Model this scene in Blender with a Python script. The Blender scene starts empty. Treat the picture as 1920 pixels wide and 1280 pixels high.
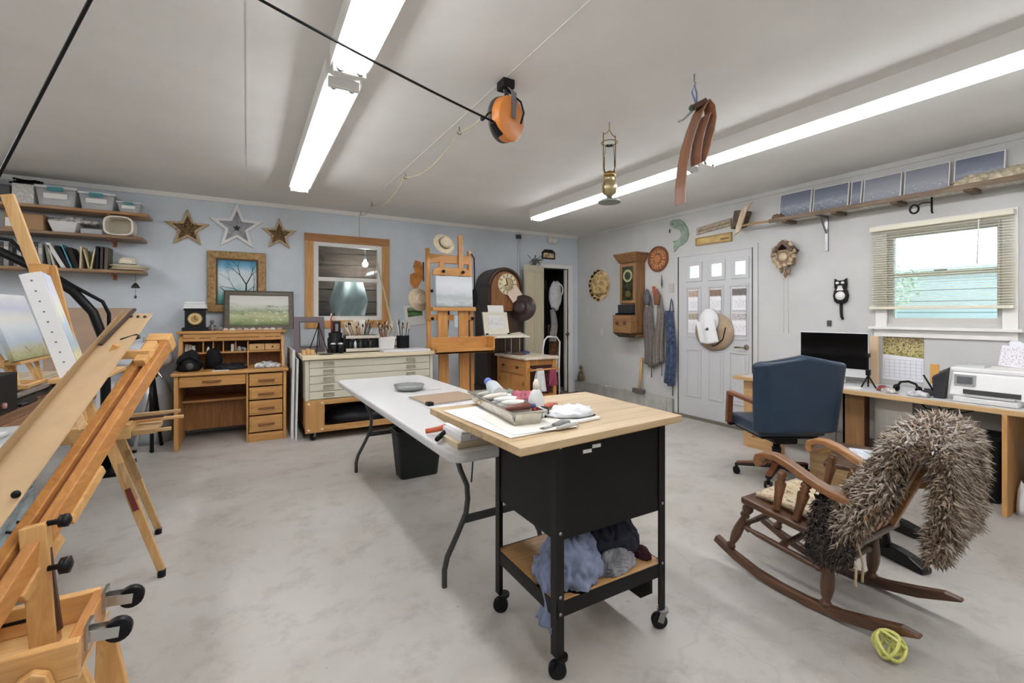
import bpy, bmesh, math, random
from mathutils import Vector, Matrix, noise as mnoise
random.seed(7)
R = math.radians
S = bpy.context.scene
C = S.collection

# ---------------------------------------------------------------- camera, world, light, exposure
cam_d = bpy.data.cameras.new('camera'); cam = bpy.data.objects.new('camera', cam_d); C.objects.link(cam)
cam.location = (0, 0, 1.32); cam.rotation_euler = (R(90), 0, -math.atan(497/853.0))
cam_d.sensor_width = 36; cam_d.lens = 15.994; cam_d.shift_y = -0.0271; cam_d.clip_start = 0.05
S.camera = cam
S.view_settings.view_transform = 'Standard'; S.view_settings.look = 'None'
S.view_settings.gamma = 1; S.view_settings.use_curve_mapping = False
S.view_settings.exposure = 1.03
TUBE = 14.0
W = bpy.data.worlds.new('sky'); S.world = W; W.use_nodes = True
bg = W.node_tree.nodes['Background']; bg.inputs[0].default_value = (0.86, 0.93, 1.0, 1); bg.inputs[1].default_value = 2.4

# ---------------------------------------------------------------- materials
def lin(c):
    g_ = .35*c[0]+.5*c[1]+.15*c[2]; c = [g_+.86*(v-g_) for v in c]
    return tuple((v/255/12.92 if v/255 <= .04045 else ((v/255+.055)/1.055)**2.4) for v in c)
_m = {}
def mk(name):
    m = bpy.data.materials.new(name); m.use_nodes = True
    nt = m.node_tree; b = nt.nodes['Principled BSDF']
    return m, nt, b
def nd(nt, typ, **kw):
    n = nt.nodes.new(typ)
    for k, v in kw.items(): setattr(n, k, v)
    return n
def ramp(nt, stops):
    r = nd(nt, 'ShaderNodeValToRGB'); e = r.color_ramp.elements
    while len(e) < len(stops): e.new(.5)
    for i, (p_, c) in enumerate(stops):
        e[i].position = p_; e[i].color = (*lin(c), 1)
    return r
def coords(nt, kind='Object', scale=(1, 1, 1)):
    t = nd(nt, 'ShaderNodeTexCoord'); mp = nd(nt, 'ShaderNodeMapping'); mp.inputs['Scale'].default_value = scale
    nt.links.new(t.outputs[kind], mp.inputs[0]); return mp.outputs[0]
def noise_(nt, vec, scale, detail=4, rough=.55, dist=0):
    n = nd(nt, 'ShaderNodeTexNoise'); n.inputs['Scale'].default_value = scale; n.inputs['Detail'].default_value = detail
    n.inputs['Roughness'].default_value = rough; n.inputs['Distortion'].default_value = dist
    nt.links.new(vec, n.inputs['Vector']); return n.outputs['Fac']
def bumpit(nt, b, fac, s, d=.01):
    bp = nd(nt, 'ShaderNodeBump'); bp.inputs['Strength'].default_value = s; bp.inputs['Distance'].default_value = d
    nt.links.new(fac, bp.inputs['Height']); nt.links.new(bp.outputs[0], b.inputs['Normal'])
def M(c, rough=.6, metal=0, var=0.0, scale=8, bump=0, st=(1, 1, 1), sheen=0, coat=0):
    key = (tuple(c), rough, metal, var, scale, bump, tuple(st), sheen, coat)
    if key in _m: return _m[key]
    m, nt, b = mk('paint_%d_%d_%d' % tuple(c)); L = lin(c)
    b.inputs['Roughness'].default_value = rough; b.inputs['Metallic'].default_value = metal
    if max(c) < 42 and metal == 0: b.inputs['Specular IOR Level'].default_value = .22
    if sheen: b.inputs['Sheen Weight'].default_value = sheen
    if coat: b.inputs['Coat Weight'].default_value = coat
    if var or bump:
        f = noise_(nt, coords(nt, 'Object', st), scale)
        if var:
            r = ramp(nt, [(.3, [max(0, v*(1-var)) for v in c]), (.7, [min(255, v*(1+var*.7)) for v in c])])
            nt.links.new(f, r.inputs[0]); nt.links.new(r.outputs[0], b.inputs['Base Color'])
        else: b.inputs['Base Color'].default_value = (*L, 1)
        if bump: bumpit(nt, b, f, bump)
    else: b.inputs['Base Color'].default_value = (*L, 1)
    _m[key] = m; return m
def Wd(c1, c2, axis='z', sc=1.0, rough=.45, coat=.1):
    key = ('w', tuple(c1), tuple(c2), axis, sc, rough)
    if key in _m: return _m[key]
    m, nt, b = mk('wood_%d_%d_%d_%s' % (*c1, axis)); s = {'x': (2, 26, 26), 'y': (26, 2, 26), 'z': (26, 26, 2)}[axis]
    v = coords(nt, 'Object', tuple(q*sc for q in s))
    f = noise_(nt, v, 1.0, 6, .6, 1.2)
    r = ramp(nt, [(.28, c2), (.5, [(a+b_)/2 for a, b_ in zip(c1, c2)]), (.68, c1)])
    nt.links.new(f, r.inputs[0]); nt.links.new(r.outputs[0], b.inputs['Base Color'])
    b.inputs['Roughness'].default_value = rough; b.inputs['Coat Weight'].default_value = coat; b.inputs['Coat Roughness'].default_value = .3
    bumpit(nt, b, f, .12, .004)
    _m[key] = m; return m
def glow(c, s):
    m, nt, b = mk('glow'); b.inputs['Base Color'].default_value = (*lin(c), 1)
    b.inputs['Emission Color'].default_value = (*lin(c), 1); b.inputs['Emission Strength'].default_value = s
    return m
def glass(tint=(235, 245, 245), refl=.08):
    key = ('g', tint, refl)
    if key in _m: return _m[key]
    m = bpy.data.materials.new('clear_glass'); m.use_nodes = True; nt = m.node_tree; nt.nodes.clear()
    o = nd(nt, 'ShaderNodeOutputMaterial'); mx = nd(nt, 'ShaderNodeMixShader'); tr = nd(nt, 'ShaderNodeBsdfTransparent'); gl = nd(nt, 'ShaderNodeBsdfGlossy')
    tr.inputs[0].default_value = (*lin(tint), 1); gl.inputs['Roughness'].default_value = .03
    fr = nd(nt, 'ShaderNodeFresnel'); fr.inputs[0].default_value = 1.0+refl*5.6
    nt.links.new(fr.outputs[0], mx.inputs[0]); nt.links.new(tr.outputs[0], mx.inputs[1]); nt.links.new(gl.outputs[0], mx.inputs[2]); nt.links.new(mx.outputs[0], o.inputs[0])
    _m[key] = m; return m
def plastic_clear(c, a=.45):
    key = ('pc', tuple(c), a)
    if key in _m: return _m[key]
    m, nt, b = mk('translucent_plastic'); b.inputs['Base Color'].default_value = (*lin(c), 1); b.inputs['Alpha'].default_value = a; b.inputs['Roughness'].default_value = .35
    _m[key] = m; return m
def art(name, stops, axis=2, amt=.25, scale=5, detail=6, blot=None, rough=.6):
    """painted picture: bands up the picture, broken by noise; blot = [(colour, lo, hi, noise scale, band lo, band hi)]"""
    m, nt, b = mk(name); t = nd(nt, 'ShaderNodeTexCoord'); sx = nd(nt, 'ShaderNodeSeparateXYZ'); nt.links.new(t.outputs['Generated'], sx.inputs[0])
    f = noise_(nt, t.outputs['Generated'], scale, detail)
    a = nd(nt, 'ShaderNodeMath', operation='MULTIPLY_ADD'); nt.links.new(f, a.inputs[0]); a.inputs[1].default_value = amt; nt.links.new(sx.outputs[axis], a.inputs[2])
    a2 = nd(nt, 'ShaderNodeMath', operation='SUBTRACT'); nt.links.new(a.outputs[0], a2.inputs[0]); a2.inputs[1].default_value = amt*.5
    r = ramp(nt, stops); nt.links.new(a2.outputs[0], r.inputs[0]); last = r.outputs[0]
    for k, (c, lo, hi, ns, b0, b1) in enumerate(blot or []):
        mp = nd(nt, 'ShaderNodeMapping'); mp.inputs['Location'].default_value = (k*3.1+1, k*1.7, 0); nt.links.new(t.outputs['Generated'], mp.inputs[0])
        g = noise_(nt, mp.outputs[0], ns, 5, .65)
        mr = nd(nt, 'ShaderNodeMapRange'); mr.inputs[1].default_value = lo; mr.inputs[2].default_value = hi; nt.links.new(g, mr.inputs[0])
        w = nd(nt, 'ShaderNodeMapRange'); w.inputs[1].default_value = b0; w.inputs[2].default_value = b0+.06; nt.links.new(a2.outputs[0], w.inputs[0])
        w2 = nd(nt, 'ShaderNodeMapRange'); w2.inputs[1].default_value = b1; w2.inputs[2].default_value = b1-.06; nt.links.new(a2.outputs[0], w2.inputs[0])
        q = nd(nt, 'ShaderNodeMath', operation='MULTIPLY'); nt.links.new(mr.outputs[0], q.inputs[0]); nt.links.new(w.outputs[0], q.inputs[1])
        q2 = nd(nt, 'ShaderNodeMath', operation='MULTIPLY'); nt.links.new(q.outputs[0], q2.inputs[0]); nt.links.new(w2.outputs[0], q2.inputs[1])
        mx = nd(nt, 'ShaderNodeMix', data_type='RGBA'); nt.links.new(q2.outputs[0], mx.inputs[0]); nt.links.new(last, mx.inputs[6]); mx.inputs[7].default_value = (*lin(c), 1)
        last = mx.outputs[2]
    nt.links.new(last, b.inputs['Base Color']); b.inputs['Roughness'].default_value = rough
    return m

# ---------------------------------------------------------------- mesh builder
def V(*a): return Vector(a)
def frame_of(d, up=(0, 0, 1)):
    d = Vector(d).normalized(); u = Vector(up)
    if abs(d.dot(u)) > .98: u = Vector((0, 1, 0)) if abs(d.y) < .9 else Vector((1, 0, 0))
    s = d.cross(u).normalized(); return d, s, s.cross(d).normalized()
class MB:
    def __init__(s): s.v = []; s.f = []; s.sm = []
    def add(s, vs, fs, smooth=False):
        o = len(s.v); s.v += [Vector(q) for q in vs]
        for f in fs: s.f.append([i+o for i in f]); s.sm.append(smooth)
        return s
    def hexa(s, p):   # 8 corners: bottom ring 0-3, top ring 4-7
        return s.add(p, [(3, 2, 1, 0), (4, 5, 6, 7), (0, 1, 5, 4), (1, 2, 6, 5), (2, 3, 7, 6), (3, 0, 4, 7)])
    def box(s, x0, x1, y0, y1, z0, z1):
        if x0 > x1: x0, x1 = x1, x0
        if y0 > y1: y0, y1 = y1, y0
        if z0 > z1: z0, z1 = z1, z0
        return s.hexa([(x0, y0, z0), (x1, y0, z0), (x1, y1, z0), (x0, y1, z0), (x0, y0, z1), (x1, y0, z1), (x1, y1, z1), (x0, y1, z1)])
    def bar(s, p, q, w, t, up=(0, 0, 1), w1=None, t1=None):
        p, q = Vector(p), Vector(q); d, a, b = frame_of(q-p, up); w1 = w1 or w; t1 = t1 or t
        return s.hexa([p-a*w/2-b*t/2, p-a*w/2+b*t/2, p+a*w/2+b*t/2, p+a*w/2-b*t/2][::-1] + [q-a*w1/2-b*t1/2, q-a*w1/2+b*t1/2, q+a*w1/2+b*t1/2, q+a*w1/2-b*t1/2][::-1]) if False else s.hexa([p-a*w/2-b*t/2, p+a*w/2-b*t/2, p+a*w/2+b*t/2, p-a*w/2+b*t/2, q-a*w1/2-b*t1/2, q+a*w1/2-b*t1/2, q+a*w1/2+b*t1/2, q-a*w1/2+b*t1/2])
    def tube(s, pts, r, n=8, closed=False, cap=True, flat=1.0):
        pts = [Vector(q) for q in pts]; m = len(pts); rr = r if isinstance(r, (list, tuple)) else [r]*m
        vs = []; prev = None
        for i, c in enumerate(pts):
            d = (pts[(i+1) % m]-pts[i-1]) if closed else (pts[min(i+1, m-1)]-pts[max(i-1, 0)])
            if prev is None: _, a, b = frame_of(d)
            else:
                dn = d.normalized(); a = prev-dn*prev.dot(dn)
                a = a.normalized() if a.length > 1e-6 else frame_of(d)[1]; b = a.cross(dn).normalized()*-1; b = dn.cross(a)*-1; b = a.cross(dn)
            prev = a
            for k in range(n):
                t = 2*math.pi*k/n; vs.append(c+a*math.cos(t)*rr[i]+b*math.sin(t)*rr[i]*flat)
        fs = []
        for i in range(m if closed else m-1):
            j = (i+1) % m
            for k in range(n): fs.append((i*n+k, i*n+(k+1) % n, j*n+(k+1) % n, j*n+k))
        s.add(vs, fs, True)
        if cap and not closed:
            o = len(s.v)-len(vs); s.f.append([o+k for k in range(n)][::-1]); s.sm.append(False)
            s.f.append([o+(m-1)*n+k for k in range(n)]); s.sm.append(False)
        return s
    def cyl(s, p, q, r0, r1=None, n=14):
        return s.tube([p, q], [r0, r0 if r1 is None else r1], n)
    def lathe(s, prof, c=(0, 0, 0), ax=(0, 0, 1), n=20, sx=1, sy=1):
        d, a, b = frame_of(ax, (0, 1, 0)); c = Vector(c); vs = []; fs = []; m = len(prof)
        for r, z in prof:
            for k in range(n):
                t = 2*math.pi*k/n; vs.append(c+d*z+a*math.cos(t)*r*sx+b*math.sin(t)*r*sy)
        for i in range(m-1):
            for k in range(n): fs.append((i*n+k, i*n+(k+1) % n, (i+1)*n+(k+1) % n, (i+1)*n+k))
        s.add(vs, fs, True); o = len(s.v)-len(vs)
        if prof[0][0] > 1e-4: s.f.append([o+k for k in range(n)][::-1]); s.sm.append(False)
        if prof[-1][0] > 1e-4: s.f.append([o+(m-1)*n+k for k in range(n)]); s.sm.append(False)
        return s
    def prism(s, poly, o, u, v, depth):
        """2-D outline in the plane o + x*u + y*v, thickened along u x v"""
        o, u, v = Vector(o), Vector(u), Vector(v); w = u.cross(v).normalized()*depth; n = len(poly)
        a = [o+u*x+v*y for x, y in poly]; vs = a+[q+w for q in a]
        return s.add(vs, [tuple(range(n))[::-1], tuple(range(n, 2*n))]+[(i, (i+1) % n, n+(i+1) % n, n+i) for i in range(n)])
    def ring(s, outer, inner, o, u, v, depth):
        o, u, v = Vector(o), Vector(u), Vector(v); w = u.cross(v).normalized()*depth; n = len(outer)
        A = [o+u*x+v*y for x, y in outer]; B = [o+u*x+v*y for x, y in inner]
        vs = A+B+[q+w for q in A]+[q+w for q in B]; fs = []
        for i in range(n):
            j = (i+1) % n
            fs += [(i, n+i, n+j, j), (2*n+i, 2*n+j, 3*n+j, 3*n+i), (i, j, 2*n+j, 2*n+i), (n+i, 3*n+i, 3*n+j, n+j)]
        return s.add(vs, fs)
    def ball(s, c, r, nu=14, nv=9, fn=None):
        c = Vector(c); r = Vector((r, r, r)) if not hasattr(r, '__len__') else Vector(r); vs = []; fs = []
        for i in range(nv+1):
            for k in range(nu):
                a = math.pi*i/nv; t = 2*math.pi*k/nu; d = Vector((math.sin(a)*math.cos(t), math.sin(a)*math.sin(t), math.cos(a)))
                q = fn(d) if fn else 1.0; vs.append(c+Vector((d.x*r.x, d.y*r.y, d.z*r.z))*q)
        for i in range(nv):
            for k in range(nu): fs.append((i*nu+k, (i+1)*nu+k, (i+1)*nu+(k+1) % nu, i*nu+(k+1) % nu))
        return s.add(vs, fs, True)
    def sheet(s, fn, nu, nv, th=.004):
        """surface fn(u,v) -> point, given thickness"""
        P = [[Vector(fn(i/nu, j/nv)) for j in range(nv+1)] for i in range(nu+1)]; vs = []; w = nv+1
        N = []
        for i in range(nu+1):
            for j in range(nv+1):
                a = P[min(i+1, nu)][j]-P[max(i-1, 0)][j]; b = P[i][min(j+1, nv)]-P[i][max(j-1, 0)]; n_ = a.cross(b)
                N.append(n_.normalized() if n_.length > 1e-9 else Vector((0, 0, 1))); vs.append(P[i][j])
        k = len(vs); vs = vs+[a-b*th for a, b in zip(vs, N)]; fs = []
        for i in range(nu):
            for j in range(nv):
                a, b, c, d = i*w+j, (i+1)*w+j, (i+1)*w+j+1, i*w+j+1; fs += [(a, b, c, d), (k+a, k+d, k+c, k+b)]
        for i in range(nu): fs += [(i*w, k+i*w, k+(i+1)*w, (i+1)*w), (i*w+nv, (i+1)*w+nv, k+(i+1)*w+nv, k+i*w+nv)]
        for j in range(nv): fs += [(j, j+1, k+j+1, k+j), (nu*w+j, k+nu*w+j, k+nu*w+j+1, nu*w+j+1)]
        return s.add(vs, fs, True)
    def heap(s, c, r, seed=0, amp=.35, fr=2.2, nu=36, nv=18, flat=.15):
        c = Vector(c); r = Vector(r); sv = Vector((seed*7.3, seed*3.1, seed))
        def fn(d):
            n1 = mnoise.noise(d*fr+sv); n2 = 1-abs(mnoise.noise(d*fr*2.3+sv))*2
            return 1+amp*n1+amp*.35*n2
        o = len(s.v); s.ball((0, 0, 0), (1, 1, 1), nu, nv, fn)
        for i in range(o, len(s.v)):
            q = s.v[i]; q.z = max(q.z, -flat); s.v[i] = Vector((c.x+q.x*r.x, c.y+q.y*r.y, c.z+(q.z+flat)*r.z))
        return s
    def move(s, m):
        s.v = [m @ q for q in s.v]; return s
OFF = {}
def link(name, mb, mat, parent=None, off=None, bevel=0, seg=2, label=None):
    me = bpy.data.meshes.new(name); off = Vector(off) if off is not None else Vector((0, 0, 0))
    me.from_pydata([q-off for q in mb.v], [], mb.f); me.polygons.foreach_set('use_smooth', mb.sm); me.update()
    bm = bmesh.new(); bm.from_mesh(me); bmesh.ops.recalc_face_normals(bm, faces=bm.faces); bm.to_mesh(me); bm.free()
    me.materials.append(mat)
    o = bpy.data.objects.new(name, me); C.objects.link(o)
    if parent: o.parent = parent
    if bevel:
        b = o.modifiers.new('bevel', 'BEVEL'); b.width = bevel; b.segments = seg; b.limit_method = 'ANGLE'; b.angle_limit = R(40)
    if label: o['label'] = label
    return o
def tag(o, label, cat, group=None):
    o['label'] = label; o['category'] = cat
    if group: o['group'] = group
    return o
def T(name, label, cat, loc, group=None, rz=0, local=False):
    e = bpy.data.objects.new(name, None); C.objects.link(e); e.location = loc; e.rotation_euler = (0, 0, rz); e.empty_display_size = .05
    tag(e, label, cat, group); OFF[e] = Vector((0, 0, 0)) if (local or rz) else Vector(loc); return e
def part(t, name, mb, mat, bevel=0, seg=2, label=None):
    o = link(name, mb, mat, t, OFF[t], bevel, seg, label); OFF[o] = OFF[t]; return o
def one(name, label, cat, mb, mat, group=None, bevel=0, seg=2):
    n = len(mb.v); lo = Vector((sum(q.x for q in mb.v)/n, sum(q.y for q in mb.v)/n, min(q.z for q in mb.v)))
    o = link(name, mb, mat, None, lo, bevel, seg); o.location = lo; OFF[o] = lo; return tag(o, label, cat, group)
def struct(name, mb, mat, parent=None, bevel=0):
    o = link(name, mb, mat, parent, OFF.get(parent, None), bevel); OFF[o] = OFF.get(parent, Vector((0, 0, 0)))
    if not parent: o['kind'] = 'structure'
    return o
def B(*a): return MB().box(*a)
def star(n, ro, ri, a0=90):
    return [((ro if i % 2 == 0 else ri)*math.cos(R(a0+i*180/n)), (ro if i % 2 == 0 else ri)*math.sin(R(a0+i*180/n))) for i in range(2*n)]
def circ(r, n=24, sy=1.0): return [(r*math.cos(2*math.pi*i/n), r*sy*math.sin(2*math.pi*i/n)) for i in range(n)]

# palette
WHITE = M((232, 230, 224), .5); OFFW = M((222, 216, 200), .5); BLACK = M((14, 14, 15), .45); BLKP = M((20, 20, 22), .35)
CHROME = M((190, 190, 190), .25, 1); STEEL = M((150, 150, 150), .35, 1); BRASS = M((170, 135, 70), .35, 1); PAPER = M((236, 235, 230), .7)
OAK = {a: Wd((214, 158, 84), (184, 124, 56), a) for a in 'xyz'}
PINE = {a: Wd((222, 178, 112), (196, 142, 76), a) for a in 'xyz'}
HONEY = {a: Wd((222, 158, 78), (192, 122, 48), a) for a in 'xyz'}
WALN = {a: Wd((104, 66, 38), (58, 34, 18), a) for a in 'xyz'}
RAW = {a: Wd((200, 164, 112), (158, 116, 66), a, rough=.7, coat=0) for a in 'xyz'}
BW, RW, H, LW, FW = 6.15, 4.88, 2.64, -3.8, -2.3
# ---------------------------------------------------------------- the room
def concrete():
    m, nt, b = mk('concrete_floor'); v = coords(nt, 'Object')
    f1 = noise_(nt, v, .55, 6, .6, .4); f2 = noise_(nt, v, 5, 8, .7); f3 = noise_(nt, v, 45, 3)
    r1 = ramp(nt, [(.3, (158, 151, 140)), (.5, (184, 179, 171)), (.68, (199, 195, 189))]); nt.links.new(f1, r1.inputs[0])
    r2 = ramp(nt, [(.3, (170, 160, 146)), (.5, (255, 255, 255))]); nt.links.new(f2, r2.inputs[0])
    mx = nd(nt, 'ShaderNodeMix', data_type='RGBA', blend_type='MULTIPLY'); mx.inputs[0].default_value = .42
    nt.links.new(r1.outputs[0], mx.inputs[6]); nt.links.new(r2.outputs[0], mx.inputs[7])
    # hairline cracks and dark flecks
    vo = nd(nt, 'ShaderNodeTexVoronoi', feature='DISTANCE_TO_EDGE'); vo.inputs['Scale'].default_value = .45
    wv = nd(nt, 'ShaderNodeVectorMath', operation='MULTIPLY_ADD'); nz = nd(nt, 'ShaderNodeTexNoise'); nz.inputs['Scale'].default_value = 2.5; nt.links.new(v, nz.inputs['Vector'])
    nt.links.new(nz.outputs['Color'], wv.inputs[0]); wv.inputs[1].default_value = (.5, .5, .5); nt.links.new(v, wv.inputs[2]); nt.links.new(wv.outputs[0], vo.inputs['Vector'])
    cr = nd(nt, 'ShaderNodeMapRange'); cr.inputs[1].default_value = 0; cr.inputs[2].default_value = .004; cr.inputs[3].default_value = .14; cr.inputs[4].default_value = 0
    nt.links.new(vo.outputs['Distance'], cr.inputs[0])
    m2 = nd(nt, 'ShaderNodeMix', data_type='RGBA'); nt.links.new(cr.outputs[0], m2.inputs[0]); nt.links.new(mx.outputs[2], m2.inputs[6]); m2.inputs[7].default_value = (*lin((120, 112, 100)), 1)
    fl = nd(nt, 'ShaderNodeTexVoronoi'); fl.inputs['Scale'].default_value = 6; nt.links.new(wv.outputs[0], fl.inputs['Vector'])
    fm = nd(nt, 'ShaderNodeMapRange'); fm.inputs[1].default_value = .03; fm.inputs[2].default_value = .055; fm.inputs[3].default_value = .55; fm.inputs[4].default_value = 0; nt.links.new(fl.outputs['Distance'], fm.inputs[0])
    m3 = nd(nt, 'ShaderNodeMix', data_type='RGBA'); nt.links.new(fm.outputs[0], m3.inputs[0]); nt.links.new(m2.outputs[2], m3.inputs[6]); m3.inputs[7].default_value = (*lin((120, 108, 92)), 1)
    nt.links.new(m3.outputs[2], b.inputs['Base Color'])
    rr = nd(nt, 'ShaderNodeMapRange'); rr.inputs[3].default_value = .38; rr.inputs[4].default_value = .62; nt.links.new(f2, rr.inputs[0]); nt.links.new(rr.outputs[0], b.inputs['Roughness'])
    bumpit(nt, b, f3, .06, .004); return m
WALLW = M((198, 198, 194), .75, var=.025, scale=3, bump=.05)
WALLB = M((207, 217, 224), .75, var=.03, scale=3, bump=.05)
CEIL = M((232, 230, 225), .85, var=.02, scale=2, bump=.08)
struct('floor', B(LW-.1, RW+.1, FW-.1, 7.9, -.1, 0), concrete())
ceil = struct('ceiling', B(LW-.1, RW+.1, FW-.1, 7.9, H, H+.1), CEIL)
seam = M((228, 226, 221), .85)
for xx in (.0, 1.25):
    struct('seam', B(xx-.004, xx+.004, FW, BW, H-.0025, H+.01), seam, ceil)
def holed(axis, c0, c1, a0, a1, z0, z1, holes):
    """wall slab with rectangular openings; axis x: slab spans y, axis y: slab spans x"""
    mb = MB(); xs = sorted({a0, a1, *[h[0] for h in holes], *[h[1] for h in holes]}); zs = sorted({z0, z1, *[h[2] for h in holes], *[h[3] for h in holes]})
    for i in range(len(xs)-1):
        run = None
        for j in range(len(zs)-1):
            mx, mz = (xs[i]+xs[i+1])/2, (zs[j]+zs[j+1])/2
            if any(h[0] < mx < h[1] and h[2] < mz < h[3] for h in holes): continue
            if axis == 'y': mb.box(xs[i], xs[i+1], c0, c1, zs[j], zs[j+1])
            else: mb.box(c0, c1, xs[i], xs[i+1], zs[j], zs[j+1])
    return mb
struct('wall_back', holed('y', BW, BW+.12, LW-.1, RW+.12, 0, H, [(.715, 1.565, 1.235, 2.235), (4.16, 4.675, 0, 2.07)]), WALLB)
wr = struct('wall_right', holed('x', RW, RW+.12, FW, BW, 0, H, [(1.09, 1.80, 1.235, 2.02), (3.0, 4.06, 0, 2.06)]), WALLW)
struct('wall_left', B(LW-.1, LW, FW, BW, 0, H), WALLW)
struct('wall_front', B(LW-.1, RW+.12, FW-.1, FW, 0, H), WALLW)
struct('trim_1', B(LW, RW, BW-.018, BW, H-.05, H), WHITE)
struct('trim_2', B(RW-.014, RW, FW, BW-.02, H-.045, H), WALLW)
# grey concrete blocks along the foot of the right wall
curbm = M((178, 176, 168), .85, var=.08, scale=9, bump=.15)
curb = struct('baseboard_right', B(RW-.055, RW, 4.10, BW, 0, .195), M((150, 148, 140), .9))
curb2 = struct('baseboard_right_near', B(RW-.055, RW, FW, 2.96, 0, .195), M((150, 148, 140), .9))
yy = BW-.005
while yy-.39 > 4.1:
    struct('block', B(RW-.066, RW-.01, yy-.385, yy, .004, .2), curbm, curb, .004); yy -= .392
struct('block', B(RW-.066, RW-.01, 4.105, yy, .004, .2), curbm, curb, .004)
yy = 2.955
while yy-.39 > FW:
    struct('block', B(RW-.066, RW-.01, yy-.385, yy, .004, .2), curbm, curb2, .004); yy -= .392
# ---- entry door in the right wall
DG = M((196, 197, 197), .5)
d1 = struct('door_1', B(RW-.012, RW+.035, 3.035, 4.035, .03, 1.745).box(RW-.012, RW+.035, 3.035, 4.035, 1.945, 2.05).box(RW-.012, RW+.035, 3.035, 3.09, 1.745, 1.945)
            .box(RW-.012, RW+.035, 3.265, 3.385, 1.745, 1.945).box(RW-.012, RW+.035, 3.575, 3.70, 1.745, 1.945).box(RW-.012, RW+.035, 3.89, 4.035, 1.745, 1.945), DG)
for a, b in ((3.09, 3.265), (3.385, 3.575), (3.70, 3.89)):
    o_ = [(a-.022, 1.723), (b+.022, 1.723), (b+.022, 1.967), (a-.022, 1.967)]; i_ = [(a+.022, 1.772), (b-.022, 1.772), (b-.022, 1.918), (a+.022, 1.918)]
    struct('lite_frame', MB().ring(o_, i_, (RW-.012, 0, 0), (0, 1, 0), (0, 0, 1), -.012), DG, d1, .004)
    struct('pane', B(RW+.005, RW+.012, a, b, 1.745, 1.945), glass(), d1)
def mould(y0, y1, z0, z1):
    o_ = [(y0, z0), (y1, z0), (y1, z1), (y0, z1)]; w = .022; i_ = [(y0+w, z0+w), (y1-w, z0+w), (y1-w, z1-w), (y0+w, z1-w)]
    struct('panel_moulding', MB().ring(o_, i_, (RW-.012, 0, 0), (0, 1, 0), (0, 0, 1), -.009), DG, d1, .004)
    struct('panel_field', MB().box(RW-.017, RW-.012, y0+.045, y1-.045, z0+.045, z1-.045), DG, d1, .004)
for a, b in ((3.07, 3.32), (3.385, 3.60), (3.69, 3.92)):
    mould(a, b, 1.02, 1.66); mould(a, b, .27, .88)
h_ = struct('door_handle', MB().lathe([(.03, 0), (.032, .006), (.02, .02)], (RW-.012, 3.10, .94), (-1, 0, 0)).tube([(RW-.03, 3.10, .94), (RW-.062, 3.10, .94), (RW-.066, 3.12, .942), (RW-.064, 3.215, .936)], .009, 10), M((160, 150, 130), .3, 1), d1)
struct('trim_3', B(RW-.016, RW+.03, 4.036, 4.10, 0, 2.10).box(RW-.016, RW+.03, 2.97, 3.034, 0, 2.10).box(RW-.016, RW+.03, 3.034, 4.036, 2.052, 2.10), WALLW)
struct('trim_4', B(RW-.020, RW-.012, 4.034, 4.044, .02, 2.06).box(RW-.020, RW-.012, 3.024, 3.034, .02, 2.06), M((60, 54, 46), .7))
struct('trim_5', B(RW-.05, RW+.04, 2.98, 4.09, 0, .028), M((120, 112, 96), .5, .3))
# ---- window in the right wall
CREAM = M((226, 220, 196), .5)
w1 = struct('window_1', B(RW+.02, RW+.08, 1.09, 1.125, 1.235, 2.02).box(RW+.02, RW+.08, 1.765, 1.80, 1.235, 2.02).box(RW+.02, RW+.08, 1.125, 1.765, 1.985, 2.02).box(RW+.02, RW+.08, 1.125, 1.765, 1.235, 1.285), M((200, 198, 190), .5))
struct('sash_rail', B(RW+.03, RW+.065, 1.125, 1.765, 1.635, 1.67), M((214, 210, 194), .5), w1)
struct('pane', B(RW+.045, RW+.05, 1.125, 1.765, 1.67, 1.985), glass(), w1)
struct('pane', B(RW+.045, RW+.05, 1.125, 1.765, 1.285, 1.635), glass(), w1)
struct('sash_lock', B(RW+.018, RW+.03, 1.41, 1.49, 1.672, 1.684), STEEL, w1)
struct('trim_6', B(RW-.018, RW, 1.01, 1.09, 1.20, 2.10).box(RW-.018, RW, 1.80, 1.88, 1.20, 2.10).box(RW-.018, RW, 1.09, 1.80, 2.02, 2.10), WHITE)
struct('trim_7', B(RW-.06, RW+.02, .98, 1.92, 1.185, 1.207).box(RW-.02, RW, 1.01, 1.89, 1.12, 1.185), WHITE)
bl = T('window_blind', 'cream slatted blind hanging in the window above the desk', 'blind', (RW-.05, 1.46, 1.36))
part(bl, 'head_rail', B(RW-.075, RW-.022, 1.02, 1.905, 2.045, 2.085), CREAM, .004)
SLm = MB().hexa([(-.0125, -.44, -.004), (.0125, -.44, .002), (.0125, .44, .002), (-.0125, .44, -.004), (-.0125, -.44, -.0028), (.0125, -.44, .0032), (.0125, .44, .0032), (-.0125, .44, -.0028)])
me0 = None
for k in range(33):
    if me0 is None:
        o = link('slat', SLm, CREAM, bl); me0 = o.data
    else:
        o = bpy.data.objects.new('slat', me0); C.objects.link(o); o.parent = bl
    o.location = (0, .0025, .035+k*.0205)
part(bl, 'bottom_rail', B(RW-.066, RW-.034, 1.022, 1.908, 1.358, 1.384), CREAM, .004)
for yk in (1.10, 1.82): part(bl, 'ladder_cord', B(RW-.052, RW-.05, yk-.0015, yk+.0015, 1.37, 2.05), OFFW)
part(bl, 'tilt_wand', MB().cyl((RW-.08, 1.20, 2.04), (RW-.08, 1.21, 1.70), .004), WHITE)
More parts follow.
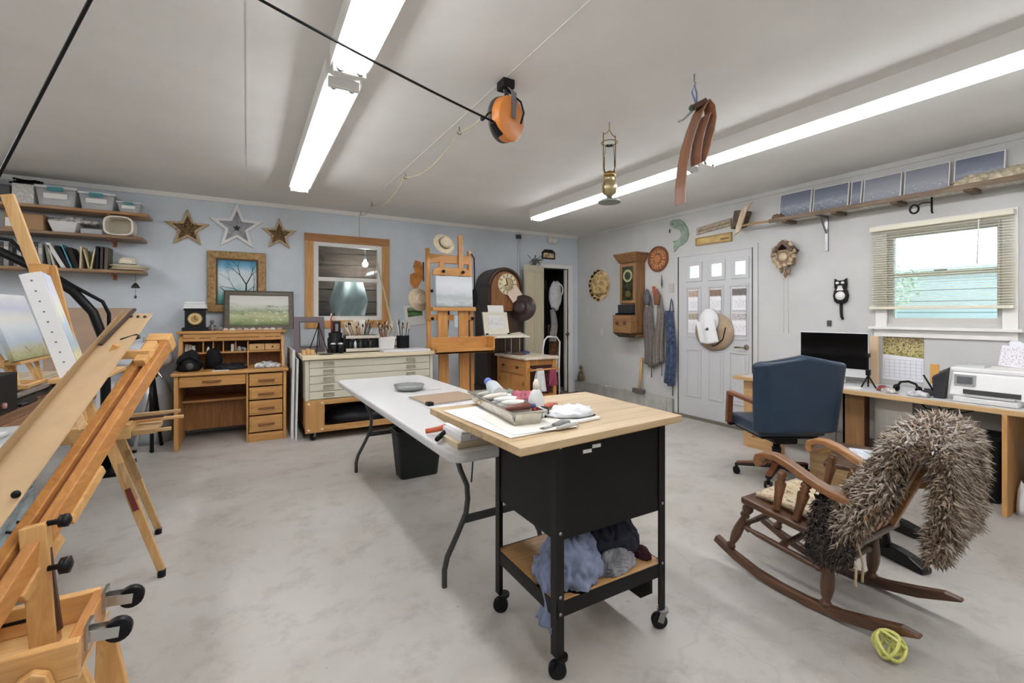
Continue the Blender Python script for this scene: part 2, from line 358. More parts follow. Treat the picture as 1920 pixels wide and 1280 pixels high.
# outdoors: lawn, a pale blue clad shed and shrubs beyond the window
struct('ground_outside', B(RW+.15, 16, -8, 10, -.25, -.15), M((120, 140, 80), .9, var=.2, scale=2))
sh = T('garden_shed', 'pale blue clad shed outside beyond the window', 'shed', (9.0, 1.5, -.15))
part(sh, 'wall', B(8.8, 10.8, -3, 5, -.15, 1.95), M((172, 181, 188), .7))
for k in range(12): part(sh, 'board', B(8.785, 8.8, -3, 5, -.14+k*.165, .012+k*.165), M((178, 187, 194), .7))
part(sh, 'roof', B(8.7, 10.9, -3.1, 5.1, 1.95, 2.0), M((190, 190, 190), .8))
def leafy(mb, c, r, n, s, seed):
    rnd = random.Random(seed)
    for k in range(n):
        d = Vector((rnd.gauss(0, 1), rnd.gauss(0, 1), rnd.gauss(0, 1))).normalized()*(rnd.random()**.4); p_ = Vector(c)+Vector((d.x*r[0], d.y*r[1], d.z*r[2]))
        a = Vector((rnd.uniform(-1, 1), rnd.uniform(-1, 1), rnd.uniform(-1, 1))).normalized(); b = a.orthogonal().normalized()
        mb.add([p_-a*s, p_+b*s*.4, p_+a*s, p_-b*s*.4], [(0, 1, 2, 3)])
for k, (px, py, pz, rr, g) in enumerate(((8.1, 2.95, 1.72, .36, (170, 190, 165)), (8.05, 3.75, 1.5, .4, (165, 188, 160)), (7.9, .9, .9, .4, (160, 180, 155)))):
    t_ = T('garden_shrub', ['pale green shrub outside the window in front of shed', 'taller pale green shrub outside beside the shed', 'low green shrub outside at the shed foot'][k], 'shrub', (px, py, -.15))
    mb = MB(); leafy(mb, (px, py, pz), (rr, rr, rr*1.1), 420, .045, k); part(t_, 'foliage', mb, M(g, .7, var=.2, scale=6))
    part(t_, 'stem', MB().tube([(px, py, -.15), (px+.05, py, pz*.5), (px, py, pz)], [.04, .03, .015], 7), M((90, 70, 50), .8))
# ---- window in the back wall looking into the lean-to
w2 = struct('window_2', B(.715, .775, BW, BW+.06, 1.235, 2.235).box(1.505, 1.565, BW, BW+.06, 1.235, 2.235).box(.775, 1.505, BW, BW+.06, 2.175, 2.235).box(.775, 1.505, BW, BW+.06, 1.235, 1.29), WHITE)
struct('sash_rail', B(.775, 1.505, BW+.008, BW+.05, 1.735, 1.785), WHITE, w2)
struct('pane', B(.775, 1.505, BW+.03, BW+.035, 1.785, 2.175), glass((225, 235, 235)), w2)
struct('pane', B(.775, 1.505, BW+.03, BW+.035, 1.29, 1.735), glass((225, 235, 235)), w2)
struct('trim_8', B(.618, .715, BW-.022, BW, 1.14, 2.225).box(1.565, 1.655, BW-.022, BW, 1.14, 2.225).box(.715, 1.565, BW-.022, BW, 1.14, 1.235), OAK['z'])
struct('trim_9', B(.612, 1.66, BW-.026, BW, 2.225, 2.32), Wd((188, 128, 62), (160, 98, 40), 'x'))
LT = M((96, 84, 74), .85, var=.2, scale=4)
lt = struct('wall_lean_to', B(-.2, 2.9, 7.35, 7.45, 0, H).box(-.3, -.2, BW+.12, 7.45, 0, H).box(2.9, 3.0, BW+.12, 7.45, 0, H), LT)
for k in range(14):
    struct('plank', B(-.2, 2.9, 7.33, 7.35, .02+k*.186, .19+k*.186), Wd((128, 104, 86), (72, 56, 46), 'x', rough=.85, coat=0), lt, .006)
bulb = T('shed_bulb', 'bright bulb glowing behind the upper pane of back window', 'lamp', (1.51, 6.9, 2.0))
part(bulb, 'socket', MB().cyl((1.51, 6.9, 2.16), (1.51, 6.9, 2.08), .022).cyl((1.51, 6.9, H), (1.51, 6.9, 2.16), .006), WHITE)
part(bulb, 'globe', MB().ball((1.51, 6.9, 2.05), .04), glow((255, 250, 255), 170))
ch = MB()
def cloth_fn(u, v):
    x_ = 1.05+.51*u; z_ = 1.83-.55*v
    w = 1-.32*(max(0, v-.55)**1.3)*1.6
    return (1.305+(x_-1.305)*w*(.74+.34*min(1, v*1.6)), 7.02+.05*math.sin(u*14+v*3)-.05*math.sin(v*5), z_-.05*math.sin(u*math.pi)*v)
ch.sheet(cloth_fn, 26, 16, .01)
one('pale_blanket', 'pale green fabric bundle hanging behind the lower pane of back window', 'blanket', ch, M((220, 230, 224), .8, var=.08, scale=5))
# ---- closet doorway in the back wall
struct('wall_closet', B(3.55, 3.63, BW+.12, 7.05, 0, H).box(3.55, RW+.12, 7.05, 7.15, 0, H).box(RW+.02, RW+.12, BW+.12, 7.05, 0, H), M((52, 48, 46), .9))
struct('trim_10', B(4.675, 4.76, BW-.02, BW+.06, 0, 2.13).box(4.08, 4.16, BW-.02, BW+.06, 0, 2.13).box(4.16, 4.675, BW-.02, BW+.06, 2.07, 2.13), WHITE)
struct('door_2', B(4.64, 4.672, BW+.02, BW+.06, .02, 2.06), OFFW)
DM = Matrix.Translation((4.15, BW-.03, 0)) @ Matrix.Rotation(math.atan2(-.18, -.47), 4, 'Z')   # leaf swung back toward the wall
CRM = M((218, 208, 178), .5); WD_ = .50
dl = struct('door_3', B(0, .06, -.016, .016, .02, 2.08).box(WD_-.06, WD_, -.016, .016, .02, 2.08).box(.06, WD_-.06, -.016, .016, 1.98, 2.08).box(.06, WD_-.06, -.016, .016, .02, .72).box(.24, .26, -.008, .008, .72, 1.98).box(.06, WD_-.06, -.008, .008, 1.13, 1.15).box(.06, WD_-.06, -.008, .008, 1.55, 1.57).move(DM), CRM)
for a in (.06, .26):
    for b in (.72, 1.15, 1.57): struct('pane', B(a, a+.18, -.003, .003, b, b+.41).move(DM), M((222, 210, 172), .35), dl)
struct('door_knob', MB().lathe([(.012, 0), (.012, .03), (.026, .04), (.026, .06), (.01, .07)], (4.652, BW+.02, .98), (0, -1, 0)), M((120, 100, 80), .4, 1))
rug = one('floor_mat', 'dark grey mat on the floor by the closet doorway', 'mat', B(4.05, 4.80, 5.35, 6.05, 0, .012), M((92, 86, 80), .95, var=.15, scale=30, bump=.3), bevel=.004)
# hung clothes and things in the closet
rnd = random.Random(3)
def garment(name, label, x0, x1, y0, z0, z1, col, seed, pattern=.25):
    def fn(u, v):
        return (x0+(x1-x0)*u+.015*math.sin(v*6+seed), y0+.03*math.sin(u*11+seed+v*2)+.012*math.sin(u*23+seed), z1+(z0-z1)*v-.04*abs(u-.5)*(1-v))
    return one(name, label, 'clothing', MB().sheet(fn, 16, 10, .012), M(col, .9, var=pattern, scale=14), None)
garment('dark_coat', 'black patterned coat hanging at closet left', 4.10, 4.31, 6.42, .75, 1.95, (34, 32, 38), 1, .6)
garment('hanging_shirt', 'charcoal shirt hanging in the middle of the closet', 4.28, 4.55, 6.62, .9, 1.92, (56, 50, 52), 2, .5)
garment('brown_jacket', 'brown jacket hanging low at closet right', 4.44, 4.66, 6.42, .45, 1.15, (112, 72, 40), 4, .4)
garment('pale_scarf', 'narrow pale grey scarf hanging in the closet', 4.43, 4.55, 6.32, .85, 1.4, (168, 164, 160), 5, .1)
bgm = MB().heap((4.50, 6.27, 1.33), (.12, .05, .24), 5, .25, 1.5, 20, 12, 1.2)
bg_ = T('white_bag', 'white fabric bag with round loop hanging in closet doorway', 'bag', (4.50, 6.27, 1.2))
part(bg_, 'pouch', bgm, M((205, 205, 208), .8, var=.08))
part(bg_, 'loop', MB().tube([(4.57+.07*math.cos(t*.3), 6.25, 1.72+.1*math.sin(t*.3)) for t in range(21)], .012, 7, closed=True), WHITE)
one('closet_boxes', 'dark wooden box on the closet floor', 'box', B(4.2, 4.62, 6.35, 6.8, 0, .4), WALN['x'], bevel=.006)
# ---------------------------------------------------------------- fluorescent fixtures
TM = glow((247, 248, 254), TUBE)
def fixture(xc, y0, y1, label):
    t = T('ceiling_light', label, 'ceiling light', (xc, (y0+y1)/2, H-.1), 'twin tube fluorescent lights')
    part(t, 'housing', MB().prism([(-.09, 0), (.09, 0), (.09, -.105), (.084, -.105), (.078, -.08), (.03, -.092), (-.03, -.092), (-.078, -.08), (-.084, -.105), (-.09, -.105)], (xc, y0, H), (1, 0, 0), (0, 0, 1), -(y1-y0)), WHITE)
    for e in (y0, y1-.03): part(t, 'lamp_holder', B(xc-.078, xc+.078, e, e+.03, H-.14, H-.09), WHITE, .004)
    for dx in (-.045, .045):
        tb = part(t, 'tube', MB().cyl((xc+dx, y0+.05, H-.12), (xc+dx, y1-.05, H-.12), .019, n=10), TM)
        for e in (y0+.03, y1-.05): part(tb, 'end_cap', MB().cyl((xc+dx, e, H-.12), (xc+dx, e+.02, H-.12), .0198, n=10), STEEL)
    return t
fixture(.44, 2.50, 4.87, 'lit fluorescent fixture toward the blue wall, left row')
fixture(.44, -.06, 2.37, 'lit fluorescent fixture overhead at top of frame, left row')
fixture(-2.30, 2.50, 4.87, 'added fill fixture, unseen beyond the left frame edge, far end of third row')  # third row is added out of view to brighten the left side
fixture(-2.30, -.06, 2.37, 'added fill fixture, unseen beyond the left frame edge, near end of third row')  # near half of the added, unseen row that lifts the left side
fixture(.44, -2.27, -.14, 'added fill fixture, unseen behind the viewer, left row')  # added behind the camera for more even brightness, never in view
fixture(3.18, -2.27, -.14, 'added fill fixture, unseen behind the viewer, right row')  # unseen addition too, evens out the light from behind the camera
fixture(3.18, 2.50, 4.87, 'lit fluorescent fixture far end of right row, behind the hanging lantern')
fixture(3.18, -.06, 2.37, 'long lit fluorescent fixture near end of right row, above the shelf')
# ---------------------------------------------------------------- shelves on the blue wall, upper left
def shelf(label, z, x1, yf, wood, th=.028):
    t = T('wall_shelf', label, 'shelf', (-1.7, BW-.15, z), 'plank shelves on the blue wall')
    part(t, 'plank', B(-2.85, x1, yf, BW-.002, z-th, z), wood, .004)
    for xb in (-1.18, -2.3):
        part(t, 'bracket', B(xb-.015, xb+.015, yf+.03, BW-.002, z-th-.012, z-th).box(xb-.015, xb+.015, BW-.014, BW-.002, z-th-.06, z-th-.012), M((176, 96, 48), .5), .002)
    return t
SY = 5.86
def sx(px, Y=SY):   # where a sight line of the photograph meets a plane parallel to the blue wall
    u = (px-960)/853.0; return (.5034+u*.8641)/(.8641-u*.5034)*Y
shelf('top plank shelf holding the clear lidded bins', 2.335, sx(277), SY, Wd((196, 146, 88), (160, 106, 56), 'x'))
shelf('middle plank shelf holding a cardboard box and oval tub', 2.095, sx(266), SY, Wd((168, 124, 76), (112, 80, 48), 'x'))
shelf('bottom plank shelf holding books and straw hats', 1.755, sx(268), SY, Wd((180, 140, 92), (128, 92, 56), 'x'))
CL = plastic_clear((226, 229, 230), .5); TEAL = M((60, 150, 160), .4)
def binn(x0, x1, z, h, label, y0=5.88, y1=6.12):
    t = T('storage_bin', label, 'storage bin', ((x0+x1)/2, (y0+y1)/2, z), 'clear bins on the top shelf'); i = .02
    part(t, 'tub', MB().hexa([(x0+i, y0+i, z), (x1-i, y0+i, z), (x1-i, y1-i, z), (x0+i, y1-i, z), (x0, y0, z+h*.86), (x1, y0, z+h*.86), (x1, y1, z+h*.86), (x0, y1, z+h*.86)]), CL, .008)
    part(t, 'lid', B(x0-.008, x1+.008, y0-.008, y1+.008, z+h*.86, z+h), M((214, 216, 216), .35), .006)
    xc = (x0+x1)/2; w = (x1-x0)
    part(t, 'latch', B(xc-w*.2, xc+w*.18, y0-.02, y0-.008, z+h*.72, z+h*.93), TEAL, .004)
    part(t, 'paper_label', B(xc-w*.3, xc+w*.28, y0-.006, y0-.002, z+h*.35, z+h*.62), PAPER)
    part(t, 'contents', B(x0+.04, x1-.04, y0+.035, y1-.03, z+.006, z+h*.6), M((196, 194, 190), .8, var=.3, scale=16))
binn(sx(64), sx(142), 2.336, .19, 'clear bin with teal latch, left of the lidded bins on top shelf')
binn(sx(146), sx(214), 2.336, .17, 'clear bin with teal latch, middle of the lidded bins on top shelf')
binn(sx(218), sx(262), 2.336, .11, 'small clear bin with teal latch at the right end of the top shelf', 5.89, 6.08)
one('patterned_box', 'white box with faint grey pattern on top shelf left of clear bins', 'box', B(sx(18), sx(60), 5.90, 6.10, 2.336, 2.52), M((216, 214, 206), .6, var=.12, scale=40), bevel=.004)
one('tangled_cable', 'dark tangle of cable on the white patterned box', 'cable', MB().tube([(sx(30)+.1*math.sin(i*1.7)+.02*i/8, 5.99+.06*math.cos(i*2.3), 2.535+.018*math.sin(i*1.1)+.018) for i in range(26)], .008, 6), BLKP)
one('grey_case', 'dark grey case at the far left of the top shelf', 'case', B(sx(-40), sx(14), 5.90, 6.1, 2.336, 2.5), M((90, 90, 90), .6), bevel=.01)
cbx = T('cardboard_box', 'brown cardboard box with white label on the middle shelf', 'box', (sx(32), 6.0, 2.096))
part(cbx, 'carton', B(sx(2), sx(78), 5.90, 6.12, 2.096, 2.245), M((176, 136, 92), .8, var=.05), .003)
part(cbx, 'paper_label', B(sx(6), sx(28), 5.896, 5.9, 2.12, 2.2), PAPER)
part(cbx, 'flap', B(sx(2), sx(78), 5.90, 6.12, 2.246, 2.25), M((160, 120, 80), .8))
bk = T('white_basket', 'white plastic basket of odds and ends on middle shelf', 'basket', (sx(112), 6.0, 2.096))
x0, x1 = sx(87), sx(144)
part(bk, 'tub', MB().hexa([(x0+.03, 5.91, 2.096), (x1-.03, 5.91, 2.096), (x1-.03, 6.09, 2.096), (x0+.03, 6.09, 2.096), (x0, 5.88, 2.2), (x1, 5.88, 2.2), (x1, 6.11, 2.2), (x0, 6.11, 2.2)]), M((222, 222, 222), .4), .006)
part(bk, 'clutter', MB().heap((x0+.17, 5.99, 2.195), (.15, .08, .05), 4, .6, 4, 26, 12, .1), M((176, 172, 168), .7, var=.5, scale=30))
one('clear_tray', 'flat clear plastic tray on middle shelf beside oval tub', 'tray', B(sx(148), sx(190), 5.9, 6.08, 2.096, 2.15), CL, bevel=.008)
tub = T('oval_tub', 'cream oval plastic tub standing on its side on middle shelf', 'tub', (sx(221), 5.99, 2.096))
cxx = sx(221)
part(tub, 'shell', MB().ring([(x*1.0, z) for x, z in [(.118*math.copysign(abs(math.cos(a))**.6, math.cos(a)), .098*math.copysign(abs(math.sin(a))**.6, math.sin(a))) for a in [i*math.pi/16 for i in range(32)]]], [(.1*math.copysign(abs(math.cos(a))**.6, math.cos(a)), .082*math.copysign(abs(math.sin(a))**.6, math.sin(a))) for a in [i*math.pi/16 for i in range(32)]], (cxx, 5.87, 2.195), (1, 0, 0), (0, 0, 1), -.2), M((226, 218, 200), .4), .006)
part(tub, 'bottom', MB().prism([(.1*math.copysign(abs(math.cos(a))**.6, math.cos(a)), .082*math.copysign(abs(math.sin(a))**.6, math.sin(a))) for a in [i*math.pi/16 for i in range(32)]], (cxx, 6.02, 2.195), (1, 0, 0), (0, 0, 1), -.02), M((206, 196, 172), .5))
# books and folders on the bottom shelf
rnd = random.Random(11); xx = sx(-4); k = 0
bcols = [(60, 58, 60), (150, 148, 144), (40, 40, 44), (120, 112, 104), (200, 196, 188), (88, 80, 76), (30, 30, 32), (170, 166, 160)]
ORD = ['first', 'second', 'third', 'fourth', 'fifth', 'sixth', 'seventh', 'eighth', 'ninth', 'tenth', 'eleventh', 'twelfth', 'thirteenth', 'fourteenth', 'fifteenth', 'sixteenth', 'seventeenth', 'eighteenth', 'nineteenth', 'twentieth']
def orderlab(i): return ['dark', 'grey', 'black', 'taupe', 'cream', 'brown', 'charcoal', 'silver'][i % 8]
while xx < sx(74):
    w = rnd.uniform(.018, .034); h = rnd.uniform(.2, .235); c = k % 8
    b_ = T('book', orderlab(c)+' spined book, '+ORD[k % 20]+' from left in the bottom shelf row', 'book', (xx+w/2, 6.0, 1.756), 'books on the bottom shelf')
    part(b_, 'cover', B(xx, xx+w, 5.885, 6.06, 1.756, 1.756+h), M(bcols[c], .6), .003)
    part(b_, 'title_band', B(xx+.002, xx+w-.002, 5.8835, 5.885, 1.756+h*.55, 1.756+h*.8), M(bcols[(c+3) % 8], .6))
    xx += w+.002; k += 1
def lean(px0, dx, w, h, c, label, cat='folder', name='folder'):
    x0 = sx(px0); mb = MB().hexa([(x0, 5.90, 1.757), (x0+w, 5.90, 1.757), (x0+w, 6.09, 1.757), (x0, 6.09, 1.757), (x0+dx, 5.90, 1.757+h), (x0+dx+w, 5.90, 1.757+h), (x0+dx+w, 6.09, 1.757+h), (x0+dx, 6.09, 1.757+h)])
    return one(name, label, cat, mb, M(c, .65), 'leaning folders on the bottom shelf', bevel=.002)
lean(88, -.03, .022, .215, (128, 136, 112), 'sage green folder leaning left on bottom shelf')
lean(97, -.045, .016, .21, (196, 190, 170), 'cream folder leaning beside the sage green one')
lean(112, -.115, .035, .235, (214, 214, 212), 'pale grey portfolio leaning far left on bottom shelf')
lean(122, -.085, .03, .21, (34, 36, 40), 'black binder leaning behind the pale portfolio')
lean(130, -.075, .012, .228, (80, 160, 170), 'teal folder leaning on bottom shelf')
lean(136, -.06, .04, .2, (40, 36, 34), 'thick dark album leaning next to teal folder')
lean(146, .005, .014, .215, (210, 190, 160), 'tan upright folder in middle of bottom shelf')
lean(166, .03, .012, .195, (216, 200, 150), 'yellowish card leaning right on bottom shelf')
lean(163, -.04, .012, .19, (196, 184, 140), 'mustard card leaning left against tan folder')
lean(176, .005, .024, .225, (30, 28, 30), 'tall black album upright near right end of books')
lean(185, .005, .02, .225, (66, 54, 60), 'tall plum album upright near right end of books')
lean(193, .006, .026, .22, (96, 84, 70), 'tall taupe album upright at right end of books')
def hat(name, label, c, r, brim, hcrown, mat, tilt=None, band=None, group=None, droop=.01, ribs=False):
    t = T(name, label, 'hat', c, group, local=True)
    m_ = MB().lathe([(brim, 0), (brim*.98, .006), (r*1.15, .012+droop), (r, .02+droop), (r*.97, hcrown*.6), (r*.86, hcrown*.94), (r*.55, hcrown), (0.0, hcrown*.93)], n=28, sy=.88)
    m_.lathe([(brim, 0), (brim*.99, -.004), (r, .01), (0, .012)], n=28, sy=.88)
    a = part(t, 'body', m_, mat)
    if band: part(t, 'band', MB().lathe([(r*1.02, .018+droop), (r*1.015, .045+droop)], n=28, sy=.88), band)
    if tilt: t.rotation_euler = tilt
    return t
STRAW = M((222, 206, 170), .8, var=.12, scale=60, bump=.4)
hx = sx(238)
for k in range(3):
    t_ = T('straw_hat', ['flattened straw hat brim at bottom of the stack on shelf', 'straw hat brim in middle of the stack on shelf', 'cream straw hat with dark band on top of shelf stack'][k], 'hat', (hx+[.0, .015, -.012][k], 5.96, 1.757+k*.018), 'straw hats on the bottom shelf', local=True)
    if k < 2: part(t_, 'brim', MB().lathe([(.155-k*.01, .008), (.15, .016), (.08, .012), (0, .014)], n=28).lathe([(.155-k*.01, .008), (.08, .0), (0, 0)], n=28), STRAW)
    else:
        part(t_, 'brim', MB().lathe([(.142, .01), (.138, .016), (.08, .004), (.075, .012), (.07, .07), (.055, .095), (0, .088)], n=28).lathe([(.142, .01), (.08, 0), (0, 0)], n=28), M((228, 216, 188), .8, var=.08, scale=60, bump=.3))
        part(t_, 'band', MB().lathe([(.0775, .013), (.0755, .03)], n=28), M((70, 62, 52), .7))
wc = T('wind_chime', 'small dark wind chime hanging under the bottom shelf', 'wind chime', (sx(254, 5.93), 5.93, 1.50))
xw = sx(254, 5.93)
part(wc, 'string', MB().cyl((xw, 5.93, 1.725), (xw, 5.93, 1.49), .0015, n=5), BLACK)
part(wc, 'bell', MB().lathe([(.001, .05), (.012, .045), (.028, .02), (.038, 0), (.03, -.004)], (xw, 5.93, 1.585), n=14), M((60, 58, 58), .4, .6))
part(wc, 'clapper', MB().ball((xw, 5.93, 1.49), (.012, .012, .018), 10, 7), M((90, 70, 60), .5))
# ---------------------------------------------------------------- stars
def wstar(label, xc, zc, ro, mat, fill, twig=None):
    t = T('wall_star', label, 'star', (xc, BW-.02, zc), 'star ornaments on the blue wall')
    o_ = star(5, ro, ro*.42); i_ = star(5, ro*.66, ro*.29)
    part(t, 'frame', MB().ring(o_, i_, (xc, BW-.035, zc), (1, 0, 0), (0, 0, 1), -.032), mat, .004)
    part(t, 'backing', MB().prism(star(5, ro*.7, ro*.3), (xc, BW-.008, zc), (1, 0, 0), (0, 0, 1), -.004), fill)
    if twig:
        mb = MB(); rr = random.Random(int(xc*100))
        for k in range(90):
            a = rr.uniform(0, 6.28); q = rr.random()**.6*ro*.55*(.55+.45*abs(math.cos(2.5*(a-math.pi/2)))); x_ = xc+q*math.cos(a); z_ = zc+q*math.sin(a); b_ = rr.uniform(0, 6.28); l = ro*.12
            mb.bar((x_, BW-.02-rr.random()*.02, z_), (x_+l*math.cos(b_), BW-.03, z_+l*math.sin(b_)), .009, .006, (0, 1, 0))
        part(t, 'twigs', mb, twig)
    else:
        part(t, 'small_star', MB().prism(star(5, ro*.13, ro*.06), (xc, BW-.03, zc-.01), (1, 0, 0), (0, 0, 1), -.014), M((44, 38, 36), .6))
        mb = MB()
        for k in range(5):
            a = R(90+72*k); mb.bar((xc+.03*math.cos(a), BW-.02, zc+.03*math.sin(a)), (xc+ro*.62*math.cos(a), BW-.02, zc+ro*.62*math.sin(a)), .006, .004, (0, 1, 0))
        part(t, 'wire', mb, M((150, 150, 150), .5, .5))
TW = Wd((170, 134, 84), (96, 66, 36), 'x', 3, .8, 0)
wstar('rustic brown twig star left of the big white star', -.565, 2.255, .215, Wd((206, 184, 146), (160, 132, 90), 'z', rough=.8, coat=0), M((126, 98, 60), .9, var=.3, scale=30), TW)
wstar('large white wooden star between the twig stars', -.10, 2.315, .285, M((226, 226, 224), .6), M((168, 170, 174), .8, var=.12, scale=25))
wstar('rustic brown twig star right of the big white star', .335, 2.27, .20, Wd((212, 190, 152), (166, 138, 98), 'z', rough=.8, coat=0), M((140, 112, 74), .9, var=.3, scale=30), TW)
# ---------------------------------------------------------------- framed pictures on and by the blue wall
GOLD = M((158, 122, 70), .45, .35, var=.25, scale=30, bump=.3)
fp = T('framed_painting', 'gilt framed painting of bare trees against blue sky', 'painting', (-.095, BW-.03, 1.34))
X0, X1, Z0, Z1 = -.385, .195, 1.335, 2.03
def rect(a, b, c, d): return [(a, c), (b, c), (b, d), (a, d)]
part(fp, 'frame', MB().ring(rect(X0, X1, Z0, Z1), rect(X0+.085, X1-.085, Z0+.085, Z1-.085), (0, BW-.002, 0), (1, 0, 0), (0, 0, 1), .05), GOLD, .012, 3)
part(fp, 'inner_lip', MB().ring(rect(X0+.078, X1-.078, Z0+.078, Z1-.078), rect(X0+.098, X1-.098, Z0+.098, Z1-.098), (0, BW-.002, 0), (1, 0, 0), (0, 0, 1), .035), M((96, 70, 36), .5))
cv = part(fp, 'canvas', B(X0+.09, X1-.09, BW-.02, BW-.012, Z0+.09, Z1-.09), art('bare_trees', [(.0, (38, 128, 122)), (.2, (110, 186, 190)), (.45, (214, 226, 226)), (.7, (206, 222, 228)), (.86, (104, 178, 208)), (1, (60, 140, 190))], 2, .5, 2.4))
mb = MB(); rr = random.Random(5)
def br(p, a, l, w, n):
    q = (p[0]+l*math.cos(a), p[1]+l*math.sin(a)); mb.bar((p[0], BW-.0205, p[1]), (q[0], BW-.0205, q[1]), w, .001, (0, 1, 0), w*.65)
    if n:
        for s_ in (-1, 1): br(q, a+s_*rr.uniform(.2, .55), l*rr.uniform(.55, .8), w*.6, n-1)
mb2 = mb; br((-.01, 1.50), 1.55, .16, .022, 4); br((.06, 1.50), 1.5, .2, .008, 2); br((-.01, 1.53), 2.55, .14, .01, 3); br((-.26, 1.62), -.8, .1, .008, 1); br((-.02, 1.56), .7, .1, .009, 2)
mb.v = [Vector((min(max(q.x, X0+.1), X1-.1), q.y, min(max(q.z, Z0+.1), Z1-.1))) for q in mb.v]
part(cv, 'painted_branches', mb, M((40, 40, 42), .7))
def leanpic(t, x0, x1, z0, z1, y, back, fw, fmat, cmat, th=.025):
    """framed picture standing at y, top leaning back by `back` m"""
    s_ = Matrix(((1, 0, 0, 0), (0, 1, back/(z1-z0), -back/(z1-z0)*z0), (0, 0, 1, 0), (0, 0, 0, 1)))
    a = part(t, 'frame', MB().ring(rect(x0, x1, z0, z1), rect(x0+fw, x1-fw, z0+fw, z1-fw), (0, y+th, 0), (1, 0, 0), (0, 0, 1), th).move(s_), fmat, .005)
    b = part(t, 'canvas', B(x0+fw*.9, x1-fw*.9, y+th*.4, y+th*.7, z0+fw*.9, z1-fw*.9).move(s_), cmat)
    return a, b
t_ = T('framed_painting', 'wide framed painting of a misty green meadow on the rolltop desk', 'painting', (.13, 6.0, 1.141))
leanpic(t_, -.215, .475, 1.141, 1.575, 5.97, .1, .045, Wd((104, 92, 66), (70, 62, 44), 'x'), art('meadow', [(.0, (92, 110, 66)), (.15, (148, 164, 104)), (.32, (188, 194, 140)), (.46, (150, 166, 124)), (.58, (196, 202, 184)), (.75, (222, 222, 212)), (1, (214, 214, 206))], 2, .3, 4, blot=[((240, 238, 226), .56, .66, 14, .12, .5), ((84, 104, 74), .57, .68, 9, .3, .72)]))
part(t_, 'outer_edge', MB().ring(rect(-.225, .485, 1.141, 1.585), rect(-.212, .472, 1.152, 1.572), (0, 6.0, 0), (1, 0, 0), (0, 0, 1), .028).move(Matrix(((1, 0, 0, 0), (0, 1, .23, -.23*1.141), (0, 0, 1, 0), (0, 0, 0, 1)))), M((52, 44, 34), .5))
# ---------------------------------------------------------------- rolltop desk
dk = T('rolltop_desk', 'golden oak rolltop desk against the blue wall', 'desk', (-.12, 5.75, 0))
DL, DR, DF, DB = -.605, .362, 5.38, 6.10
part(dk, 'side_panel', MB().prism([(DF, 0), (DB, 0), (DB, 1.10), (5.78, 1.10), (5.70, .95), (5.62, .80), (5.60, .745), (DF, .715)], (DL, 0, 0), (0, 1, 0), (0, 0, 1), .035), OAK['z'], .004)
part(dk, 'side_panel', MB().prism([(DF, 0), (DB, 0), (DB, 1.10), (5.78, 1.10), (5.70, .95), (5.62, .80), (5.60, .745), (DF, .715)], (DR-.03, 0, 0), (0, 1, 0), (0, 0, 1), .03), OAK['z'], .004)
part(dk, 'desktop', B(DL-.025, DR+.02, 5.36, DB, .715, .745), OAK['x'], .008)
part(dk, 'hutch_top', B(DL-.02, DR+.02, 5.73, BW-.02, 1.11, 1.138), OAK['x'], .006)
rf = part(dk, 'roll_front', B(DL+.035, DR-.03, 5.745, 5.775, 1.03, 1.11), OAK['x'], .006)
for a, b in ((-.57, -.47), (-.43, -.33), (-.28, .12), (.17, .25), (.27, .32)): part(rf, 'groove', B(a, b, 5.742, 5.746, 1.062, 1.07), M((120, 72, 26), .5))
part(dk, 'back_panel', B(DL+.035, DR-.03, 6.06, 6.08, .05, 1.11), Wd((170, 110, 52), (134, 80, 34), 'z'))
part(dk, 'pedestal', B(-.005, .012, DF+.01, DB-.05, .0, .715).box(.012, DR-.03, DF+.02, DF+.05, 0, .06).box(.012, DR-.03, DF+.04, DB-.06, .06, .07), OAK['z'])
for k, (z0, z1) in enumerate(((.575, .70), (.435, .56), (.275, .42), (.10, .26))):
    d_ = part(dk, 'drawer', B(.02, DR-.037, DF+.002, DF+.03, z0, z1).box(.035, DR-.052, DF-.004, DF+.004, z0+.015, z1-.015), OAK['x'], .004)
    zc = (z0+z1)/2
    part(d_, 'handle', MB().bar((.10, DF-.022, zc-.004), (.25, DF-.022, zc-.004), .016, .02).box(.11, .135, DF-.02, DF, zc-.01, zc+.004).box(.215, .24, DF-.02, DF, zc-.01, zc+.004), Wd((150, 92, 36), (120, 70, 24), 'x'), .003)
part(dk, 'kick_board', B(.015, DR-.032, DF+.005, DF+.03, 0, .085), OAK['x'], .003)
d_ = part(dk, 'pencil_drawer', B(DL+.04, -.012, DF+.004, DF+.03, .605, .705), OAK['x'], .004)
part(d_, 'handle', MB().bar((-.38, DF-.014, .655), (-.22, DF-.014, .655), .014, .02), Wd((150, 92, 36), (120, 70, 24), 'x'), .003)
part(dk, 'knee_shelf', B(DL+.035, -.005, 5.66, 6.05, .41, .432), OAK['x'], .003)
part(dk, 'modesty_panel', B(DL+.035, -.005, 5.86, 5.88, .09, .41), Wd((186, 124, 58), (146, 88, 36), 'z'))
part(dk, 'pigeonhole_shelf', B(DL+.035, .0, 5.80, 6.06, .895, .912), OAK['x'])
for xd in (-.40, -.31, -.22, -.105, .01): part(dk, 'divider', B(xd-.006, xd+.006, 5.80, 6.06, .912 if xd < 0 else .745, 1.03), OAK['z'])
for a in (.02, .175):
    d_ = part(dk, 'small_drawer', B(a, a+.15, 5.80, 5.95, .915, .985), PINE['x'], .004); part(d_, 'knob', MB().ball((a+.075, 5.795, .95), .01, 8, 6), WALN['x'])
part(dk, 'small_shelf', B(.015, DR-.03, 5.80, 6.06, .895, .913), OAK['x'])
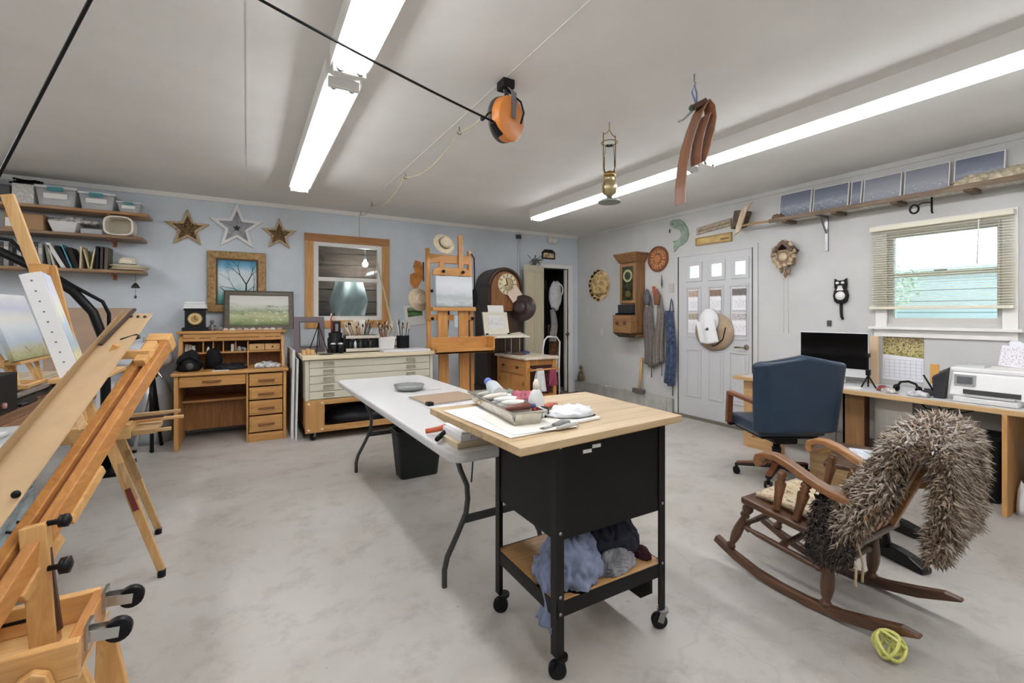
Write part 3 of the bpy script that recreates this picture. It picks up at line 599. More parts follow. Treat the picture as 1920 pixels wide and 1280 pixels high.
# things in and on the desk
cb = T('camera_bag', 'black padded camera bag on the rolltop desk at left', 'bag', (-.5, 5.57, .746))
part(cb, 'body', MB().heap((-.50, 5.59, .746), (.10, .10, .13), 2, .22, 2, 26, 14, .5), M((26, 26, 28), .6, var=.3, scale=18))
part(cb, 'strap', MB().tube([(-.6, 5.56, .76), (-.56, 5.5, .86), (-.48, 5.48, .90), (-.40, 5.5, .84), (-.36, 5.53, .76)], .012, 6), BLACK)
part(cb, 'buckle', MB().ball((-.49, 5.482, .80), (.035, .012, .035), 12, 8), M((70, 72, 72), .3))
one('black_pouch', 'upright black zip pouch beside the camera bag', 'pouch', MB().heap((-.30, 5.70, .746), (.075, .05, .13), 8, .12, 1.5, 20, 12, .6), M((18, 18, 20), .7))
one('black_gloves', 'flat black leather gloves lying on the desk', 'gloves', MB().heap((-.15, 5.58, .746), (.13, .09, .05), 6, .5, 3, 26, 12, .1), M((30, 30, 36), .5))
one('scattered_papers', 'pile of white papers and film rolls on desk right', 'papers', MB().heap((.19, 5.58, .746), (.11, .08, .045), 9, .5, 3.5, 26, 12, .1), M((196, 196, 200), .7, var=.6, scale=26))
one('paper_sheet', 'blank white sheet lying on the oak desktop edge', 'paper', B(-.30, -.16, 5.40, 5.50, .746, .749), PAPER)
for k, (a, c) in enumerate(((-.56, (226, 220, 206)), (-.53, (210, 204, 190)), (-.50, (232, 228, 220)))):
    one('envelope_stack', ['cream', 'grey', 'white'][k]+' envelope bundle upright in desk pigeonhole', 'envelopes', B(a, a+.026, 5.84, 5.98, .913, 1.0-.01*k), M(c, .7), 'envelopes in the pigeonholes')
one('ink_bottle', 'small white ink bottle in a desk pigeonhole', 'bottle', MB().lathe([(.018, 0), (.018, .035), (.008, .042), (.008, .055)], (-.355, 5.83, .912)), M((220, 218, 210), .4))
one('slim_box', 'narrow white box standing in a desk pigeonhole', 'box', B(-.15, -.12, 5.82, 5.9, .912, .99), M((214, 210, 200), .6))
one('glass_dome', 'little grey glass dome in a desk pigeonhole', 'ornament', MB().lathe([(.026, 0), (.026, .02), (.018, .045), (0, .055)], (-.075, 5.84, .912)), M((150, 156, 156), .25))
one('dice_cluster', 'cluster of black and white beads beside glass dome', 'beads', MB().ball((-.02, 5.83, .93), .018, 8, 6).ball((-.04, 5.85, .94), .014, 8, 6), M((150, 150, 150), .5, var=.6, scale=60))
ck = T('mantel_clock', 'black mantel clock with gold dial on the rolltop desk', 'clock', (-.475, 5.93, 1.139))
part(ck, 'case', B(-.565, -.385, 5.85, 6.0, 1.17, 1.36).box(-.59, -.36, 5.84, 6.01, 1.139, 1.175).box(-.575, -.375, 5.845, 6.005, 1.355, 1.375), M((30, 32, 36), .4), .005)
dd = part(ck, 'dial', MB().lathe([(.066, 0), (.066, .01), (.058, .014), (.0, .014)], (-.475, 5.85, 1.265), (0, -1, 0), 28), M((186, 150, 84), .35, .5))
part(dd, 'dial_ring', MB().ring(circ(.055), circ(.036), (-.475, 5.8345, 1.265), (1, 0, 0), (0, 0, 1), .002), M((214, 190, 130), .5))
part(dd, 'hands', MB().bar((-.475, 5.832, 1.265), (-.475, 5.832, 1.305), .005, .002, (0, 1, 0)).bar((-.475, 5.832, 1.265), (-.45, 5.832, 1.255), .005, .002, (0, 1, 0)), BLACK)
for k in range(3): one('white_box', ['lowest', 'middle', 'topmost'][k]+' flat white box stacked on the mantel clock', 'box', B(-.575+.004*k, -.372-.006*k, 5.85, 6.0, 1.376+k*.024, 1.398+k*.024), M((228, 228, 228), .6), 'flat boxes on the mantel clock', bevel=.002)
fg = T('cherub_figurine', 'small grey metal figurine beside the mantel clock', 'figurine', (-.325, 5.90, 1.139))
part(fg, 'body', MB().lathe([(.026, 0), (.03, .01), (.018, .03), (.026, .05), (.012, .075)], (-.325, 5.90, 1.139), n=12), M((120, 120, 122), .4, .5))
part(fg, 'head', MB().ball((-.325, 5.90, 1.232), .02, 10, 8), M((120, 120, 122), .4, .5))
part(fg, 'arms', MB().tube([(-.355, 5.89, 1.175), (-.325, 5.89, 1.205), (-.29, 5.89, 1.18)], .009, 6), M((110, 110, 112), .4, .5))
one('grey_stone', 'rounded grey stone beside the figurine', 'stone', MB().heap((-.255, 5.88, 1.138), (.04, .03, .03), 3, .2, 2, 14, 9, .3), M((130, 128, 124), .8))
rr = random.Random(4)
for k in range(9):
    xk = -.20+k*.065
    one('seashell', ['pink', 'cream', 'tan'][k % 3]+' shell in the row in front of meadow painting, '+['first', 'second', 'third', 'fourth', 'fifth', 'sixth', 'seventh', 'eighth', 'ninth'][k]+' from left', 'shell', MB().heap((xk, 5.82+rr.uniform(-.015, .015), 1.138), (.028, .02, .02), k, .5, 2.5, 12, 8, .2), M([(226, 190, 172), (226, 214, 196), (196, 170, 140)][k % 3], .6), 'shells on the desk top')
# white boards leaning between desk and plan chest
one('leaning_board', 'tall white board leaning in the gap between desk and plan chest', 'board', MB().hexa([(.40, 5.30, 0), (.425, 5.30, 0), (.425, 6.05, 0), (.40, 6.05, 0), (.42, 5.36, .93), (.445, 5.36, .93), (.445, 6.05, .93), (.42, 6.05, .93)]), M((214, 214, 212), .6))
one('leaning_board', 'shorter white board leaning against the plan chest side', 'board', MB().hexa([(.435, 5.22, 0), (.45, 5.22, 0), (.45, 5.9, 0), (.435, 5.9, 0), (.455, 5.25, .84), (.47, 5.25, .84), (.47, 5.9, .84), (.455, 5.9, .84)]), M((226, 226, 224), .6))
# ---------------------------------------------------------------- plan chest (flat file)
BE = M((204, 200, 178), .45); ff = T('plan_chest', 'beige metal plan chest on a wheeled plywood base', 'cabinet', (1.2, 5.5, 0))
FL, FR, FF, FB = .515, 1.885, 5.08, 5.98
part(ff, 'body', B(FL, FR, FF+.02, FB, .425, .845).box(FL, FL+.035, FF, FF+.02, .425, .845).box(FR-.035, FR, FF, FF+.02, .425, .845), BE, .003)
part(ff, 'top', B(FL-.03, FR+.02, FF-.03, FB+.02, .845, .885), M((222, 206, 170), .5), .005)
for k in range(5):
    z0 = .435+k*.081
    d_ = part(ff, 'drawer', B(FL+.04, FR-.04, FF+.002, FF+.03, z0, z0+.076), BE, .003)
    for xh in (.74, 1.62):
        part(d_, 'handle', MB().tube([(xh-.05, FF+.002, z0+.03), (xh-.045, FF-.018, z0+.028), (xh+.045, FF-.018, z0+.028), (xh+.05, FF+.002, z0+.03)], .006, 6).box(xh-.052, xh+.052, FF-.002, FF+.003, z0+.034, z0+.06), M((176, 170, 150), .35, .5))
PLY = {a: Wd((206, 154, 86), (178, 122, 58), a, .6) for a in 'xz'}
part(ff, 'base_post', B(FL, .70, FF, FF+.04, .09, .425), PLY['z'], .003)
part(ff, 'base_post', B(FR-.19, FR, FF, FF+.04, .09, .425), PLY['z'], .003)
part(ff, 'base_rail', B(.70, FR-.19, FF, FF+.04, .375, .425), PLY['x'], .003)
part(ff, 'base_rail', B(.70, FR-.19, FF, FF+.04, .09, .15), PLY['x'], .003)
part(ff, 'base_floor', B(FL, FR, FF+.04, FB, .09, .12), PLY['x'])
part(ff, 'base_side', B(FL, FL+.03, FF+.04, FB, .09, .425), PLY['x']); part(ff, 'base_side', B(FR-.03, FR, FF+.04, FB, .09, .425), PLY['x'])
part(ff, 'base_back', B(FL, FR, FB-.02, FB, .12, .425), PLY['x'])
for a, b in ((.545, .12), (.675, .12), (.545, .39), (.675, .39)): part(ff, 'screw', MB().lathe([(.014, 0), (.012, .004), (0, .006)], (a, FF, b), (0, -1, 0), 10), M((232, 200, 160), .5))
def caster(t, x, y, r, z0=0, ang=0, fork=None, wheel=None):
    c, s_ = math.cos(ang), math.sin(ang)
    w = part(t, 'caster', MB().cyl((x-s_*.012, y+c*.012, z0+r), (x+s_*.012, y-c*.012, z0+r), r, n=18), wheel or BLKP, .003)
    part(w, 'fork', MB().bar((x-s_*.018, y+c*.018, z0+r), (x-s_*.018+c*.015, y+c*.018+s_*.015, z0+2*r+.012), .025, .003, (s_, -c, 0)).bar((x+s_*.018, y-c*.018, z0+r), (x+s_*.018+c*.015, y-c*.018+s_*.015, z0+2*r+.012), .025, .003, (s_, -c, 0)).cyl((x+c*.015, y+s_*.015, z0+2*r+.006), (x+c*.015, y+s_*.015, z0+2*r+.018), .024, n=12), fork or STEEL)
    return w
for a in (FL+.08, FR-.1):
    for b in (FF+.06, FB-.1): caster(ff, a, b, .036, 0, .6)
one('black_pad', 'glossy black folded pad in the plan chest base', 'pad', MB().heap((1.10, 5.36, .121), (.40, .24, .13), 12, .08, 1.3, 30, 14, .45), M((26, 27, 32), .35))
# ---------------------------------------------------------------- on the plan chest
ZT = .886
t_ = T('empty_frame', 'empty dark violet-grey picture frame on the plan chest', 'picture frame', (.6, 5.7, ZT))
sM = Matrix(((1, 0, 0, 0), (0, 1, .2, -.2*ZT), (0, 0, 1, 0), (0, 0, 0, 1)))
part(t_, 'frame', MB().ring(rect(.455, .775, ZT, 1.285), rect(.515, .715, ZT+.06, 1.225), (0, 5.62, 0), (1, 0, 0), (0, 0, 1), .03).move(sM), M((104, 92, 98), .5), .004)
part(t_, 'inner_lip', MB().ring(rect(.508, .722, ZT+.053, 1.232), rect(.52, .71, ZT+.065, 1.22), (0, 5.612, 0), (1, 0, 0), (0, 0, 1), .024).move(sM), M((60, 50, 54), .5))
t_ = T('wire_easel', 'thin black folding display easel in front of empty frame', 'easel', (.68, 5.3, ZT))
for q in ((.56, 5.28), (.64, 5.24), (.755, 5.22)): part(t_, 'leg', MB().cyl((q[0], q[1], ZT+.004), (.675, 5.34, 1.20), .005, n=6), BLACK)
part(t_, 'hinge', MB().ball((.675, 5.34, 1.205), .012, 8, 6), BLACK)
for k, (a, b) in enumerate(((.50, 5.26), (.545, 5.27), (.585, 5.26))):
    one('wood_block', ['left', 'middle', 'right'][k]+' small pale wood block before the empty frame', 'block', B(a, a+.038, b, b+.05, ZT, ZT+.05+.01*(k % 2)), PINE['z'], 'little wood blocks on plan chest', bevel=.003)
one('grey_dish', 'flat dark grey oval dish on the plan chest front', 'dish', MB().lathe([(.06, 0), (.085, .012), (.075, .012), (.05, .005), (0, .005)], (.73, 5.17, ZT), n=22, sy=.6), M((84, 86, 86), .4))
def brushes(t, n, c, r, z0, h0, h1, cols, seed, tilt=.25):
    rr = random.Random(seed)
    for k in range(n):
        a = rr.uniform(0, 6.28); q = rr.random()**.5; p0 = (c[0]+q*r[0]*.6*math.cos(a), c[1]+q*r[1]*.6*math.sin(a), z0); h = rr.uniform(h0, h1)
        p1 = (c[0]+q*r[0]*(1+tilt)*math.cos(a)+rr.uniform(-.01, .01), c[1]+q*r[1]*(1+tilt)*math.sin(a), z0+h)
        d = Vector(p1)-Vector(p0); p1b = Vector(p0)+d*.84; o = part(t, 'brush', MB().cyl(p0, p1b, .0035, .0045, 6), M(cols[k % len(cols)], .45))
        part(o, 'bristles', MB().tube([p1b, Vector(p0)+d*.92, p1], [.006, .0075, .002], 6), M([(226, 206, 170), (120, 84, 52), (40, 34, 30), (232, 224, 208)][k % 4], .8))
BC = [(200, 160, 100), (60, 60, 64), (150, 40, 36), (216, 210, 200), (40, 70, 90)]
t_ = T('brush_caddy', 'long black caddy full of upright brushes on plan chest', 'caddy', (1.13, 5.38, ZT))
part(t_, 'tray', B(.955, 1.31, 5.30, 5.50, ZT, ZT+.035).box(.955, 1.31, 5.49, 5.50, ZT, ZT+.19).box(.955, .965, 5.30, 5.5, ZT, ZT+.19).box(1.30, 1.31, 5.30, 5.5, ZT, ZT+.19).box(.965, 1.3, 5.33, 5.49, ZT+.035, ZT+.13), M((26, 28, 28), .4), .004)
for z_ in (ZT+.01, ZT+.155): part(t_, 'rail', B(.95, 1.315, 5.285, 5.30, z_, z_+.035), M((196, 188, 172), .45), .003)
for k in range(5): part(t_, 'bottle', MB().lathe([(.016, 0), (.016, .06), (.008, .07), (.008, .085)], (1.0+k*.055, 5.315, ZT+.046), n=10), M([(40, 44, 44), (200, 200, 200), (60, 66, 62), (34, 34, 36), (50, 60, 56)][k], .35))
brushes(t_, 26, (1.13, 5.42), (.15, .05), ZT+.13, .14, .25, BC, 2)
t_ = T('black_organizer', 'tall black rotating tool organizer left of brush caddy', 'organizer', (.88, 5.42, ZT))
part(t_, 'drum', MB().lathe([(.085, 0), (.085, .16), (.07, .165), (.075, .22), (.06, .222)], (.862, 5.43, ZT), n=20), M((24, 24, 25), .45))
part(t_, 'upper_pocket', B(.827, .912, 5.38, 5.46, ZT+.222, ZT+.35), M((40, 36, 34), .5), .01)
part(t_, 'mirror', B(.852, .882, 5.376, 5.38, ZT+.24, ZT+.32), M((160, 160, 160), .2, .6))
brushes(t_, 7, (.825, 5.42), (.03, .03), ZT+.2, .16, .26, [(176, 60, 50), (150, 40, 40), (206, 150, 140)], 5)
for k, a in enumerate((.815, .89)):
    t2 = T('black_cup', ['left', 'right'][k]+' small black cup in front of the black organizer', 'cup', (a, 5.28, ZT), 'black cups on plan chest')
    part(t2, 'cup', MB().lathe([(.032, 0), (.04, .1), (.036, .1), (.03, .01), (0, .01)], (a, 5.28, ZT), n=16), BLKP)
    part(t2, 'lid', MB().ball((a, 5.28, ZT+.1), (.03, .03, .018), 12, 6), M((206, 206, 206), .4))
one('carton', 'tan carton leaning behind the brush caddy', 'box', B(.98, 1.15, 5.56, 5.64, ZT, ZT+.34), M((206, 180, 136), .7), bevel=.003)
one('white_card', 'white card standing behind the tan carton', 'card', B(1.10, 1.24, 5.66, 5.67, ZT, ZT+.36), PAPER)
t_ = T('white_brush_box', 'white box stuffed with brushes on the plan chest', 'box', (1.42, 5.42, ZT))
part(t_, 'box', MB().hexa([(1.325, 5.34, ZT+.02), (1.50, 5.34, ZT+.02), (1.50, 5.50, ZT+.02), (1.325, 5.50, ZT+.02), (1.315, 5.33, ZT+.155), (1.52, 5.33, ZT+.165), (1.52, 5.51, ZT+.165), (1.315, 5.51, ZT+.155)]), M((220, 214, 208), .6), .004)
brushes(t_, 30, (1.415, 5.42), (.08, .06), ZT+.12, .13, .23, BC, 8)
t_ = T('black_brush_basket', 'black wire basket of brushes at right of plan chest', 'basket', (1.64, 5.45, ZT))
part(t_, 'basket', MB().ring(circ(.075, 18), circ(.066, 18), (1.64, 5.45, ZT+.02), (1, 0, 0), (0, 1, 0), .15).box(1.58, 1.70, 5.40, 5.50, ZT+.02, ZT+.03), M((22, 22, 24), .5))
part(t_, 'handle', MB().tube([(1.565, 5.45, ZT+.13), (1.53, 5.43, ZT+.10), (1.53, 5.43, ZT+.05), (1.566, 5.45, ZT+.04)], .006, 6), BLACK)
brushes(t_, 14, (1.64, 5.45), (.05, .05), ZT+.03, .25, .36, [(220, 218, 210), (40, 40, 40), (200, 196, 186)], 12, .7)
one('yardstick', 'long pale stick leaning from the brush basket to the wall', 'stick', MB().bar((1.62, 5.62, ZT+.001), (1.49, 6.12, 2.02), .02, .007), M((196, 184, 150), .6))
one('paper_pad', 'white drawing pad lying under the brush boxes', 'pad', B(1.325, 1.87, 5.12, 5.62, ZT, ZT+.019), M((214, 216, 220), .6), bevel=.002)
t_ = T('photo_print', 'white bordered print of a green landscape pinned beside the easel', 'print', (2.02, BW-.01, 1.17))
pm = Matrix.Translation((2.02, BW-.008, 1.315)) @ Matrix.Rotation(R(-7), 4, 'Y')
part(t_, 'sheet', B(-.15, .13, -.002, .002, -.15, .13).move(pm), PAPER)
part(t_, 'picture', B(-.105, .105, -.004, -.002, -.03, .10).move(pm), art('green_print', [(0, (60, 90, 50)), (.3, (100, 150, 70)), (.5, (34, 56, 34)), (.7, (120, 150, 110)), (1, (206, 214, 206))], 2, .7, 4))
# ---------------------------------------------------------------- big studio easel
ez = T('studio_easel', 'tall honey pine studio easel by the blue wall', 'easel', (2.24, 5.4, 0))
HX, HY, HZ = HONEY['x'], HONEY['y'], HONEY['z']
def tilt(z): return 5.34+.06*(z-.3)
for a, nm in ((1.95, 'side_rail'), (2.525, 'side_rail')): part(ez, nm, MB().bar((a, tilt(.5), .04), (a, tilt(2.15), 2.14), .045, .05, (0, 1, 0)), HZ, .004)
part(ez, 'mast', MB().bar((2.385, tilt(.5)-.03, .5), (2.385, tilt(2.3)-.03, 2.33), .065, .035, (0, 1, 0)), HZ, .004)
part(ez, 'mast', MB().bar((2.12, tilt(.5)-.03, .1), (2.12, tilt(1.9)-.03, 1.98), .065, .035, (0, 1, 0)), HZ, .004)
for a in (2.11, 2.385): part(ez, 'panel_post', MB().bar((a, tilt(.3)-.06, .08), (a, tilt(1.35)-.06, 1.36), .13, .025, (0, 1, 0)), HZ, .004)
part(ez, 'top_rail', B(1.93, 2.55, tilt(2.0)-.02, tilt(2.0)+.02, 1.96, 2.07), HX, .005)
part(ez, 'canvas_clamp', MB().prism([(1.99, 1.80), (2.50, 1.80), (2.50, 1.86), (2.44, 1.90), (2.05, 1.90), (1.99, 1.86)], (0, tilt(1.8)-.045, 0), (1, 0, 0), (0, 0, 1), .035), HX, .005)
part(ez, 'canvas_ledge', B(1.96, 2.54, tilt(1.37)-.13, tilt(1.37)-.03, 1.355, 1.40), HX, .005)
part(ez, 'cross_rail', B(1.93, 2.55, tilt(1.2)-.03, tilt(1.2), 1.235, 1.305), HX, .004)
part(ez, 'tray', B(1.895, 2.68, 5.16, 5.19, .86, 1.035).box(1.895, 2.68, 5.02, 5.36, .845, .87).box(1.895, 1.915, 5.02, 5.36, .87, .93).box(2.66, 2.68, 5.02, 5.36, .87, 1.035).box(1.895, 2.68, 5.02, 5.04, .845, .90), HX, .004)
part(ez, 'base', B(1.93, 1.99, 5.02, 5.85, .04, .10).box(2.49, 2.55, 5.02, 5.85, .04, .10).box(1.99, 2.49, 5.30, 5.36, .04, .10), HY, .004)
part(ez, 'brace', MB().bar((2.24, 5.75, .1), (2.24, tilt(1.5)+.06, 1.5), .05, .03, (0, 1, 0)), WALN['z'])
for a, b in ((1.96, 1.26), (2.50, 1.26), (2.50, .93), (2.0, .93), (2.12, 1.85), (2.385, 1.85), (1.96, 1.60)):
    part(ez, 'knob', MB().lathe([(.008, 0), (.008, .03), (.02, .032), (.02, .05), (.008, .055)], (a, tilt(b)-.06, b), (0, -1, 0), 10), BLKP)
for a in (1.96, 2.52):
    for b in (5.08, 5.8): caster(ez, a, b, .016)
cvx = T('seascape_canvas', 'pale misty seascape canvas held on the studio easel', 'painting', (2.24, 5.25, 1.405))
part(cvx, 'canvas', MB().box(2.005, 2.495, -.018, .018, 0, .385).move(Matrix.Translation((0, 5.29, 1.403)) @ Matrix.Rotation(R(-4), 4, 'X')), art('mist', [(0, (150, 160, 158)), (.14, (196, 204, 204)), (.32, (176, 186, 188)), (.45, (206, 212, 214)), (.7, (218, 222, 224)), (1, (206, 212, 218))], 2, .3, 4, blot=[((110, 128, 120), .58, .7, 11, .0, .24)]), .003)
h1 = hat('straw_boater', 'straw boater hat hanging on top of the studio easel', (2.10, 5.27, 2.18), .085, .15, .085, STRAW, (R(72), 0, R(12)), M((120, 104, 80), .8), droop=.0)
h2 = hat('sun_hat', 'wide cream sun hat hanging behind the easel left rail', (1.90, 5.62, 1.50), .09, .17, .07, M((214, 194, 160), .8, var=.08, scale=50), (R(80), 0, R(20)), droop=.0)
bf = T('wooden_butterfly', 'orange stained wooden butterfly cutout behind the easel', 'ornament', (1.90, 5.7, 1.85))
part(bf, 'wings', MB().prism([(-.02, .02), (-.05, .14), (-.13, .16), (-.16, .08), (-.13, .0), (-.2, -.03), (-.2, -.14), (-.13, -.24), (-.1, -.2), (-.02, -.06)], (2.03, 5.78, 1.86), (1, 0, 0), (0, 0, 1), .015), M((196, 118, 40), .5, var=.15, scale=12), .003)
part(bf, 'body', MB().tube([(2.01, 5.77, 2.0), (2.01, 5.77, 1.75)], [.012, .008], 8), WALN['z'])
one('black_strap', 'black strap hanging down the easel right rail', 'strap', MB().tube([(2.53, 5.40, 2.10), (2.575, 5.41, 2.05), (2.578, 5.40, 1.85), (2.57, 5.385, 1.62)], .009, 6), BLKP)
one('knit_hat', 'black knit hat hanging on the right side of the easel', 'hat', MB().ball((2.64, 5.55, 1.53), (.05, .05, .12), 14, 10), M((26, 26, 28), .8))
one('wooden_tag', 'pale blue paper tag with tassel on the easel front', 'tag', B(2.225, 2.275, 5.24, 5.246, 1.16, 1.30), M((176, 196, 200), .6))
# ---------------------------------------------------------------- longcase clock and neighbours
gc = T('longcase_clock', 'dark arched longcase clock with gold dial by the closet door', 'clock', (3.22, 5.9, 0))
arch = [(-.29, 0), (.29, 0), (.29, 1.70)]+[(.29*math.cos(a), 1.70+.29*math.sin(a)) for a in [i*math.pi/16 for i in range(1, 16)]]+[(-.29, 1.70)]
part(gc, 'case', MB().prism(arch, (3.22, 6.12, 0), (1, 0, 0), (0, 0, 1), .40), Wd((66, 44, 30), (38, 24, 16), 'z'), .006)
arch2 = [(-.235, 1.36), (.235, 1.36), (.235, 1.69)]+[(.235*math.cos(a), 1.69+.235*math.sin(a)) for a in [i*math.pi/16 for i in range(1, 16)]]+[(-.235, 1.69)]
part(gc, 'hood', MB().prism(arch2, (3.22, 5.722, 0), (1, 0, 0), (0, 0, 1), .02), Wd((166, 106, 50), (120, 70, 30), 'z'), .004)
part(gc, 'hood_moulding', MB().tube([(3.22+.265*math.cos(a), 5.71, 1.70+.265*math.sin(a)) for a in [i*math.pi/16 for i in range(17)]], .02, 8), Wd((96, 62, 34), (60, 38, 20), 'x'))
dd = part(gc, 'dial', MB().lathe([(.155, 0), (.155, .008), (.0, .01)], (3.24, 5.70, 1.745), (0, -1, 0), 32), M((206, 186, 140), .4, .3))
part(dd, 'chapter_ring', MB().ring(circ(.15), circ(.1), (3.24, 5.689, 1.745), (1, 0, 0), (0, 0, 1), .003), M((226, 212, 176), .5))
for k in range(12):
    a = R(30*k); part(dd, 'numeral', MB().bar((3.24+.108*math.cos(a), 5.685, 1.745+.108*math.sin(a)), (3.24+.142*math.cos(a), 5.685, 1.745+.142*math.sin(a)), .01, .002, (0, 1, 0)), BLACK)
part(dd, 'hands', MB().bar((3.24, 5.683, 1.745), (3.21, 5.683, 1.83), .01, .002, (0, 1, 0)).bar((3.24, 5.683, 1.745), (3.19, 5.683, 1.72), .012, .002, (0, 1, 0)), BLACK)
part(gc, 'door', B(3.02, 3.42, 5.705, 5.722, .35, 1.30), Wd((92, 60, 36), (54, 34, 20), 'z'), .004)
part(gc, 'plinth', B(2.90, 3.54, 5.69, 6.13, 0, .28), Wd((66, 44, 30), (38, 24, 16), 'x'), .008)
one('cream_card', 'cream card tucked in the clock door under the dial', 'card', MB().box(-.1, .1, -.002, .002, -.08, .08).move(Matrix.Translation((3.35, 5.665, 1.60)) @ Matrix.Rotation(R(-38), 4, 'Y')), M((222, 200, 178), .7))
hat('leather_hat', 'dark brown leather cowboy hat hanging beside the clock', (3.42, 5.58, 1.40), .10, .22, .12, M((58, 42, 38), .35, var=.2, scale=6), (R(82), R(0), R(-58)), M((90, 80, 74), .4), droop=.0)
# white sketch-box easel
sb = T('sketch_box', 'white open sketch box with papers on thin legs on the washstand', 'sketch box', (3.06, 5.45, .766))
SX = Matrix.Translation((.112, .20, 0)); SBM = M((226, 218, 196), .5)
part(sb, 'tray', B(2.70, 3.10, 5.02, 5.38, 1.0, 1.03).move(SX), SBM, .003)
part(sb, 'wing', MB().hexa([(2.60, 5.05, .992), (2.70, 5.02, 1.0), (2.70, 5.38, 1.0), (2.64, 5.40, 1.0), (2.60, 5.05, 1.004), (2.70, 5.02, 1.012), (2.70, 5.38, 1.012), (2.64, 5.40, 1.012)]).move(SX), SBM)
part(sb, 'wing', MB().hexa([(3.10, 5.02, 1.0), (3.20, 5.0, 1.0), (3.24, 5.34, 1.05), (3.10, 5.38, 1.03), (3.10, 5.02, 1.012), (3.20, 5.0, 1.012), (3.24, 5.34, 1.062), (3.10, 5.38, 1.042)]).move(SX), SBM)
LM = SX @ Matrix.Translation((0, 5.385, 1.03)) @ Matrix.Rotation(R(-14), 4, 'X')
ld = part(sb, 'lid', MB().box(2.705, 3.095, -.012, .012, 0, .32).move(LM), M((228, 222, 200), .5), .003)
part(ld, 'drawing', MB().box(2.78, 3.04, -.016, -.012, .08, .27).move(LM), art('ink_drawing', [(0, (226, 226, 222)), (1, (230, 230, 228))], 2, .1, 4, blot=[((90, 90, 90), .56, .62, 18, .2, .85)]))
for a in (2.72, 3.06): part(ld, 'clip', B(a, a+.04, 5.37, 5.385, 1.03, 1.05).move(SX), BLACK)
part(sb, 'paper', MB().box(2.80, 3.05, -.004, .0, .30, .42).move(LM), PAPER)
for a, b in ((3.06, 5.27), (3.19, 5.27), (3.12, 5.54)): part(sb, 'leg', MB().cyl((a, b, .766), (a, b, 1.0), .008, n=8), M((150, 142, 126), .5, .4))
# washstand
ws = T('washstand', 'small honey pine washstand cabinet with marble top', 'cabinet', (3.27, 5.22, 0))
X0, X1, Y0, Y1, ZW = 3.04, 3.50, 4.86, 5.62, .735
part(ws, 'carcass', B(X0+.02, X1, Y0+.02, Y1, .08, ZW), HZ, .004)
part(ws, 'top', B(X0-.04, X1+.03, Y0-.04, Y1+.02, ZW, ZW+.03), M((222, 206, 184), .35, var=.12, scale=14), .008, 3)
for a, b in ((X0+.025, Y0+.025), (X1-.025, Y0+.025), (X0+.025, Y1-.025), (X1-.025, Y1-.025)): part(ws, 'leg', B(a-.03, a+.03, b-.03, b+.03, 0, ZW), HZ, .005)
d_ = part(ws, 'drawer', B(X0, X0+.025, Y0+.06, Y1-.06, .54, .71), HY, .006)
for b in (Y0+.2, Y1-.2): part(d_, 'knob', MB().lathe([(.008, 0), (.008, .015), (.02, .022), (.02, .032), (.006, .04)], (X0, b, .625), (-1, 0, 0), 12), WALN['z'])
for a, b in ((Y0+.06, (Y0+Y1)/2-.005), ((Y0+Y1)/2+.005, Y1-.06)):
    d_ = part(ws, 'door', B(X0, X0+.022, a, b, .1, .52), HZ, .005)
    part(d_, 'raised_panel', B(X0-.008, X0+.004, a+.07, b-.07, .17, .45), HZ, .006)
    part(d_, 'hinge', B(X0-.004, X0, a+.005 if a < 5.1 else b-.015, a+.015 if a < 5.1 else b-.005, .4, .45), BLACK)
for a in (X0+.03, X1-.03): part(ws, 'bar_bracket', B(a-.01, a+.01, Y0-.10, Y0+.01, .60, .63), HX)
part(ws, 'towel_bar', MB().cyl((X0+.02, Y0-.09, .615), (X1-.02, Y0-.09, .615), .01), HX)
part(ws, 'side_panel', B(X0+.07, X1-.07, Y0+.0, Y0+.02, .3, .66), M((70, 30, 20), .6)); part(ws, 'rung', B(X0+.04, X1-.04, Y0-.01, Y0+.02, .20, .225).box(X0+.04, X1-.04, Y0-.01, Y0+.02, .26, .285), HX)
def towel(name, label, xc, w, z0, z1, col):
    def fn(u, v):
        s_ = -1 if v < .5 else 1; vv = abs(v-.5)*2; ww = w*(.55+.45*vv)
        return (xc+(u-.5)*ww, Y0-.09+s_*(.012+.012*vv)+.008*math.sin(u*15)*vv, .63-vv*((.63-z0) if s_ < 0 else (.63-z1)))
    return one(name, label, 'towel', MB().sheet(fn, 12, 16, .004), M(col, .9, var=.06, scale=20))
towel('white_towel', 'white cloth hanging on washstand rail', 3.19, .17, .34, .45, (222, 222, 222))
towel('maroon_towel', 'dark pink cloth hanging on washstand rail', 3.38, .15, .40, .45, (150, 56, 78))
one('maroon_cloth_low', 'deep maroon cloth hung lower on washstand side', 'cloth', MB().heap((3.33, Y0-.03, .30), (.09, .025, .12), 7, .2, 2, 18, 10, 1), M((92, 24, 44), .9))
rr = random.Random(9)
for k, (nm, cc, cat, c, r_) in enumerate((('metal tin of tools', 0, 'tin', (3.14, 5.5), .06), ('blue folded cloth', 0, 'cloth', (3.36, 5.42), .08), ('flat brown palette', 0, 'palette', (3.2, 5.3), .09))):
    one('small_'+cat, nm+' on the marble washstand top', cat, MB().heap((c[0], c[1], ZW+.03), (r_, r_, .03), k+3, .2, 2, 18, 8, .2), M([(96, 92, 86), (60, 84, 140), (90, 70, 50)][k], .6))
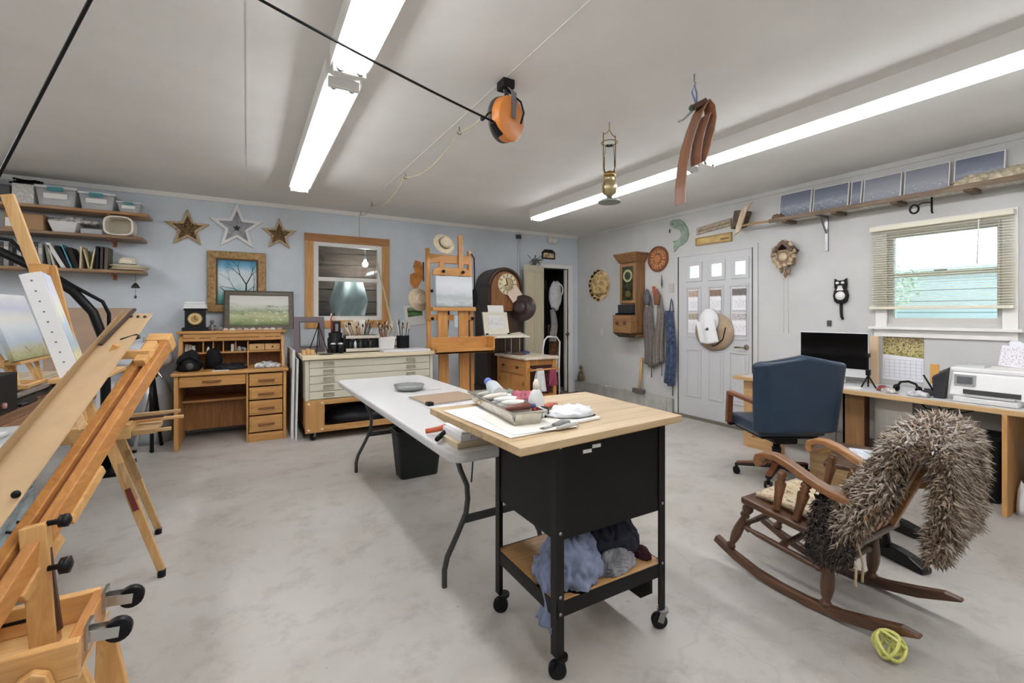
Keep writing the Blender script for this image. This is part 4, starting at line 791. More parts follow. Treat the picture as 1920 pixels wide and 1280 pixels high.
# hand truck
ht = T('hand_truck', 'white tubular hand truck parked beside the washstand', 'hand truck', (3.95, 5.5, 0))
part(ht, 'frame', MB().tube([(3.72, 5.45, .05), (3.74, 5.53, .78), (3.78, 5.54, .93), (3.84, 5.545, .98), (4.0, 5.54, .97), (4.05, 5.53, .90), (4.0, 5.48, .5), (3.98, 5.44, .05)], .013, 8), WHITE)
part(ht, 'panel', MB().hexa([(3.735, 5.515, .45), (4.0, 5.515, .45), (4.0, 5.53, .45), (3.735, 5.53, .45), (3.745, 5.535, .70), (4.015, 5.535, .70), (4.015, 5.55, .70), (3.745, 5.55, .70)]), M((220, 220, 220), .5))
part(ht, 'toe_plate', B(3.72, 3.98, 5.30, 5.45, .02, .03), STEEL)
for a in (3.72, 4.0): part(ht, 'wheel', MB().cyl((a-.02, 5.52, .09), (a+.02, 5.52, .09), .09, n=18), BLKP)
# dried flowers on the closet door, sign and flood light over it, conduit
df = T('dried_flowers', 'grey dried flower spray on top of the open closet door', 'flowers', (3.9, 6.0, 2.08))
mb = MB(); rr = random.Random(21)
for k in range(26): mb.tube([(3.92, 6.03, 2.083), (3.92+rr.uniform(-.08, .08), 6.02+rr.uniform(-.06, .04), 2.12+rr.uniform(0, .06)), (3.92+rr.uniform(-.17, .14), 6.0+rr.uniform(-.09, .06), 2.10+rr.uniform(-.02, .16))], [.004, .003, .006], 5)
part(df, 'stems', mb, M((112, 116, 108), .9, var=.3, scale=30))
sg = T('hobby_sign', 'small dark arched plaque on the wall above the closet', 'sign', (4.27, BW-.01, 2.25))
part(sg, 'plaque', MB().prism([(-.13, 0), (.13, 0), (.13, .11), (.07, .155), (-.07, .155), (-.13, .11)], (4.27, BW-.002, 2.215), (1, 0, 0), (0, 0, 1), .015), M((40, 34, 32), .6))
part(sg, 'picture', MB().prism([(-.11, .02), (.11, .02), (.10, .1), (-.10, .1)], (4.27, BW-.018, 2.215), (1, 0, 0), (0, 0, 1), .003), M((190, 150, 110), .6, var=.7, scale=24))
fl = T('flood_light', 'white twin-head flood light high on the blue wall', 'lamp', (4.29, BW-.05, 2.52))
part(fl, 'base', B(4.25, 4.34, BW-.03, BW, 2.55, 2.62), WHITE, .005)
for a in (4.25, 4.33): part(fl, 'head', MB().lathe([(.02, 0), (.03, .03), (.045, .09), (.04, .09)], (a, BW-.04, 2.56), (a-4.29, -.6, -.5), 14), WHITE)
cd = T('conduit', 'vertical white conduit with dark cap on the blue wall', 'conduit', (3.69, BW-.02, 1.9))
part(cd, 'pipe', MB().cyl((3.69, BW-.018, 1.5), (3.69, BW-.018, 2.60), .014), M((206, 208, 208), .4))
part(cd, 'junction_box', B(3.65, 3.73, BW-.04, BW, 2.50, 2.56), M((60, 60, 60), .5), .004)
# ---------------------------------------------------------------- right wall
Wy = (0, -1, 0)   # pictures on this wall: u runs toward the viewer, v up, so outlines face the room
def onwall(poly, yc, zc, d0=.002, th=.02): return MB().prism(poly, (RW-d0, yc, zc), (0, -1, 0), (0, 0, 1), th)
sun = T('sun_plaque', 'round carved wooden sun plaque on the white wall', 'plaque', (RW-.03, 5.61, 1.78))
SW = M((216, 178, 122), .55, var=.3, scale=9, bump=.3)
part(sun, 'disc', onwall(circ(.25, 36), 5.59, 1.775, .002, .02), SW, .005)
for k in range(9):
    a = R(100+20*k); part(sun, 'ray', onwall([(0, -.03), (.08, 0), (0, .03)], 5.59, 1.775).move(Matrix.Translation((0, 5.59-.235*math.cos(a), 1.775+.235*math.sin(a))) @ Matrix.Rotation(-a if False else 0, 4, 'X') @ Matrix.Translation((0, -5.59, -1.775))), SW)
part(sun, 'carved_face', MB().heap((0, 0, 0), (.16, .18, .05), 14, .35, 4, 26, 14, .2).move(Matrix.Translation((RW-.022, 5.56, 1.775)) @ Matrix.Rotation(R(-90), 4, 'Y')), M((214, 172, 110), .5, var=.35, scale=14))
wk = T('wall_clock', 'glazed wooden pendulum clock hanging on the white wall', 'clock', (4.75, 4.75, 1.0))
WK = Wd((162, 116, 70), (120, 80, 44), 'z')
part(wk, 'case', B(4.70, RW-.002, 4.62, 4.93, .99, 2.06), WK, .006)
part(wk, 'cornice', MB().hexa([(4.68, 4.61, 2.05), (RW-.002, 4.61, 2.05), (RW-.002, 4.94, 2.05), (4.68, 4.94, 2.05), (4.62, 4.555, 2.15), (RW-.002, 4.555, 2.15), (RW-.002, 4.99, 2.15), (4.62, 4.99, 2.15)]).box(4.615, RW-.002, 4.55, 4.995, 2.15, 2.18), WK, .005)
fr_ = part(wk, 'door_frame', MB().ring([(-.15, 1.47), (.15, 1.47), (.15, 2.03), (-.15, 2.03)], [(-.11, 1.51), (.11, 1.51), (.11, 1.99), (-.11, 1.99)], (4.70, 4.775, 0), (0, -1, 0), (0, 0, 1), .018), Wd((178, 132, 84), (134, 92, 52), 'z'), .003)
part(fr_, 'pane', B(4.69, 4.694, 4.665, 4.885, 1.51, 1.99), glass(), 0)
part(wk, 'interior', B(4.694, 4.702, 4.66, 4.89, 1.50, 2.0), M((112, 106, 74), .5, var=.35, scale=16))
part(wk, 'dial', MB().ring(circ(.09), circ(.06), (4.692, 4.775, 1.86), (0, -1, 0), (0, 0, 1), .003), M((176, 172, 120), .4))
part(wk, 'pendulum', MB().ball((4.69, 4.775, 1.60), (.006, .05, .05), 12, 8).box(4.688, 4.692, 4.772, 4.778, 1.6, 1.8), M((150, 130, 80), .3, .8))
part(wk, 'shelf_block', B(4.64, 4.70, 4.64, 4.92, 1.33, 1.45), M((44, 46, 52), .5), .004)
part(wk, 'lower_box', B(4.57, 4.70, 4.60, 4.95, 1.05, 1.30), Wd((176, 128, 78), (130, 86, 48), 'y'), .006)
for b in (4.70, 4.85): part(wk, 'knob', MB().lathe([(.012, 0), (.025, .012), (.02, .025), (0, .03)], (4.57, b, 1.19), (-1, 0, 0), 12), M((80, 60, 40), .4))
part(wk, 'foot', MB().hexa([(4.64, 4.66, .985), (RW-.002, 4.66, .985), (RW-.002, 4.90, .985), (4.64, 4.90, .985), (4.57, 4.60, 1.05), (RW-.002, 4.60, 1.05), (RW-.002, 4.95, 1.05), (4.57, 4.95, 1.05)]), WALN['y'])
part(wk, 'trinket_tray', B(4.59, 4.69, 4.63, 4.92, 1.302, 1.33), BLACK)
cdk = T('carved_disc', 'round carved reddish wood disc left of the entry door', 'plaque', (RW-.02, 4.375, 2.07))
part(cdk, 'disc', onwall(circ(.175, 36), 4.375, 2.07, .002, .018), M((158, 96, 54), .5, var=.3, scale=20), .004)
part(cdk, 'outer_ring', MB().ring(circ(.175), circ(.152), (RW-.02, 4.375, 2.07), (0, -1, 0), (0, 0, 1), .01), M((120, 66, 36), .5))
for k in range(16):
    a = R(22.5*k); part(cdk, 'spoke', MB().prism([(-.012, 0), (.012, 0), (0, .06)], (RW-.02, 4.375-.085*math.sin(a), 2.07+.085*math.cos(a)), (0, -math.cos(a), -math.sin(a)), (0, -math.sin(a), math.cos(a)), .007), M((206, 146, 90), .5))
part(cdk, 'hub', MB().prism(star(8, .07, .045), (RW-.02, 4.375, 2.07), (0, -1, 0), (0, 0, 1), .012), M((190, 122, 70), .5))
one('light_switch', 'ivory double switch plate beside the apron hooks', 'switch', B(RW-.01, RW, 4.12, 4.20, 1.60, 1.72), M((186, 182, 170), .4), bevel=.003)
t_ = T('switch_plate', 'red and cream decorated switch plate by the aprons', 'switch', (RW-.008, 4.46, 1.63)); part(t_, 'plate', B(RW-.008, RW, 4.41, 4.50, 1.58, 1.72), M((206, 190, 170), .5), .002); part(t_, 'picture', B(RW-.0095, RW-.008, 4.425, 4.485, 1.60, 1.70), M((196, 90, 70), .5, var=.4, scale=30))
one('wall_outlet', 'small plain white outlet plate low on wall beside sun plaque', 'outlet', B(RW-.006, RW, 5.50, 5.56, .98, 1.09), M((214, 212, 206), .5), bevel=.002)
one('wind_ornament', 'slim grey metal leaf ornament hanging above the aprons', 'ornament', MB().lathe([(0, 0), (.02, .07), (.012, .14), (.003, .2)], (RW-.03, 4.30, 1.65), n=8, sy=.4), M((110, 110, 108), .5, .5))
def apron(name, label, y0, y1, z0, z1, col, seed, th=.05, var=.12):
    t = T(name, label, 'apron', (RW-.07, (y0+y1)/2, z0), 'aprons on the wall hooks'); yc = (y0+y1)/2
    def fn(u, v):
        w = .62+.38*min(1, v*1.6); return (RW-.05-th*.6*math.sin(u*math.pi)-.018*math.sin(u*17+seed+v*2)*min(1, v*2+.2), yc+(u-.5)*(y0-y1)*w+.02*math.sin(v*5+seed), z1+(z0-z1)*v+.03*math.sin(u*4+seed)*v)
    part(t, 'skirt', MB().sheet(fn, 26, 18, .008), M(col, .9, var=var, scale=22, bump=.1))
    part(t, 'strap', MB().tube([(RW-.03, yc+.03, z1-.02), (RW-.03, yc+.01, z1+.12), (RW-.03, yc, z1+.16), (RW-.03, yc-.012, z1+.12), (RW-.035, yc-.04, z1-.02)], .007, 6), M([min(255, q*1.1) for q in col], .8))
    part(t, 'tie', MB().tube([(RW-.04, yc-.02, z0+.02), (RW-.04, yc-.03, z0-.06), (RW-.035, yc-.025, z0-.16)], .006, 6), M([q*.8 for q in col], .8))
    return t
apron('canvas_apron', 'grey canvas apron with pocket, leftmost of the hanging aprons', 4.40, 4.60, .60, 1.42, (112, 104, 98), 1)
apron('canvas_apron', 'brown-grey apron with pale strap, middle of the hanging aprons', 4.24, 4.40, .64, 1.42, (124, 114, 104), 4)
apron('denim_apron', 'paint spattered blue denim apron nearest the door', 4.04, 4.235, .40, 1.36, (58, 74, 100), 2, var=.5)
for k, (a, c) in enumerate(((4.52, (96, 98, 102)), (4.35, (140, 84, 56)))): one('work_glove', ['grey', 'brown leather'][k]+' work glove hanging over the aprons', 'glove', MB().heap((RW-.075, a, 1.44), (.03, .045, .12), k+2, .25, 2, 16, 10, .8), M(c, .8))
ml = T('mallet', 'long handled mallet leaning head-down against the white wall', 'mallet', (RW-.1, 4.66, .2))
part(ml, 'handle', MB().cyl((RW-.085, 4.66, .24), (RW-.03, 4.655, .70), .016), PINE['z']); part(ml, 'head', B(RW-.12, RW-.06, 4.56, 4.76, .201, .26), M((100, 94, 86), .6), .006)
one('garden_gnome', 'small brown carved figure sitting on the concrete ledge', 'figurine', MB().heap((RW-.05, 6.0, .2), (.045, .06, .12), 4, .4, 3, 18, 12, .3).ball((RW-.05, 6.0, .42), (.028, .03, .04), 10, 8), M((104, 84, 56), .7, var=.5, scale=20))
fish = T('wooden_fish', 'green painted leaping fish cutout above the entry door', 'ornament', (RW-.02, 4.0, 2.35))
fo = [(0, .20), (.06, .215), (.15, .20), (.22, .15), (.27, .07), (.285, -.02), (.26, -.09), (.20, -.13), (.13, -.15), (.09, -.19), (.06, -.215), (.05, -.16), (.07, -.10), (.03, -.07), (.12, -.06), (.17, -.02), (.175, .03), (.13, .075), (.06, .10), (.02, .12), (-.01, .16)]
part(fish, 'body', onwall(fo, 4.165, 2.345, .002, .02), M((140, 160, 140), .6, var=.15, scale=12), .005)
part(fish, 'lure', MB().ball((RW-.02, 4.175, 2.42), (.008, .012, .03), 8, 6), M((70, 60, 50), .5)); part(fish, 'eye', MB().ball((RW-.023, 4.13, 2.505), .008, 8, 6), BLACK)
s1_ = T('plank_sign', 'weathered grey-brown plank sign with blurred lettering above the door', 'sign', (RW-.02, 3.52, 2.3))
part(s1_, 'board', onwall([(-.235, -.045), (.235, -.005), (.235, .085), (-.235, .04)], 3.525, 2.35, .002, .018), M((168, 152, 128), .8, var=.3, scale=14, st=(1, 1, 5)), .003)
mb = MB(); rr = random.Random(2)
for k in range(15): u_ = -.2+k*.028; mb.prism([(0, 0), (.014, .001), (.014, .022), (0, .021)], (RW-.02, 3.525-u_, 2.352+u_*.085), (0, -1, 0), (0, 0, 1), .001)
part(s1_, 'lettering', mb, M((120, 104, 84), .8))
s2_ = T('brass_sign', 'yellow wooden sign board directly above the entry door', 'sign', (RW-.02, 3.52, 2.17))
part(s2_, 'board', onwall([(-.245, -.05), (.245, -.055), (.245, .05), (-.245, .045)], 3.525, 2.22, .002, .018), M((200, 166, 92), .5, var=.15, scale=10), .003)
part(s2_, 'rim', MB().ring([(-.245, -.05), (.245, -.055), (.245, .05), (-.245, .045)], [(-.23, -.035), (.23, -.04), (.23, .035), (-.23, .03)], (RW-.02, 3.525, 2.22), (0, -1, 0), (0, 0, 1), .006), M((170, 134, 66), .5))
mb = MB()
for k in range(5): mb.prism([(0, 0), (.016, 0), (.016, .02), (0, .02)], (RW-.0205, 3.42-k*.022, 2.195), (0, -1, 0), (0, 0, 1), .001)
part(s2_, 'lettering', mb, M((90, 70, 40), .6))
# papers on the door
PP = [art('flyer%d' % k, [(0, (234, 234, 236)), (.62, (238, 238, 238)), (.68, c), (.92, c), (1, (230, 228, 226))], 2, .06, 9, blot=[((90, 80, 76), .5, .62, 16, .64, .97), ((150, 150, 160), .56, .6, 26, .1, .5)]) for k, c in enumerate(((206, 180, 160), (150, 120, 100), (140, 130, 130), (190, 180, 150), (120, 110, 110), (206, 200, 196)))]
def flyer(y0, y1, z0, z1, k, lab): one('door_flyer', lab, 'flyer', B(RW-.0225, RW-.020, y0, y1, z0, z1), PP[k], 'flyers taped to the door')
flyer(3.735, 3.875, 1.36, 1.62, 0, 'flyer taped to door upper left panel'); flyer(3.735, 3.875, 1.08, 1.335, 3, 'flyer taped to door left panel, lower')
flyer(3.415, 3.565, 1.36, 1.62, 1, 'flyer taped to door upper middle panel, above hats'); flyer(3.10, 3.27, 1.36, 1.62, 4, 'flyer taped to door upper right panel'); flyer(3.10, 3.27, 1.075, 1.335, 5, 'flyer taped to door right panel, lower')
hb = T('tan_hat', 'flat tan felt hat hanging on the entry door', 'hat', (RW-.06, 3.5, .95))
part(hb, 'brim', MB().lathe([(.225, 0), (.225, .012), (.1, .03), (0, .03)], (RW-.03, 3.50, 1.105), (-1, 0, 0), 30, 1.0, 1.15), M((176, 152, 122), .9, var=.06))
part(hb, 'cord', MB().tube([(RW-.06, 3.33, 1.16), (RW-.065, 3.36, 1.02), (RW-.07, 3.44, .95), (RW-.065, 3.50, .93)], .006, 6), BLACK)
cp_ = T('flap_hat', 'white sun hat with neck flap and small dark badge on the door', 'hat', (RW-.09, 3.5, 1.0))
part(cp_, 'crown', MB().lathe([(.15, 0), (.148, .03), (.11, .06), (0, .07)], (RW-.062, 3.535, 1.235), (-1, 0, 0), 26, 1.0, .85), M((226, 226, 226), .8))
def flap(u, v): return (RW-.135+.02*v+.008*math.sin(u*9), 3.68-.25*u-.05*v, 1.235-.27*v+.03*u-.02*math.sin(u*3.1))
part(cp_, 'flap', MB().sheet(flap, 14, 10, .006), M((232, 232, 232), .8))
part(cp_, 'badge', B(RW-.142, RW-.134, 3.50, 3.54, 1.12, 1.155), M((70, 74, 90), .6))
# high shelf with sea pictures
hs = T('wall_shelf', 'long weathered shelf above the right window holding small seascapes', 'shelf', (4.78, 1.8, 2.28))
part(hs, 'plank', B(4.66, RW-.002, .40, 2.72, 2.268, 2.292), M((214, 208, 196), .7, var=.15, scale=10, st=(1, 6, 1)), .003)
part(hs, 'edge_rail', B(4.645, 4.66, .40, 2.72, 2.252, 2.292), Wd((150, 128, 104), (96, 78, 60), 'y', rough=.8, coat=0), .002)
for b in (2.28, .93): part(hs, 'bracket', B(4.68, RW-.002, b-.012, b+.012, 2.25, 2.268).box(RW-.018, RW-.002, b-.012, b+.012, 1.93, 2.25).bar((RW-.015, b, 2.10), (4.74, b, 2.255), .012, .012), STEEL)
for k in range(5): part(hs, 'rib', B(4.655, 4.85, 2.55-k*.45, 2.60-k*.45, 2.238, 2.268), Wd((130, 108, 84), (86, 66, 48), 'x', rough=.8, coat=0))
sea = lambda n, c: art(n, [(0, c[0]), (.25, c[1]), (.45, c[2]), (.55, c[3]), (1, c[4])], 2, .35, 3.5, blot=[((208, 210, 216), .58, .66, 12, .1, .5)])
A_ = [(92, 98, 112), (122, 128, 140), (150, 156, 166), (126, 132, 148), (110, 118, 138)]; B_ = [(132, 136, 142), (150, 154, 162), (158, 160, 166), (150, 152, 160), (138, 142, 154)]
for k, (a, b, z1, cc, lab) in enumerate(((2.715, 2.405, 2.56, A_, 'grey blue seascape canvas at left end of high shelf'), (2.385, 2.08, 2.545, A_, 'grey blue seascape canvas second from left on high shelf'), (2.06, 1.975, 2.535, A_, 'narrow grey canvas between wider seascapes on high shelf'), (1.96, 1.685, 2.53, B_, 'pale grey hazy canvas in middle of high shelf'), (1.665, 1.375, 2.53, B_, 'pale grey hazy canvas fifth along the high shelf'), (1.35, 1.068, 2.53, A_, 'blue grey seascape canvas at right end above window'))):
    t_ = T('small_canvas', lab, 'painting', (RW-.05, (a+b)/2, 2.293), 'small seascapes on the high shelf')
    mm = Matrix.Translation((RW-.06, 0, 2.293)) @ Matrix.Rotation(R(9), 4, 'Y')
    part(t_, 'canvas', MB().box(-.012, .008, b+.008, a-.008, 0, z1-2.293).move(mm), sea('sea%d' % k, cc)); part(t_, 'white_edge', MB().box(-.008, .01, b, a, 0, z1-2.285).move(mm), WHITE)
one('rolled_net', 'tan rope net heaped along the high shelf right end', 'net', MB().heap((4.72, .98, 2.293), (.045, .34, .06), 3, .45, 4, 40, 14, .1), M((186, 172, 142), .9, var=.3, scale=30))
one('driftwood', 'small brown driftwood lump at left end of the high shelf', 'driftwood', MB().heap((4.71, 2.66, 2.293), (.04, .055, .04), 6, .5, 3, 16, 9, .2), M((120, 92, 66), .8))
bb = T('bellows_box', 'wooden planter bracket shaped like a boat end by the high shelf', 'ornament', (4.75, 3.05, 2.3))
part(bb, 'box', MB().hexa([(4.72, 3.10, 2.30), (RW-.002, 3.10, 2.30), (RW-.002, 3.20, 2.28), (4.72, 3.20, 2.28), (4.70, 3.04, 2.46), (RW-.002, 3.04, 2.46), (RW-.002, 3.14, 2.47), (4.70, 3.14, 2.47)]), Wd((110, 88, 66), (66, 50, 36), 'z', rough=.8), .004)
part(bb, 'side', MB().prism([(-.10, -.14), (-.03, .06), (.0, .14), (.12, .19), (.05, .10), (-.02, -.10)], (4.70, 3.04, 2.33), (0, -1, 0), (0, 0, 1), .02), Wd((214, 196, 164), (176, 152, 114), 'z', rough=.7), .003)
one('shelf_stick', 'thin wooden rod reaching from boat bracket to the shelf', 'rod', MB().tube([(4.70, 3.06, 2.285), (4.69, 2.9, 2.29), (4.69, 2.725, 2.28)], .012, 7), RAW['y'])
pulley = T('hook_pulley', 'black iron hook with little wheel under the high shelf', 'hook', (4.72, 1.5, 2.2))
part(pulley, 'hook', MB().tube([(4.72, 1.45, 2.25), (4.72, 1.45, 2.14), (4.72, 1.445, 2.12)], .007, 6).tube([(4.72, 1.45, 2.21), (4.72, 1.51, 2.215), (4.72, 1.54, 2.20)], .005, 6), BLACK)
part(pulley, 'wheel', MB().tube([(4.72, 1.56+.028*math.cos(i*.393), 2.175+.034*math.sin(i*.393)) for i in range(16)], .008, 6, closed=True), BLACK)
# cuckoo clock
cu = T('cuckoo_clock', 'carved wooden cuckoo clock with leaves and cones', 'clock', (RW-.06, 2.64, 1.7))
CW = Wd((168, 138, 104), (110, 84, 58), 'z', 2, .7, 0)
part(cu, 'case', B(RW-.10, RW-.002, 2.575, 2.715, 1.83, 1.98), CW, .004)
part(cu, 'roof', MB().prism([(-.11, -.02), (0, .09), (.11, -.02), (.09, -.045), (0, .045), (-.09, -.045)], (RW-.002, 2.645, 1.99), (0, -1, 0), (0, 0, 1), .125), WALN['y'], .003)
mb = MB(); rr = random.Random(6)
for k in range(24):
    a = rr.uniform(0, 6.28); q = .085+rr.uniform(0, .03); mb.heap((RW-.105, 2.645+q*math.cos(a), 1.915+q*1.15*math.sin(a)), (.012, .024, .03), k, .5, 3, 10, 6, .3)
part(cu, 'carved_leaves', mb, M((176, 148, 114), .7, var=.3, scale=30))
part(cu, 'dial', MB().lathe([(.042, 0), (.042, .01), (.0, .012)], (RW-.10, 2.645, 1.905), (-1, 0, 0), 20), M((206, 184, 148), .6))
for k, b in enumerate((2.61, 2.645, 2.685)): part(cu, 'pine_cone', MB().lathe([(.002, 0), (.014, .02), (.017, .05), (.01, .085), (.003, .1)], (RW-.06, b, [1.72, 1.685, 1.735][k]), n=10).cyl((RW-.06, b, 1.8), (RW-.06, b, 1.84), .002, n=5), M((140, 108, 74), .7, var=.3, scale=40))
for b in (2.62, 2.67): part(cu, 'chain', MB().cyl((RW-.05, b, 1.70), (RW-.05, b, 1.12), .0022, n=5), M((200, 192, 176), .5))
# cat shaped clock
ct = T('cat_clock', 'black and white cat-shaped wall clock with hanging tail', 'clock', (RW-.02, 2.15, 1.27))
part(ct, 'body', onwall([(-.055, -.06), (-.065, -.01), (-.055, .04), (-.035, .07), (.035, .07), (.055, .04), (.065, -.01), (.055, -.06), (.03, -.085), (-.03, -.085)], 2.155, 1.50, .002, .03), M((26, 26, 26), .35), .008)
part(ct, 'head', onwall([(-.05, -.04), (-.052, .0), (-.05, .055), (-.025, .035), (.025, .035), (.05, .055), (.052, .0), (.05, -.04), (.02, -.055), (-.02, -.055)], 2.155, 1.60, .002, .035), M((26, 26, 26), .35), .006)
part(ct, 'dial', MB().lathe([(.042, 0), (.04, .006), (0, .007)], (RW-.032, 2.155, 1.49), (-1, 0, 0), 20), WHITE); part(ct, 'bib', onwall([(-.03, -.02), (.03, -.02), (.012, .02), (-.012, .02)], 2.155, 1.56, .036, .004), WHITE)
for s_ in (-1, 1): part(ct, 'eye', MB().ball((RW-.038, 2.155+s_*.022, 1.612), (.004, .016, .012), 10, 6), WHITE)
part(ct, 'muzzle', MB().ball((RW-.037, 2.155, 1.575), (.006, .022, .012), 10, 6), M((210, 210, 210), .5))
part(ct, 'tail', MB().tube([(RW-.015, 2.155, 1.42), (RW-.015, 2.155, 1.34), (RW-.015, 2.15, 1.29), (RW-.015, 2.14, 1.265)], [.014, .013, .012, .009], 8), M((30, 30, 30), .4))
one('thermostat', 'small dark square thermostat under the cat clock', 'thermostat', B(RW-.012, RW-.002, 2.24, 2.28, 1.20, 1.255), M((70, 70, 68), .5), bevel=.003)
# ---------------------------------------------------------------- folding table
ft = T('folding_table', 'long white plastic folding table beside the wooden-topped cart', 'table', (1.09, 3.0, 0), rz=R(1.2))
def rrect(x0, x1, y0, y1, r, n=6):
    pts = []
    for cx_, cy_, a0 in ((x1-r, y1-r, 0), (x0+r, y1-r, 90), (x0+r, y0+r, 180), (x1-r, y0+r, 270)):
        pts += [(cx_+r*math.cos(R(a0+90*i/n)), cy_+r*math.sin(R(a0+90*i/n))) for i in range(n+1)]
    return pts
TPM = M((202, 202, 201), .42, bump=.03, scale=120)
part(ft, 'tabletop', MB().prism(rrect(-.38, .38, -1.245, 1.245, .07), (0, 0, .69), (1, 0, 0), (0, 1, 0), .045), TPM, .012, 3)
part(ft, 'under_rail', B(-.30, -.27, -1.1, 1.1, .655, .69).box(.27, .30, -1.1, 1.1, .655, .69), M((96, 98, 100), .4, .5))
LG = M((74, 76, 78), .38, .5)
for sy in (-1, 1):
    yb = sy*.93
    for sx_ in (-1, 1):
        part(ft, 'leg', MB().tube([(sx_*.22, yb-sy*.02, .685), (sx_*.215, yb-sy*.02, .62), (sx_*.20, yb, .55), (sx_*.165, yb, .47), (sx_*.16, yb, .40), (sx_*.17, yb, .33), (sx_*.215, yb, .24), (sx_*.27, yb, .14), (sx_*.285, yb, .08), (sx_*.285, yb, .0)], .0135, 10), LG)
    part(ft, 'cross_brace', B(-.19, .19, yb-.008, yb+.008, .285, .32), LG)
    part(ft, 'upper_brace', B(-.2, .2, yb-.03, yb-.012, .60, .625), LG)
    part(ft, 'strut', MB().cyl((.0, yb, .60), (.0, yb-sy*.35, .675), .007, n=8).cyl((-.14, yb, .48), (-.02, yb-sy*.2, .66), .004, n=6), LG)
def onft(x, y): a = R(1.2); return (1.09+x*math.cos(a)-y*math.sin(a), 3.0+x*math.sin(a)+y*math.cos(a))
ZF = .736
q = onft(-.01, .40)
gd = T('glass_dish', 'round grey pressed glass dish on far end of folding table', 'dish', (*q, ZF))
part(gd, 'bowl', MB().lathe([(.07, 0), (.105, .018), (.115, .045), (.10, .045), (.085, .02), (.0, .014)], (*q, ZF), n=26), M((150, 154, 152), .15, .3))
for k in range(12): part(gd, 'facet', MB().bar((q[0]+.075*math.cos(k*.524), q[1]+.075*math.sin(k*.524), ZF+.008), (q[0]+.112*math.cos(k*.524), q[1]+.112*math.sin(k*.524), ZF+.044), .022, .004), M((196, 200, 198), .15, .2))
q = onft(.15, .37)
one('glass_tile', 'thin pale translucent square beside the glass dish', 'tile', B(q[0]-.07, q[0]+.07, q[1]-.05, q[1]+.05, ZF, ZF+.003), M((206, 206, 206), .3))
def slab(name, label, cat, cx_, cy_, w, d, z, th, ang, mat, bev=.002, grp=None):
    mb = B(-w/2, w/2, -d/2, d/2, 0, th).move(Matrix.Translation((cx_, cy_, z)) @ Matrix.Rotation(R(ang), 4, 'Z')); return one(name, label, cat, mb, mat, grp, bev)
pf = T('portfolio', 'brown board portfolio lying across the folding table', 'portfolio', (1.20, 2.95, ZF))
pmx = Matrix.Translation((1.17, 2.93, ZF)) @ Matrix.Rotation(R(6), 4, 'Z')
part(pf, 'cover', B(-.19, .20, -.16, .16, .006, .012).move(pmx), M((164, 138, 112), .7), .002); part(pf, 'pages', B(-.185, .19, -.155, .155, 0, .006).move(pmx), PAPER)
part(pf, 'clip', B(-.20, -.16, -.165, -.12, .0, .022).move(pmx), BLACK, .003)
slab('drawing_sheet', 'faint pencil drawing sheet on table left of the cart top', 'paper', 1.19, 2.64, .42, .22, ZF, .004, 12, M((206, 206, 210), .7, var=.12, scale=8))
slab('card_sheet', 'cream card under the drawing on folding table', 'card', 1.10, 2.40, .34, .26, ZF+.0045, .005, -6, M((224, 214, 190), .7))
slab('white_folder', 'white paper sheet lying under the orange clamp', 'paper', .95, 2.13, .28, .22, ZF, .004, 10, PAPER)
for k, (dx, c, w_, lab) in enumerate(((0, (214, 196, 160), .30, 'cream sketchbook at bottom of the stack at table end'), (.01, (226, 226, 228), .28, 'white boxed pad in the middle of stack at table end'), (.02, (236, 236, 238), .28, 'white drawing pad on top of stack at table end'))):
    slab('sketch_pad', lab, 'pad', .93+dx, 1.915+dx*.5, w_, .20, ZF+[0, .026, .058][k], [.025, .031, .008][k], 2-k, M(c, .65), grp='pads at the table end')
one('stack_strip', 'printed white strip on the front of boxed pad', 'label', B(.85, .99, 1.8165, 1.8195, ZF+.033, ZF+.05), M((190, 190, 196), .6, var=.3, scale=60))
cl = T('spring_clamp', 'orange and black spring clamp on white pads at table end', 'clamp', (.84, 2.04, .745))
zc = .757
part(cl, 'jaw', MB().tube([(.74, 2.09, zc), (.80, 2.06, zc+.012), (.86, 2.0, zc+.05)], [.012, .014, .009], 8), M((206, 92, 52), .45))
part(cl, 'handle', MB().tube([(.735, 1.93, zc), (.79, 1.99, zc+.006), (.85, 2.05, zc+.012), (.91, 2.07, zc+.008)], [.011, .013, .014, .008], 8), BLKP)
part(cl, 'pivot', MB().cyl((.815, 2.03, zc-.012), (.815, 2.03, zc+.03), .012), M((190, 80, 50), .4)); part(cl, 'tip', MB().cyl((.86, 2.0, zc+.052), (.885, 1.96, zc+.05), .006, n=8), STEEL)
# wastebasket under the table
wb = T('wastebasket', 'black rectangular wastebasket under the folding table', 'bin', (1.20, 3.62, 0))
def tub_(t, cx_, cy_, w0, d0, w1, d1, h, mat, rim=True):
    def rr_(w, d, z): return [(cx_+x, cy_+y, z) for x, y in rrect(-w/2, w/2, -d/2, d/2, .035, 4)]
    a, b, c, d = rr_(w0, d0, 0), rr_(w1, d1, h), rr_(w1-.012, d1-.012, h), rr_(w0-.012, d0-.012, .01); n = len(a); mb = MB()
    vs = a+b+c+d; fs = [tuple(range(n))[::-1], tuple(range(3*n, 4*n))]
    for lv in range(3):
        for i in range(n): fs.append((lv*n+i, lv*n+(i+1) % n, (lv+1)*n+(i+1) % n, (lv+1)*n+i))
    mb.add(vs, fs, False); part(t, 'body', mb, mat)
    if rim: part(t, 'rim', MB().ring(rrect(-w1/2-.01, w1/2+.01, -d1/2-.01, d1/2+.01, .04, 4), rrect(-w1/2+.002, w1/2-.002, -d1/2+.002, d1/2-.002, .035, 4), (cx_, cy_, h-.02), (1, 0, 0), (0, 1, 0), .022), mat)
tub_(wb, 1.215, 3.65, .31, .19, .38, .25, .38, M((38, 40, 40), .5))
